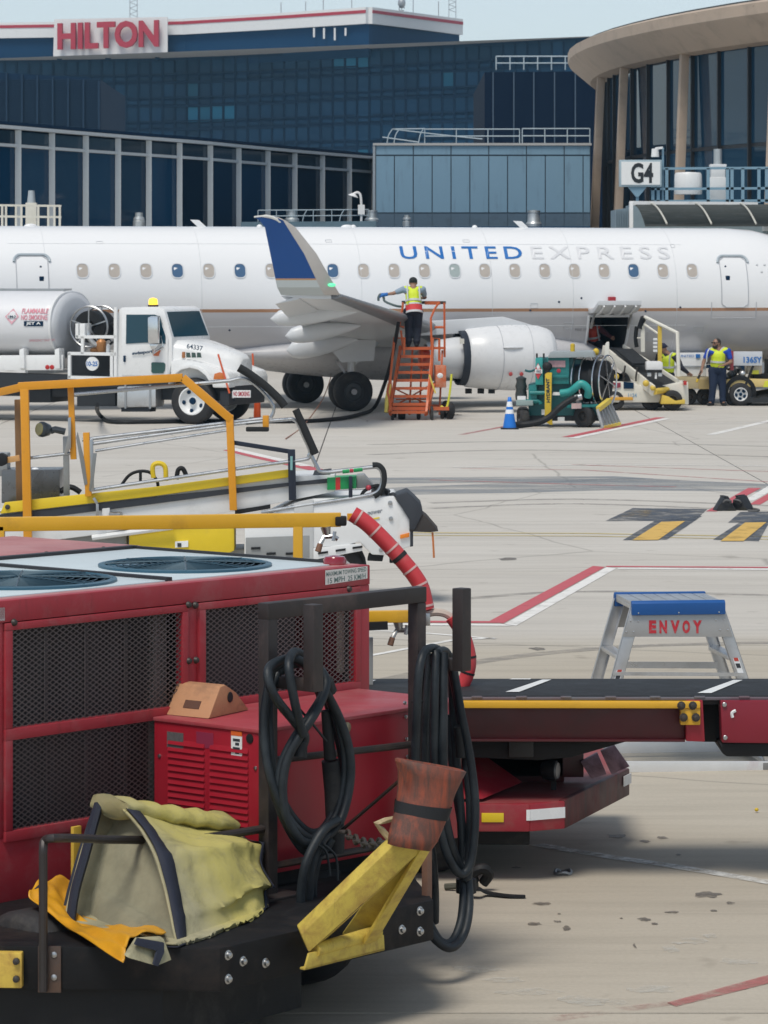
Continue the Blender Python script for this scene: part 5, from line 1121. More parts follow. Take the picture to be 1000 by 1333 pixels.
# blue cone -------------------------------------------------------------------
def cone(px, py, hgt, r, cols, name, label, base=(.19, .03), rt=.035):
    o = G(px, py); t = thing(name, label, 'cone', o)
    MB().box(-base[0], base[0], -base[0], base[0], 0, base[1]).build('base', BLACK, t, bevel=.008)
    z = base[1]
    for f0, f1, m in cols:
        r0 = r + (rt - r) * f0; r1 = r + (rt - r) * f1; zz0 = z + (hgt - z) * f0; zz1 = z + (hgt - z) * f1; b = m is not cols[0][2]
        MB().lathe([(r0 + .003 * b, zz0), (r1 + .003 * b, zz1)] + ([(.012, zz1 + .01)] if f1 == 1 else []), (0, 0, 0), (0, 0, 1), 24).build('band' if b else 'body', m, t, smooth=60)
    return t
CB = pm('cone_blue', (.01, .17, .62), .4); CWB = pm('reflective_white', (.80, .82, .84), .3); CO = pm('cone_orange', (.72, .10, .02), .4)
cone(663.5, 558.5, .68, .145, ((0, .46, CB), (.46, .60, CWB), (.60, .69, CB), (.69, .86, CWB), (.86, 1, CB)), 'traffic_cone', 'blue traffic cone with two white bands in front of the teal cart')
cone(335, 545.5, .98, .085, ((0, .60, CO), (.60, .74, CWB), (.74, 1, CO)), 'traffic_cone', 'slim orange delineator cone with one white band beyond the fuel truck bumper', rt=.05)

# belt loader at the cargo door ------------------------------------------------
_c = G(872, 535); BF = Fr(_c.x, _c.y, 0)
bl = BF.thing('belt_loader', 'cream white belt loader with its conveyor raised to the open cargo door', 'belt loader')
CREAM = pm('loader_cream', (.72, .70, .62), .4, var=.06, dirt=(.35, .33, .28), amt=.14); CRY = pm('loader_yellow', (.66, .47, .07), .45); BELT = pm('belt_black', (.012, .014, .017), .65, var=.2, bump=.4, bscale=90)
def bp_(px, py, y=0.0): return BF.p(px, py, y)
chas = MB().px(BF, [(792, 524), (792, 496), (826, 498), (840, 505), (896, 497), (897, 527), (886, 527), (884, 517), (862, 516), (858, 524)], .25, 1.75).build('chassis', CREAM, bl, bevel=.03)
MB().px(BF, [(860, 526), (862, 514), (870, 516), (880, 522), (892, 520), (892, 526)], -.05, .3).build('corner_guard', CRY, bl, bevel=.02)
MB().px(BF, [(795, 521), (795, 517), (824, 517), (824, 521)], .2, .27).build('running_board', pm('board_orange', (.65, .34, .04), .5), bl, bevel=.01)
MB().px(BF, [(796, 504), (796, 497), (802, 498.5), (808, 498), (808, 504), (804, 505)], .22, .26).build('emblem_panel', pm('emblem_maroon', (.25, .03, .05), .4), chas); MB().px(BF, [(812, 506), (812, 497), (825, 498), (825, 506)], .22, .26).build('battery_door', NAVYDK, chas)
text('1124', bp_(818, 517, .24), bp_(829, 517, .24), bp_(818, 512, .24), pm('faded_blue_number', (.2, .35, .5)), chas, bold=.02)
for px, y in ((875, .2), (875, 1.7), (800, .35), (848, .5), (800, 1.7)): wheel(bl, (bp_(px, 526, y).x, y, .25), .25, .22, .5, DKSTEEL, 24)
# conveyor: from low near end on the right to the hold at upper left; its own slanted frame
lo_n, lo_f = bp_(853, 505.5, -.15), bp_(884, 500.5, .75); up_n, up_f = bp_(790, 461, 2.1), bp_(815, 448, 2.6)
up_n = bp_(787, 452.5, 2.2); up_f = bp_(809, 452, 2.75)
dn = V((0, 0, .10))
cb = MB(); cb.rings([[lo_n, lo_f, lo_f - dn, lo_n - dn], [up_n, up_f, up_f - dn, up_n - dn]]); cvo = cb.build('conveyor_belt', BELT, bl)
def rail_side(a, b, off, name, mat, h, w):
    return MB().bar(a + off, b + off, w, h).build(name, mat, cvo, bevel=.01)
rail_side(lo_n, up_n, V((-.04, -.05, -.06)), 'side_frame', CREAM, .26, .06); rail_side(lo_f, up_f, V((.04, .04, -.02)), 'side_frame', CREAM, .2, .05)
MB().cyl(lo_n + V((-.02, -.04, -.08)), lo_f + V((.03, .03, -.08)), .075).build('end_roller', CRY, cvo)
MB().bar(bp_(835, 474, .9), bp_(812, 455, 1.6), .5, .05, (0, 0, 1)).build('second_belt_guard', BELT, cvo)
MB().ell(bp_(841, 499, -.1), (.08, .06, .08)).build('yellow_roller_cap', CRY, cvo); MB().ell(bp_(850, 505, -.2), (.07, .06, .07)).build('yellow_roller_cap', CRY, cvo)
ro = MB(); ro.tube([bp_(883.5, 490, .8), bp_(882, 433.5, .9), bp_(840, 413, 2.0), bp_(836, 428, 2.1)], .05, 8); ro.build('guard_rail', CREAM, bl)
for a, b, y in (((859, 478), (859, 424), 1.5), ((837, 458), (836.5, 415), 2.1)): MB().bar(bp_(*a, y), bp_(*b, y), .10, .06).build('rail_post', CRY if a[0] == 859 else CREAM, bl)
MB().tube([bp_(838, 413, 2.0), bp_(834, 424, 2.1), bp_(833, 428, 2.1)], .075, 8).build('rail_pad', BLACK, bl); MB().tube([bp_(836, 420, 2.1), bp_(859, 436, 1.5)], .03, 6).build('mid_rail', CREAM, bl)
MB().tube([bp_(829, 425, 2.2), bp_(827.5, 440, 2.2), bp_(829, 452, 2.2)], .05, 8, 3).build('rail_pad', BLACK, bl); MB().tube([bp_(828, 440, 2.2), bp_(836, 440, 2.1)], .02, 6).build('mid_rail', CREAM, bl)
for q in range(4): MB().box(bp_(853, 440 + 5 * q, 1.5).x - .05, bp_(853, 440 + 5 * q, 1.5).x + .05, 1.48, 1.5, bp_(853, 443 + 5 * q, 1.5).z, bp_(853, 440 + 5 * q, 1.5).z).build('warning_label', TWH, bl)
hl = MB().px(BF, [(841.5, 482), (841.5, 471.5), (844, 470.5), (860, 470.5), (863, 472), (863, 482)], -.1, .35).build('lamp_housing', pm('lamp_cover_white', (.74, .74, .74), .35), bl, bevel=.03); MB().px(BF, [(842, 485), (842, 481.5), (862, 481.5), (862, 485)], -.12, .3).build('lamp_bezel', BLACK, hl)
for q in (843, 857): MB().px(BF, [(q, 490), (q, 485), (q + 5, 485), (q + 5, 490)], -.1, .1).build('lamp_lens', pm('lamp_clear', (.5, .53, .55)), hl, bevel=.01)
MB().px(BF, [(852.5, 493), (853, 485), (855.5, 485), (855, 493)], -.08, .0).build('lamp_stalk', TWH, hl)
for a in ((828, 490), (812, 488)): MB().tube([bp_(a[0], 496, .4), bp_(a[0], a[1], .35), bp_(a[0] + 2, a[1] - 12, .35)], .025, 6).build('control_lever', DKSTEEL, bl)
mb = MB(); mb.px(BF, [(794, 496), (797, 480), (803, 483), (806, 492), (814, 484), (818, 488), (822, 496)], .5, 1.2); mb.build('seat', BLACK, bl, bevel=.04); MB().ell(bp_(803, 490, .45), (.06, .05, .07)).build('fuel_cap', CRY, bl)
MB().box(bp_(890, 500).x, bp_(894, 500).x, -.02, .25, bp_(890, 501).z, bp_(890, 496).z).build('tail_light', pm('lens_red', (.45, .02, .02)), bl)

# baggage cart with the airline name, and the cart numbered 136SY ---------------
_c = G(905, 528); CF = Fr(_c.x, _c.y, 2)
bc = CF.thing('baggage_cart', 'white baggage container on a buff cart left of the standing worker', 'baggage cart')
cpx = lambda px, py, y=0.0: CF.p(px, py, y)
CWH = pm('container_white', (.76, .77, .77), .4, var=.04); bco = MB().px(CF, [(866, 490), (866, 459.5), (919.5, 459.5), (919.5, 490)], .2, 1.6).build('container', CWH, bc, bevel=.02)
MB().px(CF, [(866, 478), (866, 476), (919, 476), (919, 478)], .17, .2).build('rub_strip', STEEL, bco); text('UNITED', cpx(884, 465, .18), cpx(904, 465, .18), cpx(884, 461.8, .18), UBLUE, bco, bold=.01)
MB().px(CF, [(906, 466), (906, 461), (911.5, 461), (911.5, 466)], .17, .2).build('tail_emblem', UBLUE, bco, smooth=0)
MB().px(CF, [(864, 506), (864, 490), (926, 491), (926, 506)], .1, 1.7).build('deck', pm('deck_buff', (.48, .40, .24), .6, dirt=(.3, .25, .18), amt=.2), bc, bevel=.01)
MB().px(CF, [(910, 506.5), (910, 494), (927, 494), (927, 506.5)], .05, .12).build('end_board', pm('board_tan', (.42, .32, .14), .6), bc)
for px, y in ((897, .4), (897, 1.4), (917, .4), (917, 1.4)): wheel(bc, (cpx(px, 515, y).x, y, .2), .2, .15, .5, DKSTEEL, 18)
_c = G(965, 528.5); DF = Fr(_c.x, _c.y, 2)
dc = DF.thing('baggage_tug', 'open baggage tractor with 136SY panel and yellow chassis at the right edge', 'tug')
dpx = lambda px, py, y=0.0: DF.p(px, py, y)
pn = MB().px(DF, [(955, 476), (955, 457.5), (992.5, 457.5), (992.5, 476)], .25, .33).build('number_panel', pm('panel_grey_white', (.55, .58, .62), .4), dc, bevel=.008); text('136SY', dpx(968, 472.3, .235), dpx(992, 472.3, .235), dpx(968, 464.3, .235), UBLUE, pn, bold=.025)
MB().px(DF, [(951, 482), (951, 457), (955, 457), (955, 482)], .25, .4).build('red_post', pm('post_red', (.35, .05, .06), .5), dc)
MB().px(DF, [(944, 504), (944, 497), (952, 493), (975, 493), (1060, 495.5), (1060, 504)], .2, 1.6).build('chassis', pm('chassis_buff_yellow', (.66, .50, .20), .5, dirt=(.4, .3, .1), amt=.2), dc, bevel=.02); MB().px(DF, [(994, 504), (996, 496), (1030, 496.5), (1030, 504)], .17, .2).build('lime_panel', pm('lime_yellow', (.68, .68, .05)), dc)
MB().px(DF, [(973, 487), (973, 475.5), (991, 475.5), (991, 487)], .4, .9).build('dash_box', pm('dash_tan', (.5, .45, .36), .5), dc, bevel=.02); MB().px(DF, [(979, 487), (980, 482), (988, 482), (988, 487)], .38, .4).build('lime_panel', pm('lime_yellow', (.68, .68, .05)), dc)
MB().px(DF, [(981, 495), (981, 487), (1000, 487), (1000, 468), (1060, 468), (1060, 495)], .5, 1.2).build('seat', BLACK, dc, bevel=.03)
mb = MB(); rs_ = random.Random(3)
for k in range(14): mb.ell(dpx(rs_.uniform(948, 966), rs_.uniform(479, 494), rs_.uniform(.3, .9)), (rs_.uniform(.06, .14), .1, rs_.uniform(.05, .12)), 8, 6)
mb.build('engine', pm('engine_grime', (.07, .075, .08), .4, .4, var=.5, scale=12), dc); MB().ell(dpx(967, 486.5, .35), (.09, .06, .08)).build('air_filter', ALU, dc)
MB().tube([dpx(971, 500, .2), dpx(976, 487, .25), dpx(981, 475, .3)], .03, 7).build('control_lever', BLACK, dc)
wheel(dc, (dpx(964, 512, .1).x, .12, .29), .29, .22, .58, TWH, 30, holes=5); wheel(dc, (dpx(964, 512, 1.5).x, 1.5, .29), .29, .22, .58, TWH, 24)
MB().lathe([(.30, -.12), (.40, -.12), (.42, 0), (.40, .2), (.3, .2)], dpx(963, 510, .3), (0, 1, 0), 24, closed=True).build('fender', BLACK, dc)
x3 = dpx(1035, 512, .1).x; wheel(dc, (x3, .12, .29), .29, .22, .58, TWH, 24); wheel(dc, (x3, 1.5, .29), .29, .22, .58, TWH, 24)
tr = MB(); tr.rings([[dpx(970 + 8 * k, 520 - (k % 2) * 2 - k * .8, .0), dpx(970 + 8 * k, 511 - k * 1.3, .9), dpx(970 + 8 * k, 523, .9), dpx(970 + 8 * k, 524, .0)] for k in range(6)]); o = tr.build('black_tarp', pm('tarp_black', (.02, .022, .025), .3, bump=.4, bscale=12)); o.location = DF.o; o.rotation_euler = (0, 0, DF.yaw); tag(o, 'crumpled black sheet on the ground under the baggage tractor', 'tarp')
# ---------------------------------------------------------------- people
def remesh(mb, name, mat, parent, vox=.012, it=3):
    me = mb.mesh(name, mat, smooth=0); o = bpy.data.objects.new(name, me); C.objects.link(o)
    m = o.modifiers.new('r', 'REMESH'); m.mode = 'VOXEL'; m.voxel_size = vox; m.use_smooth_shade = True
    s = o.modifiers.new('s', 'SMOOTH'); s.factor = .5; s.iterations = it
    bpy.context.view_layer.update(); dg = bpy.context.evaluated_depsgraph_get()
    me2 = bpy.data.meshes.new_from_object(o.evaluated_get(dg)); bpy.data.objects.remove(o); bpy.data.meshes.remove(me)
    me2.name = name; me2.materials.clear(); me2.materials.append(mat); me2.polygons.foreach_set('use_smooth', [True] * len(me2.polygons))
    return link(name, me2, parent)
def hand(mb, w, d, n, side, curl=.6):
    d = V(d).normalized(); n = (V(n) - d * V(n).dot(d)).normalized(); a = d.cross(n) * side
    for k in range(4): mb.caps(w + a * (.027 - .018 * k), w + d * .085 + a * (.03 - .02 * k), .017, .013, 8)
    for k, L in enumerate((.070, .080, .074, .058)):
        p = w + d * .085 + a * (.030 - .02 * k); ang = curl * .55; q = p + (d * math.cos(ang) + n * math.sin(ang)) * L * .5
        ang2 = curl * 1.5; r = q + (d * math.cos(ang2) + n * math.sin(ang2)) * L * .5
        mb.caps(p, q, .0105, .0098, 8); mb.caps(q, r, .0098, .0085, 8)
    p = w + d * .025 + a * .03; q = p + (d * .6 + a * .7 + n * .2).normalized() * .045; mb.caps(p, q, .014, .012, 8); mb.caps(q, q + (d * .85 + a * .1 + n * .4).normalized() * .035, .012, .009, 8)
def person(name, label, loc, J, face, out, hair=(.02, .018, .016), skin=(.30, .165, .11), hs=1.0, group='workers round the jet', grip=(.6, .6)):
    t = thing(name, label, 'person', loc, 0, group); t.scale = (1.13, 1.12, 1.0); J = {k: V(v) for k, v in J.items()}; face = V(face).normalized(); up = V((0, 0, 1)); rt = face.cross(up).normalized()
    SK = pm('skin_%d' % int(skin[0] * 1000), skin, .5, var=.06)
    hd = J['head']; b = MB(); rot = Matrix((rt, face, up)).transposed()
    b.ell(hd, (.076, .094, .118), 18, 14, rot); b.ell(hd + face * .03 - up * .06, (.055, .06, .055), 12, 8, rot); b.caps(hd - up * .06 - face * .02, J['neck'], .055, .06)
    b.caps(hd + face * .095 - up * .005, hd + face * .112 - up * .03, .012, .017, 8)            # nose
    b.ell(hd + face * .088 - up * .062, (.026, .014, .011), 8, 6, rot)                           # mouth
    for s in (-1, 1): b.ell(hd + rt * s * .078 - up * .01, (.012, .026, .034), 8, 6, rot); b.ell(hd + rt * s * .032 + face * .082 + up * .018, (.018, .012, .012), 8, 6, rot)
    b.caps(J['neck'], J['chest'], .075, .13); b.caps(J['chest'], J['waist'], .13, .125); b.caps(J['waist'], J['pelvis'], .125, .135)
    for s in 'LR':
        b.caps(J['neck'] - up * .03, J['sh' + s], .06, .062); b.caps(J['chest'], J['sh' + s], .11, .065); b.caps(J['sh' + s], J['el' + s], .056, .044); b.caps(J['el' + s], J['wr' + s], .044, .028)
        b.caps(J['pelvis'], J['hip' + s], .12, .095); b.caps(J['hip' + s], J['kn' + s], .092, .062); b.caps(J['kn' + s], J['an' + s], .060, .038)
        b.caps(J['an' + s], J['toe' + s], .04, .03)
        d = J.get('hd' + s, J['wr' + s] + (J['wr' + s] - J['el' + s]).normalized() * .1) - J['wr' + s]
        hand(b, J['wr' + s], d, face if abs(face.dot(d.normalized())) < .85 else -up, 1 if s == 'L' else -1, grip[0 if s == 'L' else 1])
    body = remesh(b, 'body', SK, t, .009, 2)
    def cloth(nm, col, fn, vox=.013, rough=.8, it=4, par=body, bump=.3):
        m = MB(); fn(m); return remesh(m, nm, pm('cloth_%s_%d_%d' % (nm, int(col[0] * 999), int(col[2] * 999)), col, rough, var=.12, bump=bump, bscale=25), par, vox, it)
    def trousers(m):
        m.caps(J['waist'] - up * .05, J['pelvis'], .148, .160)
        for s in 'LR':
            m.caps(J['pelvis'], J['hip' + s], .145, .120); m.caps(J['hip' + s], J['kn' + s], .118, .088); m.caps(J['kn' + s], J['an' + s].lerp(J['kn' + s], .05), .086, .072)
            k = J['hip' + s].lerp(J['kn' + s], .85); m.ell(k, (.088, .09, .05)); m.ell(J['kn' + s].lerp(J['an' + s], .85), (.08, .085, .05))
    cloth('trousers', out.get('trousers', (.012, .018, .035)), trousers)
    def shirt(m):
        m.caps(J['neck'] - up * .05, J['chest'], .085, .150); m.caps(J['chest'], J['waist'], .150, .146); m.caps(J['waist'], J['pelvis'] + up * .06, .146, .150)
        for s in 'LR':
            m.caps(J['chest'] + up * .05, J['sh' + s], .115, .078); f = .62 if out.get('short', True) else 1.0
            m.caps(J['sh' + s], J['sh' + s].lerp(J['el' + s], f), .074, .066)
            if not out.get('short', True): m.caps(J['el' + s], J['wr' + s].lerp(J['el' + s], .1), .064, .045)
    cloth('shirt', out.get('shirt', (.2, .24, .3)), shirt)
    wid = (J['shL'] - J['shR']).length / 2
    def vest(m):
        m.caps(J['neck'] - up * .07, J['chest'], .085, .162); m.caps(J['chest'], J['waist'], .164, .160)
        for s in 'LR': m.caps(J['chest'] + up * .07, J['sh' + s].lerp(J['neck'], .22), .115, .076)
        m.caps(J['waist'], J['pelvis'] + up * .12, .160, .163)
    if 'vest' in out:
        v = cloth('safety_vest', out['vest'], vest, rough=.6)
        refl = pm('reflective_band', (.55, .57, .58), .35, var=.06); ax = (J['chest'] - J['waist']).normalized(); side = rt
        def band(c, r, h, mat, nm, el=1.0): MB().lathe([(r - .01, -h), (r + .004, -h), (r + .004, h), (r - .01, h)], c, ax, 28, closed=True).build(nm, mat, v)
        band(J['waist'].lerp(J['chest'], .35), .170, .024, refl, 'reflective_band')
        if 'hem' in out: band(J['waist'] - ax * .10, .168, .075, pm('vest_hem_red', out['hem'], .6), 'hem_band'); band(J['waist'] - ax * .19, .170, .025, refl, 'reflective_band'); band(J['waist'] - ax * .01, .170, .018, refl, 'reflective_band')
        sg_ = face * (1 if out.get('front') else -1)
        for s in 'LR':
            p = J['sh' + s].lerp(J['neck'], .35); MB().tube([p + up * .065, p + sg_ * .115 + up * .0, p + sg_ * .155 - ax * .12, p + sg_ * .160 - ax * .30], .017, 6, 5).build('shoulder_stripe', refl, v)
    def shoes(m):
        for s in 'LR': m.caps(J['an' + s] - up * .03, J['an' + s] - up * .045 - face * .03, .055, .045); m.caps(J['an' + s] - up * .04, J['toe' + s], .052, .042)
    cloth('shoes', (.015, .015, .017), shoes, .012)
    if out.get('cap'):
        def cap(m): m.ell(hd + up * .035 - face * .005, (.088, .106, .092), 16, 10, rot)
        cp = cloth('cap', out['cap'], cap, .010); 
        if out.get('brim', 1): MB().prism([hd + up * .055 + face * .08 - rt * .07, hd + up * .055 + face * .08 + rt * .07, hd + up * .04 + face * .17 + rt * .05, hd + up * .04 + face * .17 - rt * .05], (0, 0, .012)).build('cap_brim', pm('cloth_brim', out['cap'], .7), cp)
    else:
        def hr_(m):
            m.ell(hd + up * .03 - face * .022, (.083, .090, .098), 16, 10, rot); m.ell(hd - face * .045 - up * .02, (.076, .058, .07), 12, 8, rot)
        cloth('hair', hair, hr_, .010, .7, 2)
        if out.get('beard'):
            def bd(m): m.ell(hd + face * .045 - up * .085, (.058, .058, .045), 12, 8, rot); [m.caps(hd + rt * s * .062 + face * .03 - up * .03, hd + rt * s * .045 + face * .06 - up * .085, .014, .02) for s in (-1, 1)]
            cloth('beard', hair, bd, .009, .8, 2)
    if out.get('glasses'):
        g = MB(); g.tube([hd + rt * .082 - face * .0 + up * .02, hd + rt * .076 + face * .085 + up * .02, hd + face * .112 + up * .018, hd - rt * .076 + face * .085 + up * .02, hd - rt * .082 + up * .02], .007, 6)
        for s in (-1, 1): g.ell(hd + rt * s * .036 + face * .103 + up * .016, (.028, .008, .019), 10, 6, rot)
        g.build('glasses', BLACK, body)
    if out.get('gloves'):
        for s in out['gloves']:
            m = MB(); d = (J['hd' + s] - J['wr' + s]); hand(m, J['wr' + s], d, -up, 1 if s == 'L' else -1, 1.0); mm = MB()
            mm.ell(J['wr' + s] + d.normalized() * .055, (.058, .05, .052)); mm.caps(J['wr' + s] - d.normalized() * .04, J['wr' + s] + d.normalized() * .02, .042, .045); mm.v += []; b2_ = len(mm.v); mm.v += m.v; mm.f += [tuple(i + b2_ for i in f) for f in m.f]; mm.mi += m.mi
            remesh(mm, 'glove', pm('glove_blue', (.01, .13, .42), .6), body, .009, 2)
    return t
HIVIS = (.62, .74, .03)
# fueller on the stairs, back to the viewer, right... left arm reaching out to the wing
pz = z1_; yy = 1.28; X_ = SF.p(538, 440, yy).x; Ow = SF.o + V((X_ * SF.c - yy * SF.s, X_ * SF.s + yy * SF.c, pz))
J1 = dict(head=(.0, .10, 1.49), neck=(.0, .03, 1.38), chest=(.0, .02, 1.20), waist=(.01, -.05, .98), pelvis=(.0, -.06, .86), shL=(-.19, .03, 1.33), elL=(-.40, .02, 1.24), wrL=(-.57, .06, 1.21), hdL=(-.66, .08, 1.19),
          shR=(.19, .05, 1.33), elR=(.24, .28, 1.14), wrR=(.12, .45, 1.12), hipL=(-.09, -.05, .82), hipR=(.09, -.05, .82), knL=(-.085, .02, .46), knR=(.09, .0, .45), anL=(-.10, -.02, .09), anR=(.07, -.04, .09), toeL=(-.11, .13, .045), toeR=(.08, .11, .045))
person('person', 'fueller in yellow vest with red hem standing on the orange stairs reaching to the wing', Ow, J1, (0, 1, -.1), dict(vest=HIVIS, hem=(.62, .05, .05), shirt=(.24, .32, .40), cap=(.015, .02, .022), brim=1, gloves='L', trousers=(.012, .017, .032)))
gp = Ow + V((-.74, .09, 1.17)); o = MB().tube([gp + V((-.06, .02, -.10)), gp + V((-.06, -.01, -.02)), gp + V((-.01, -.02, .05)), gp + V((.06, -.02, -.03)), gp + V((.09, -.01, -.12)), gp + V((.34, .0, -.22)), gp + V((.50, .05, -.24))], .028, 8, 4).build('fuel_nozzle', pm('nozzle_grey_green', (.10, .14, .14), .4)); tag(o, 'dark fuel nozzle and hose end in the blue glove at the wing', 'nozzle')
# standing ramp agent, front three-quarter view, hand tucked at belt, holding a wand
O2 = G(934, 528.3)
J2 = dict(head=(-.02, -.02, 1.57), neck=(.02, .0, 1.46), chest=(.02, .0, 1.25), waist=(.01, .01, 1.03), pelvis=(.0, .02, .92), shL=(.23, .02, 1.38), elL=(.30, .0, 1.10), wrL=(.13, -.19, 1.03), hdL=(.03, -.22, 1.02), shR=(-.19, .0, 1.37), elR=(-.30, -.02, 1.12), wrR=(-.36, -.10, .90), hdR=(-.39, -.13, .81),
          hipL=(.09, .02, .88), hipR=(-.09, .02, .88), knL=(.11, .0, .48), knR=(-.10, -.02, .48), anL=(.12, .02, .09), anR=(-.13, .0, .09), toeL=(.16, -.13, .045), toeR=(-.22, -.12, .045))
person('person', 'bearded worker in yellow vest and blue shirt standing in front of the numbered tug', O2, J2, (-.75, -.65, 0), dict(vest=HIVIS, shirt=(.012, .06, .42), front=1, beard=1, glasses=1, trousers=(.010, .022, .055)))
o = MB(); wr = O2 + V((-.44, -.145, .80)); o.cyl(wr + V((.03, .02, .08)), wr + V((-.07, -.05, -.12)), .026, .03); ob = o.build('signal_wand', BLACK); MB().cyl(wr + V((-.07, -.05, -.12)), wr + V((-.10, -.07, -.20)), .034, .03).build('yellow_tip', YEL, ob); tag(ob, 'black hand wand with yellow tip held by the standing worker', 'wand')
# worker behind the conveyor, leaning right over the belt
O3 = G(866, 530.5)
J3 = dict(head=(-.05, -.02, 1.48), neck=(.02, .0, 1.36), chest=(.05, .02, 1.16), waist=(.05, .05, .94), pelvis=(.02, .06, .84), shL=(-.13, .03, 1.28), elL=(-.18, .20, 1.02), wrL=(-.08, .36, .92), shR=(.24, -.02, 1.27), elR=(.34, -.05, 1.00), wrR=(.50, .02, .86),
          hipL=(-.08, .06, .80), hipR=(.10, .06, .80), knL=(-.09, .10, .45), knR=(.12, .10, .45), anL=(-.10, .05, .09), anR=(.12, .04, .09), toeL=(-.10, .2, .045), toeR=(.14, .2, .045))
person('person', 'worker in yellow vest and dark cap bending beside the raised conveyor', O3, J3, (.5, .85, -.1), dict(vest=HIVIS, shirt=(.02, .022, .035), short=False, cap=(.02, .025, .06), trousers=(.012, .015, .03)))
# loader kneeling in the hold
hx = (cl * .62 + cr * .38); hw = PF.o + V((hx * PF.c - (-.35) * PF.s, hx * PF.s + (-.35) * PF.c, CZ0 + .005))
J4 = dict(head=(-.02, -.10, .72), neck=(.0, -.03, .62), chest=(.02, .02, .48), waist=(.05, .08, .30), pelvis=(.06, .10, .20), shL=(-.17, -.04, .56), elL=(-.27, -.16, .38), wrL=(-.18, -.34, .30), shR=(.20, .0, .55), elR=(.34, -.12, .42), wrR=(.44, -.28, .34),
          hipL=(-.03, .10, .18), hipR=(.14, .10, .18), knL=(-.14, -.22, .10), knR=(.22, -.20, .10), anL=(-.06, .16, .07), anR=(.16, .18, .07), toeL=(-.06, .28, .05), toeR=(.16, .30, .05))
person('person', 'loader in orange-red vest kneeling inside the dark cargo hold', hw, J4, (0, -1, -.2), dict(vest=(.55, .06, .03), shirt=(.12, .04, .05), short=False, front=1, cap=(.03, .03, .035), trousers=(.02, .02, .03)))
# ---------------------------------------------------------------- yellow and white belt loader in the middle distance
_c = G(300, 786); NF = Fr(_c.x, _c.y, 0)
nl = NF.thing('belt_loader', 'white and yellow belt loader with orange guard rails and grey pipe handrails', 'belt loader')
q_ = lambda px, py, y=0.0: NF.p(px, py, y)
def nb_(pp, y0, y1, name, mat, bev=.012, par=None): return MB().px(NF, pp, y0, y1).build(name, mat, par or nl, bevel=bev)
NYEL = pm('rail_yellow', (.74, .54, .02), .4, var=.06, dirt=(.4, .28, .06), amt=.08); NDK = pm('strip_dark', (.03, .035, .045), .55); NW = pm('loader_white', (.74, .75, .75), .35, var=.04, dirt=(.4, .38, .34), amt=.12, dscale=2); NG = pm('loader_grey', (.28, .29, .29), .45); NBLU = pm('navy_bar', (.012, .018, .035), .4)
conv = nb_([(-60, 706), (-60, 676), (0, 668), (375, 620), (436, 618), (436, 640), (330, 661), (120, 697), (0, 712)], 0, .95, 'conveyor_frame', NW, .01)
for y0, y1 in ((-.05, -.005), (.955, 1.0)):
    nb_([(-60, 672), (-60, 660), (0, 668), (6, 654), (200, 634), (376, 611), (376, 621.5), (200, 646), (0, 670)] if 0 else [(0, 669), (6, 654), (200, 634), (376, 611), (376, 621.5), (200, 646)], y0, y1, 'side_rail', NYEL, .01, conv)
    nb_([(-60, 678), (0, 670), (200, 647), (436, 622), (436, 628), (375, 633), (200, 656), (0, 681)], y0 + .015, y1, 'rubber_strip', NDK, .0, conv)
MB().lathe([(.01, -.02), (.025, -.015), (.028, .01)], q_(10, 660, -.05), (0, 1, 0), 10).build('rail_bolt', DKSTEEL, conv)
bt = MB(); bt.prism([q_(0, 666, .04), q_(430, 616, .04), q_(430, 619, .04), q_(0, 669, .04)], (0, .86, 0)); bt.build('conveyor_belt', BELT, conv)
# body at the right end
body = nb_([(318, 728), (318, 688), (383, 655), (408, 650), (484, 647), (513, 646), (535, 676), (535, 711), (500, 723), (484, 722), (468, 705), (452, 710), (407, 713), (405, 728)], -.10, 1.1, 'rear_body', NW, .018)
nb_([(408, 729), (408, 714), (452, 709), (470, 708), (472, 717)], -.13, -.08, 'slotted_skirt', NW, .006, body)
for a, b in ((414, 720.5), (437, 717), (459, 713.5)): nb_([(a, b + 1.4), (a, b - 1.4), (a + 13, b - 3.2), (a + 13, b - .4)], -.145, -.12, 'slot', BLACK, .003, body)
nb_([(320, 726), (320, 700), (403, 697), (403, 726)], -.12, -.09, 'lower_panel', NG, .006, body); nb_([(383, 728), (383, 655), (408, 650), (408, 728)], -.115, -.08, 'corner_panel', pm('panel_light_grey', (.52, .53, .53), .4), .006, body)
for a, b in ((327, 714), (347, 721), (372, 721)): nb_([(a, b + 1.5), (a, b - 1.5), (a + 12, b - 2), (a + 12, b + 1)], -.135, -.11, 'slot', BLACK, .003, body)
text('power', q_(478, 672.5, -.104), q_(497, 669, -.104), q_(479, 666.5, -.104), pm('letter_grey', (.18, .2, .24), .5), body, bold=.02); nb_([(485, 676.5), (485, 674.8), (494, 673), (494, 674.7)], -.11, -.09, 'yellow_mark', NYEL, 0, body)
nb_([(521, 701.5), (521, 696.5), (533, 693.5), (533, 699)], -.13, -.09, 'side_marker', pm('amber_marker', (.75, .22, .02), .3), .004, body)
for a, b in ((508, 654.5), (509, 675), (496, 716)): MB().lathe([(.01, -.02), (.022, -.018), (.024, .01)], q_(a, b, -.10), (0, 1, 0), 12).build('bolt_head', STEEL, body)
bmp = nb_([(514, 646), (530, 640), (538, 647), (548, 657), (551, 668), (540, 690), (533, 690), (533, 677)], -.14, .55, 'front_bumper', NDK, .02)
nb_([(533, 692), (533, 674), (548, 668), (556, 674), (571, 691.5), (560, 693)], -.12, .5, 'bumper_wedge', pm('wedge_brown_black', (.035, .03, .028), .7, dirt=(.2, .12, .06), amt=.2), .01); nb_([(534, 712), (534, 690), (538, 690), (538, 711)], -.1, .9, 'bumper_plate', NDK, .005)
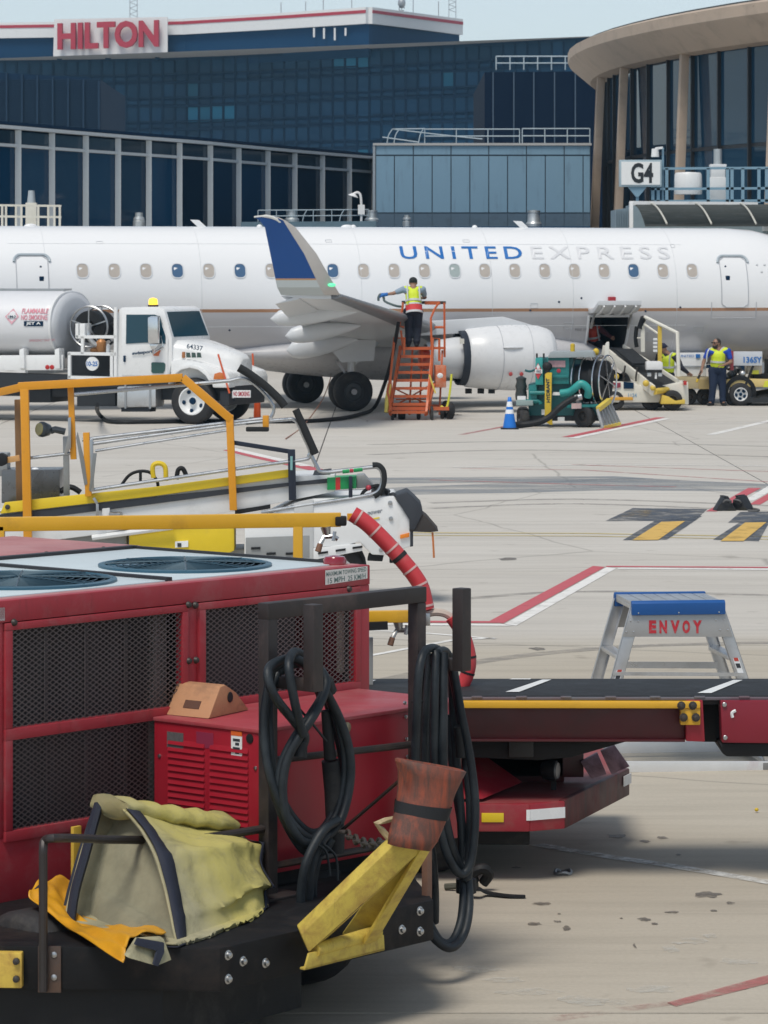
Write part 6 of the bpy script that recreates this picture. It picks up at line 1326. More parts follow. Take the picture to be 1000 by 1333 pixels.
MB().tube([q_(563, 693, -.08), q_(564, 705, -.1), q_(565, 726, -.08)], .012, 6).build('hanging_strap', pm('strap_orange', (.5, .17, .05), .6), nl)
mb = MB(); rs_ = random.Random(9)
for k in range(10): mb.ell(q_(rs_.uniform(488, 515), rs_.uniform(634, 648), rs_.uniform(0, .6)), (rs_.uniform(.03, .07), .06, rs_.uniform(.03, .06)), 8, 6)
mb.build('hydraulic_fittings', pm('engine_grime', (.07, .075, .08), .4, .4, var=.5, scale=12), nl)
MB().tube([q_(470, 646, -.05), q_(476, 638, -.05), q_(492, 632, -.03), q_(503, 640, .0), q_(500, 650, .05)], .018, 6, 5).build('hydraulic_hose', BLACK, nl)
# control box green with red stripe
cbx = nb_([(426, 638), (426, 622), (464, 620), (464, 636)], -.06, .25, 'control_box', pm('green_box', (.01, .30, .09), .4), .008); nb_([(437, 637.8), (437, 621.6), (443, 621.2), (443, 637.4)], -.066, -.05, 'red_stripe', pm('stripe_red', (.55, .03, .03), .4), 0, cbx)
nb_([(464, 636), (464, 619), (474, 618), (488, 634)], -.02, .3, 'grey_shroud', NG, .01); MB().ell(q_(480, 635, -.05), (.03, .03, .03), 10, 6).build('red_lamp', SIGNRED, nl); nb_([(454, 648), (454, 620), (459, 620), (459, 648)], -.12, -.07, 'clamp_post', NBLU, .01)
nb_([(377, 640), (376, 618), (383, 618), (384, 640)], -.03, 0, 'stiffener', NW, .005)
# lower parts
nb_([(168, 712), (168, 698), (172, 690), (240, 687), (305, 683), (305, 717), (291, 723), (250, 722)], .05, .5, 'yellow_guard', NYEL, .012); nb_([(228, 713), (228, 705), (245, 704), (245, 712)], .03, .06, 'warning_label', CWB, 0); nb_([(231, 712), (231, 707), (236, 707), (236, 712)], .02, .04, 'label_symbol', NDK, 0)
MB().tube([q_(120, 700, -.02), q_(225, 686, -.02)], .028, 8).build('tie_bar', NW, nl); nb_([(45, 712), (45, 694), (165, 690), (165, 735)], .15, .8, 'chassis', NG, .01); nb_([(-60, 742), (-60, 715), (320, 715), (320, 742)], .2, .9, 'chassis_beam', NG, .02)
MB().cyl(q_(144, 670, -.04), q_(158, 670, -.1), .03).build('exhaust_pipe', STEEL, nl); nb_([(133, 682), (133, 662), (143, 661), (143, 680)], -.04, .0, 'bracket', NW, .005)
for px, y in ((40, .1), (40, 1.0), (440, .12), (440, .95)): wheel(nl, (q_(px, 760, y).x, y, .30), .30, .22, .55, NW, 26)
nb_([(478, 730), (480, 722), (500, 722), (498, 731)], -.05, .2, 'tyre_guard', BLACK, .01); nb_([(507, 733), (507, 722), (517, 722), (517, 733)], .1, .3, 'tyre_guard', BLACK, .01)
nb_([(306, 670), (306, 664), (352, 657), (352, 662)], -.02, .02, 'black_label', BLACK, .0)
# seat and operator area seen over the conveyor
nb_([(2, 655), (2, 612), (78, 611.5), (78, 650)], 1.15, 1.7, 'engine_cover', pm('brushed_cover', (.17, .175, .18), .3, .7, var=.15), .01); nb_([(-30, 620), (-30, 590), (10, 590), (10, 620)], 1.3, 1.6, 'rear_cabinet', NG, .02)
MB().tube([q_(158, 632, 1.3), q_(168, 619, 1.3), q_(181, 613.5, 1.3), q_(195, 615, 1.3), q_(204, 625, 1.3), q_(206, 634, 1.3)], .017, 8, 5).build('steering_wheel', BLACK, nl); MB().bar(q_(183, 630, 1.3), q_(183, 614, 1.3), .03).build('steering_spoke', BLACK, nl)
MB().tube([q_(200, 622, 1.2), q_(199, 607, 1.2), q_(207, 603, 1.2), q_(215, 608, 1.2), q_(216, 626, 1.2)], .026, 8, 5).build('yellow_loop', NYEL, nl); MB().tube([q_(230, 624, 1.2), q_(232, 612, 1.2), q_(238, 610, 1.2), q_(243, 620, 1.2)], .025, 8, 4).build('black_loop', BLACK, nl); MB().tube([q_(78, 640, 1.2), q_(92, 634, 1.2), q_(105, 641, 1.2)], .03, 8, 4).build('hose_loop', BLACK, nl); MB().ell(q_(46, 611, 1.3), (.04, .04, .02)).build('filler_cap', CWB, nl)
# orange rails
def ot(pts, w, name='guard_rail', mat=None, par=None):
    par = par or nl
    for (a, b, y), (c, d, y2) in zip(pts, pts[1:]): MB().bar(q_(a, b, y), q_(c, d, y2), w, w, (0, 1, 0)).build(name, mat or ORANGE, par, bevel=.006)
ot([(-20, 515, .4), (30, 503.5, -.12)], .08); ot([(24, 503, -.12), (238, 491.5, -.12), (301, 546, -.12)], .082); ot([(299, 540, -.12), (304, 664, -.12)], .075, 'guard_post')
ot([(32, 506, -.12), (36.5, 700, -.12)], .085, 'guard_post'); ot([(24, 520, .2), (27, 690, .2)], .075, 'guard_post', pm('post_side_shaded', (.22, .12, .05), .5)); ot([(92, 503, -.02), (96, 598, -.05)], .06, 'guard_post'); ot([(112.5, 563, -.1), (115.5, 646, -.1)], .065, 'guard_post')  # brown bar carries the orange post's shaded side face as colour
nb_([(89, 566), (88.5, 544), (92.5, 543), (92.5, 583), (85, 592), (83.5, 590)], -.12, -.09, 'slotted_bracket', STEEL, .003)
for pts in ([(99, 570), (101, 562), (110, 600), (114, 630), (110, 632)], [(121, 590), (126, 590), (122, 625), (118, 640), (116, 638)]): nb_(pts, -.14, -.11, 'stay_plate', pm('stay_grey', (.25, .26, .26), .4, .4), .003)
ot([(119, 572, -.12), (120.5, 640, -.12)], .035, 'stay_post', STEEL); ot([(122, 648, -.1), (127, 656, -.1), (127, 674, -.1)], .03, 'stay_hook', STEEL)
nb_([(-4, 607), (-6, 592), (2, 590), (9, 594), (9, 604), (3, 607)], -.15, .0, 'black_knob', BLACK, .015); ot([(9, 599, -.05), (26, 596, -.05)], .06, 'stub_tube', pm('stub_peach', (.62, .36, .14), .45))
PIPE = pm('pipe_grey', (.42, .44, .46), .28, .9, var=.08)
def pipe(pts, r=.018, n=1): MB().tube([q_(a, b, c) for a, b, c in pts], r, 8, n).build('handrail_pipe', PIPE, nl)
pipe([(97, 513.5, -.1), (300, 495.5, -.1)], .020); pipe([(300, 495.5, -.1), (316, 492.5, -.1), (330, 499, -.1), (345, 513, -.1), (355, 527, -.1), (356, 537, -.1), (350, 546, -.1), (342, 545, -.1), (200, 561.5, -.1), (107, 572.5, -.1)], .018, 4)
pipe([(36, 596.5, -.05), (92, 590, -.05)], .016); pipe([(118, 578, -.1), (297, 553.5, -.1), (372, 546, -.1), (382, 546, -.1), (388, 552, -.1), (395, 568, -.1), (403, 586, -.1), (402, 593, -.1), (397, 598, -.1), (345, 605, -.1), (200, 626, -.1), (122, 637.5, -.1)], .018, 4)
pipe([(124, 587, -.1), (297, 560, -.1)], .014); pipe([(404, 590, -.1), (412, 606, -.1), (420, 614.5, -.1), (450, 612, -.1), (480, 608.5, -.1), (490, 608, -.1), (496.5, 613, -.1), (498, 625, -.1), (494, 637, -.1), (485, 643, -.1), (460, 648, -.1), (400, 657, -.1), (340, 667, -.1)], .020, 4)
FOAM = pm('foam_black', (.016, .018, .02), .85, var=.2, bump=.3)
def pad(pts, r, name='foam_pad', mat=None): MB().tube([q_(a, b, c) for a, b, c in pts], r, 12, 3).build(name, mat or FOAM, nl)
pad([(311, 478.5, -.13), (325, 487, -.13), (345, 502, -.13), (362, 518, -.13), (371, 529, -.13)], .042); pad([(385, 533, -.13), (395, 555, -.13), (411, 591, -.13)], .038); pad([(485, 605.5, -.1), (493, 606, -.1), (499, 613, -.1), (500, 626, -.1), (496, 639, -.1), (487, 646, -.1)], .030)
pad([(446, 613.5, -.1), (455, 612.5, -.1)], .024, 'green_tape', pm('tape_green', (.01, .3, .09), .5)); pad([(455.5, 612.4, -.1), (460, 612, -.1)], .0245, 'red_tape', SIGNRED); pad([(460.5, 611.8, -.1), (472, 610.5, -.1)], .024, 'green_tape', pm('tape_green', (.01, .3, .09)))
nb_([(320, 562), (320, 556), (350, 556), (350, 562)], -.16, -.05, 'pad_block', FOAM, .015); nb_([(342, 556), (342, 541), (350, 541), (350, 556)], -.14, -.06, 'yellow_clamp', ORANGE, .006)
ot([(303, 576, -.08), (382, 588.5, -.08)], .045, 'navy_guard_bar', NBLU); ot([(379.5, 585, -.08), (381, 651, -.08)], .075, 'navy_guard_post', NBLU); nb_([(378, 612), (378, 594), (381, 594), (381, 612)], -.13, -.11, 'post_label', pm('label_teal', (.2, .4, .4), .5), 0)
# work lamp
wl = MB().lathe([(.01, -.03), (.06, -.05), (.078, -.03), (.08, .0), (.06, .07), (.03, .09)], q_(56, 559, .1), (.75, .65, -.1), 20).build('work_lamp', pm('lamp_shell', (.06, .075, .09), .35, .3), nl, smooth=50)
MB().lathe([(.01, -.036), (.062, -.034), (.066, -.026)], q_(56, 559, .1) - V((.75, .65, -.1)) * .02, (.75, .65, -.1), 20).build('lamp_lens', pm('lens_amber_grey', (.30, .27, .12), .15, .2, var=.3, scale=30), wl); MB().tube([q_(66, 561, .15), q_(72, 559, .15), q_(85, 562, .15)], .035, 8).build('lamp_arm', pm('lamp_shell', (.06, .075, .09)), wl); MB().bar(q_(86, 568, .2), q_(87, 645, .2), .06).build('lamp_pole', pm('pole_grey', (.34, .36, .37), .4, .5), nl, bevel=.005)

# ---------------------------------------------------------------- red belt loader behind the cart
_c = G(700, 1151); RF = Fr(_c.x, _c.y, 0)
rl = RF.thing('belt_loader', 'dark red belt loader with flat black belt and padded red handrail', 'belt loader')
r_ = lambda px, py, y=0.0: RF.p(px, py, y)
def rb2(pp, y0, y1, name, mat, bev=.008, par=None): return MB().px(RF, pp, y0, y1).build(name, mat, par or rl, bevel=bev)
zb = r_(700, 905.5, .02).z
MB().box(r_(180, 905).x, r_(1330, 905).x, .02, .82, zb - .05, zb).build('conveyor_belt', BELT, rl, bevel=.01)
BS = pm('belt_stripe_white', (.72, .74, .74), .6, dirt=(.4, .4, .4), amt=.15)
def onb(px, py): p = RF.g(px, py, zb + .004); return V((p.x, p.y, zb + .004))
for pts in ([(658, 900.5), (676, 900.5), (718, 884.5), (706, 884.5)], [(908, 902), (926, 902), (967, 885), (955, 885)], [(663, 884.2), (690, 884.2), (692, 883.2), (667, 883.2)], [(440, 898), (456, 898), (490, 885), (478, 885)]): MB().poly([onb(*p) for p in pts]).build('belt_stripe', BS, rl, smooth=0)
sl_ = MB(); xa, xb = r_(180, 908, -.01).x, r_(1330, 908, -.01).x; z0, z1 = r_(700, 911.5, -.01).z, r_(700, 906.3, -.01).z
sl_.box(xa, xb, -.014, .018, z0, zb - .006); sl_.box(xa, xb, .822, .85, z0, zb - .006); sl_.build('slider_bed', pm('slider_mauve', (.13, .085, .10), .55, dirt=(.12, .17, .2), amt=.4, dscale=1.2), rl, bevel=.004)
for k in range(14): p = r_(505 + 58 * k, 907, -.015); MB().box(p.x - .03, p.x + .03, -.019, .0, z1 - .012, z1 + .001).build('slider_clip', pm('slider_mauve', (.2, .15, .17)), rl, bevel=.004)
DR2 = pm('beam_dark_red', (.075, .007, .011), .42, var=.2, dirt=(.03, .012, .012), amt=.3, dscale=2)
rb2([(180, 962), (180, 913), (892, 914), (892, 964), (700, 963)], .03, .14, 'side_beam', DR2); rb2([(180, 964.5), (180, 961.5), (892, 963), (892, 966)], .0, .14, 'beam_flange', DR2, .003)
MB().px(RF, [(180, 962), (180, 913), (892, 914), (892, 964)], .70, .80).build('side_beam', DR2, rl)
LY = pm('loader_yellow_bar', (.72, .40, .025), .4, var=.06, dirt=(.3, .16, .03), amt=.14); bar_ = rb2([(180, 921.5), (180, 912.5), (884, 913.5), (912, 913.5), (912, 922.5)], -.06, .03, 'guide_bar', LY); br = rb2([(886, 944), (886, 922), (912, 922), (912, 944)], -.05, .03, 'guide_bracket', LY)
for a, b in ((887, 918.5), (902, 918.5), (890, 934), (906, 934)): MB().lathe([(.01, -.022), (.014, -.02), (.016, -.004), (.024, -.002), (.024, .004)], r_(a, b, -.058), (0, 1, 0), 10).build('bolt_head', DKSTEEL, br)
rb2([(893, 965), (893, 911), (915, 911), (918, 966)], -.02, .1, 'end_plate', pm('plate_red', (.30, .015, .03), .4)); rb2([(915, 966), (915, 916), (940, 916), (940, 966)], .2, .7, 'gap_shade_block', BLACK)  # black block set between the plates as the shade of the gap
ex = rb2([(940, 967), (938, 912), (1330, 912), (1330, 972)], -.04, .1, 'extension_frame', pm('plate_crimson', (.22, .010, .026), .38, var=.1), .008)
for a, b in ((943, 917), (944, 960), (1060, 917), (1060, 965)): MB().lathe([(.01, -.012), (.013, -.01), (.014, .004)], r_(a, b, -.04), (0, 1, 0), 10).build('rivet', STEEL, ex)
mk = MB(); mk.tube([r_(958, 925, -.042), r_(953, 928, -.042), r_(954, 934, -.042)], .009, 5, 3); mk.build('paint_chip', CWB, ex)
rb2([(936, 967), (941, 981), (946, 985), (985, 985), (1330, 990), (1330, 968)], .0, .6, 'under_box', BLACK, .01); MB().px(RF, [(938, 968), (938, 912), (1330, 912), (1330, 972)], .72, .82).build('extension_frame', DR2, rl)
# undercarriage
rb2([(560, 984), (560, 962), (760, 963), (825, 963), (744, 986), (700, 990)], .2, .75, 'lift_frame', BLACK, .01); rb2([(662, 986), (662, 964), (695, 964), (695, 986)], .14, .2, 'lift_lug', pm('lug_black', (.02, .02, .02), .5)); rb2([(560, 985), (575, 976), (655, 982), (655, 986)], .25, .3, 'yellow_ram', LY); rb2([(708, 965), (708, 962), (722, 962), (722, 965)], .1, .15, 'pink_tag', pm('tag_pink', (.6, .25, .28), .5))
# chassis bumper, near side straight then chamfered away at the front
zt_, zbm = .445, .29
P0 = V((r_(180, 1060).x, 0)); P1 = V((r_(690, 1060).x, 0)); g2 = RF.g(820, 1035, .29); P2 = V((g2.x, g2.y)); 
RCH = pm('chassis_red', (.30, .016, .03), .5, var=.12, dirt=(.24, .15, .12), amt=.24, dscale=2.0); RDARK = pm('bumper_scorched', (.17, .020, .022), .55, var=.3, dirt=(.03, .02, .02), amt=.5, dscale=3, streak=(2, 2, .5))
def quad_z(a, b, z0, z1, th, name, mat, par=None, bev=.01):
    d = (b - a).normalized(); n = V((-d.y, d.x)) * th
    return MB().prism([(a.x, a.y, z0), (b.x, b.y, z0), (b.x, b.y, z1), (a.x, a.y, z1)], (n.x, n.y, 0)).build(name, mat, par or rl, bevel=bev)
side = quad_z(P0, P1, zbm, zt_, .04, 'bumper_side', RCH)
Pm = P1 + V((.20, .10)); quad_z(P1, Pm, zbm, zt_, .04, 'bumper_corner', RCH); fr_ = quad_z(Pm, P2, zbm, zt_ + .005, .04, 'bumper_front', RDARK)
MB().prism([(P0.x, .03, zt_ - .02), (P1.x, .03, zt_ - .02), (Pm.x, Pm.y + .03, zt_ - .02), (P2.x - .03, P2.y + .02, zt_ - .02), (P2.x - .03, 2.2, zt_ - .02), (P0.x, 2.2, zt_ - .02)], (0, 0, .02)).build('deck', pm('deck_red_dusty', (.27, .03, .04), .6, var=.15, dirt=(.22, .14, .12), amt=.35, dscale=1.6), rl, smooth=0)
MB().box(P0.x, r_(735, 1000, .8).x, .8, 2.1, zt_, .74).build('engine_housing', DR2, rl, bevel=.01)
a = r_(560, 968, .55); MB().add([r_(560, 1040, .06), r_(628, 1040, .06), r_(680, 1018, .55), r_(612, 970, .75), r_(560, 966, .75)], [(0, 1, 2, 3, 4)]).build('sloped_panel', RCH, rl, smooth=0)
rb2([(620, 1012), (620, 968), (760, 974), (760, 1012)], .8, .84, 'rear_wall', DR2)
pd = P2 - Pm; pt_ = MB(); c0_ = RF.g(760, 1003, .45); 
for pts in ([(756, 992, .62), (778, 980, .62), (790, 1008, .45), (770, 1014, .45)], [(782, 978, .66), (800, 970, .66), (820, 998, .46), (796, 1008, .46)]):
    MB().prism([r_(a, b, y) for a, b, y in [(pts[0][0], pts[0][1], .75), (pts[1][0], pts[1][1], .85), (pts[2][0], pts[2][1], .75), (pts[3][0], pts[3][1], .65)]], (0, .05, 0)).build('weathered_plate', pm('plate_weathered', (.40, .25, .29), .6, dirt=(.06, .02, .035), amt=.28, dscale=9), rl, bevel=.005)
lb = r_(721, 1003, .5); l_ = MB().lathe([(.01, -.02), (.055, -.015), (.06, .02), (.05, .06), (.02, .08)], lb, (-1, .35, 0), 18).build('work_lamp', BLACK, rl); MB().lathe([(.01, -.03), (.045, -.026), (.05, -.012)], lb, (-1, .35, 0), 18).build('lamp_face', pm('lamp_face_grey', (.2, .2, .21), .2), l_); MB().bar(lb + V((0, .02, -.05)), (lb.x, lb.y + .02, zt_), .03).build('lamp_stem', BLACK, l_)
rb2([(627, 1070.5), (627, 1058.5), (656, 1058.5), (656, 1070.5)], -.008, .0, 'yellow_reflector', NYEL, .003, side); 
WREF = pm('reflector_white', (.78, .80, .82), .25)
rz0, rz1 = r_(690, 1068, 0).z, r_(690, 1054, 0).z
d_ = V((P1.x - .02, -.006)); quad_z(d_, P1 + V((.0, -.006)), rz0, rz1, .006, 'white_reflector', WREF, side, 0); quad_z(P1 + V((.002, -.006)), Pm + V((.0, -.008)), rz0, rz1, .006, 'white_reflector', WREF, side, 0)
e0 = Pm.lerp(P2, .88); n_ = V((pd.y, -pd.x)).normalized() * .012; quad_z(e0 + n_, Pm.lerp(P2, .995) + n_, rz0 + .01, rz1 + .01, .006, 'white_reflector', WREF, fr_, 0)
for px, y in ((560, .4), (560, 1.9), (60, .4), (60, 1.9)): wheel(rl, (r_(px, 1120, y).x, y, .30), .30, .22, .5, DKRED, 24)
rb2([(300, 1100), (300, 1080), (690, 1080), (690, 1100)], .3, 1.9, 'chassis_rail', BLACK, .01)
# handrail with padded end
YR = .55
MB().bar(r_(-40, 683, YR), r_(444, 676.5, YR), .055, .080).build('handrail', LY, rl, bevel=.006); MB().bar(r_(388, 684, YR), r_(388, 905, YR), .055).build('rail_post', LY, rl, bevel=.006); MB().bar(r_(0, 684, YR), r_(0, 905, YR), .055).build('rail_post', LY, rl, bevel=.006)
MB().bar(r_(470, 803, YR - .05), r_(546, 802, YR - .05), .055, .068).build('lower_rail', LY, rl, bevel=.006); MB().bar(r_(478, 815, YR - .09), r_(505, 814, YR - .09), .05, .045).build('rail_clamp', BLACK, rl); MB().bar(r_(480, 830, YR), r_(480, 905, YR), .05).build('rail_post', NG, rl)
MB().bar(r_(444, 672, YR), r_(444, 684, YR), .065, .10).build('end_clamp', BLACK, rl, bevel=.01); MB().bar(r_(452, 673, YR), r_(462, 673, YR), .04).build('rail_stub', LY, rl)
for (x0, y0), sc in (((424, 690), 1), ((518, 812), 1)):
    t_ = MB(); t_.cyl(r_(x0, y0 - 4, YR - .02), r_(x0 + 2, y0 + 8, YR - .02), .03, .02); t_.tube([r_(x0 - 8, y0 + 20, YR - .05), r_(x0 - 2, y0 + 9, YR - .03), r_(x0 + 10, y0 + 8, YR - .03), r_(x0 + 16, y0 + 12, YR - .03)], .014, 7); t_.tube([r_(x0 + 12, y0 + 2, YR - .03), r_(x0 + 10, y0 + 14, YR - .04)], .012, 6); h_ = t_.build('rail_handle', STEEL, rl)
    MB().cyl(r_(x0 - 10, y0 + 28, YR - .06), r_(x0 - 7, y0 + 18, YR - .05), .018, .016).build('handle_grip', pm('grip_brown', (.2, .1, .06), .6), h_)
RFOAM = pm('padding_red', (.56, .045, .055), .45, var=.08, dirt=(.5, .22, .2), amt=.12); TAPE = pm('tape_pale', (.62, .42, .40), .5)
f1 = [(459, 669), (477, 681), (500, 703), (520, 725), (538, 747), (549, 766), (555, 793)]; P_ = [r_(a, b, YR - .05) for a, b in f1]
fo1 = MB().tube(P_, .046, 14, 6).build('padded_rail', RFOAM, rl); 
for i, (f, m) in enumerate(((.10, TAPE), (.27, TAPE), (.42, TAPE), (.52, BLACK), (.63, TAPE), (.80, TAPE), (.97, TAPE))):
    sp_ = crom(P_, 8); k = min(int(f * (len(sp_) - 1)), len(sp_) - 2); d = (sp_[k + 1] - sp_[k]).normalized() * .006; MB().tube([sp_[k] - d * (2 if m is BLACK else 1), sp_[k] + d * (2 if m is BLACK else 1)], .0485, 14).build('tape_band', m, fo1)
MB().tube([r_(553, 800, YR - .05), r_(566, 797, YR - .05), r_(580, 799, YR - .05), r_(592, 807, YR - .05)], .022, 8, 4).build('bare_rail', pm('rail_bone', (.50, .42, .36), .4), rl); MB().box(r_(551, 810, YR).x, r_(560, 810, YR).x, YR - .10, YR, r_(551, 812, YR).z, r_(551, 796, YR).z).build('rail_socket', STEEL, rl, bevel=.006)
f2 = [(588, 803), (601, 822), (609, 845), (611, 865), (605, 886), (594, 902)]; P_ = [r_(a, b, YR - .08) for a, b in f2]; fo2 = MB().tube(P_, .040, 14, 6).build('padded_rail', RFOAM, rl)
for f in (.22, .52, .72, .9): sp_ = crom(P_, 8); k = min(int(f * (len(sp_) - 1)), len(sp_) - 2); d = (sp_[k + 1] - sp_[k]).normalized() * .006; MB().tube([sp_[k] - d, sp_[k] + d], .0425, 14).build('cable_tie', BLACK, fo2)
# ---------------------------------------------------------------- red ground air unit in front
AF = Fr(-1.72, 15.6, 49)
def aq(px, py, x):
    k = (px - CX) / F; y = (AF.o.x + x * AF.c - k * (AF.o.y + x * AF.s)) / (AF.s + k * AF.c); Y = AF.o.y + x * AF.s + y * AF.c
    return V((x, y, H - (py - CY) * Y / F))
ap = AF.p
ac = AF.thing('ground_air_unit', 'big faded red ground air unit with mesh panels and roof fans', 'air unit')
BX0, BX1, BY1, ZTOP = -1.3, 2.5, 2.65, 1.9
FADE = pm('red_top_faded', (.46, .22, .22), .6, var=.15, scale=2, dirt=(.30, .05, .06), amt=.3, dscale=1.6); MESHM = pm('mesh_wire', (.15, .13, .13), .5, .4, var=.2); COIL = pm('coil_dark', (.028, .028, .031), .7, var=.25, scale=3, dirt=(.07, .07, .075), amt=.3, dscale=2.5, streak=(6, 6, .5))
def bx(x0, x1, y0, y1, z0, z1, name, mat, par=None, bev=.006): return MB().box(x0, x1, y0, y1, z0, z1).build(name, mat, par or ac, bevel=bev)
m1a, m1b = ap(13.6, 880, 0).x, ap(234.7, 860, 0).x; m2a, m2b = ap(265, 850, 0).x, ap(460, 830, 0).x
ZU0, ZU1, ZL0, ZL1 = 1.315, 1.762, .85, 1.262
frame = bx(BX0, BX1, -.012, .05, 1.80, ZTOP, 'top_rail', REDP); 
bx(BX0, BX1, .0, .05, .52, ZL0 - .03, 'lower_skirt', REDP)
bx(BX0, m1a - .05, -.006, .05, ZL0 - .03, 1.80, 'side_panel', REDP); bx(m1b + .045, m2a - .045, -.002, .05, ZL0 - .03, 1.8, 'centre_post', REDP); bx(m2b + .03, BX1, -.008, .05, ZL0 - .03, 1.8, 'corner_post', REDP)
def panel(x0, x1, z0, z1, zb_, n):
    fr2 = MB(); fr2.box(x0 - .045, x1 + .04, -.018, .03, z1, zb_ or z1 + .003); fo = fr2.build('frame_rail', REDP, ac, bevel=.004)
    for nm, q in (('frame_rail', (x0 - .045, x1 + .04, z0 - .05, z0)), ('frame_stile', (x0 - .045, x0, z0, z1)), ('frame_stile', (x1, x1 + .04, z0, z1))): bx(q[0], q[1], -.018, .03, q[2], q[3], nm, REDP, ac, .004)
    me = MB(); w = x1 - x0; h = z1 - z0; pitch = .043; sl = .58; th = .0030
    k = -int(h / sl / pitch) - 2
    def clip(c, sgn):
        # line z = z0 + sgn*sl*(x - c)
        pts = []
        for t in (0, 1):
            x = x0 + t * w; z = sl * (x - c) * sgn; 
            pts.append((x, z))
        (xa, za), (xb, zb2) = pts
        def at(z): return c + z / (sl * sgn)
        if za < 0: xa, za = at(0), 0
        if za > h: xa, za = at(h), h
        if zb2 < 0: xb, zb2 = at(0), 0
        if zb2 > h: xb, zb2 = at(h), h
        if xb - xa > .004 and x0 - 1e-6 <= xa and xb <= x1 + 1e-6: return (xa, za), (xb, zb2)
    c = x0 - h / sl - pitch
    while c < x1 + h / sl + pitch:
        for sgn in (1, -1):
            q = clip(c, sgn)
            if q: (xa, za), (xb, zb2) = q; dz = th; me.add([(xa, -.004 - .002 * sgn, z0 + za - dz), (xb, -.004 - .002 * sgn, z0 + zb2 - dz), (xb, -.004 - .002 * sgn, z0 + zb2 + dz), (xa, -.004 - .002 * sgn, z0 + za + dz)], [(0, 1, 2, 3)])
        c += pitch
    o = me.build('expanded_mesh', MESHM, ac, smooth=0); o['kind'] = 'stuff'
    return fo
panel(m1a, m1b, ZU0, ZU1, 1.796, 0); panel(m2a, m2b, ZU0, ZU1, 1.796, 0); panel(m1a, m1b, ZL0, ZL1, 0, 0); panel(m2a, m2b, ZL0, ZL1, 0, 0)
bx(BX0 + .05, m1b - .02, .16, .2, .6, 1.85, 'condenser_coil', COIL); bx(m2a + .02, m2b - .26, .16, .2, .6, 1.85, 'condenser_coil', COIL)
cx1 = ap(204, 850, .1).x; bx(cx1 - .02, cx1 + .07, .10, .14, .8, 1.8, 'coil_end_plate', pm('end_plate_grey', (.17, .16, .155), .5, .2, var=.2), None, .003); bx(cx1 - .13, cx1 - .03, .15, .155, .8, 1.8, 'dark_gap', BLACK, None, 0)
for k in range(5): x = m1a + .1 + k * .26; bx(x, x + .012, .150, .158, .7, 1.8, 'coil_tube', pm('tube_grey', (.06, .06, .065), .4), None, 0)
sx = ap(441, 830, .12).x; bx(sx - .015, sx + .02, .10, .12, 1.35, 1.79, 'slit_light_strip', pm('slit_light_straw', (.70, .66, .52), .6, dirt=(.65, .4, .05), amt=.2), None, 0); bx(sx + .05, sx + .13, .09, .14, .8, 1.79, 'pipe_cover', pm('end_plate_grey', (.17, .16, .155)), None, .004)  # pale strip paints the daylight showing through a slit in the unit
bx(BX0, BX1 - .002, BY1 - .04, BY1, .5, 1.80, 'rear_panel', REDP); bx(BX1 - .04, BX1, .05, BY1 - .04, .5, ZTOP - .002, 'end_panel', REDP); bx(BX0, BX0 + .04, .05, BY1 - .04, .5, ZTOP - .002, 'end_panel', REDP); bx(BX0 + .05, BX1 - .05, .9, .94, .6, 1.8, 'inner_bulkhead', BLACK)
for px, py in ((19, 810.5), (246, 787.5), (255, 788), (246.5, 860.5), (256, 859.5), (455, 767)):
    p = ap(px, py, -.02); MB().lathe([(.004, -.012), (.012, -.009), (.016, .0), (.018, .004)], p, (0, 1, 0), 10).build('bolt_head', DKSTEEL, frame)
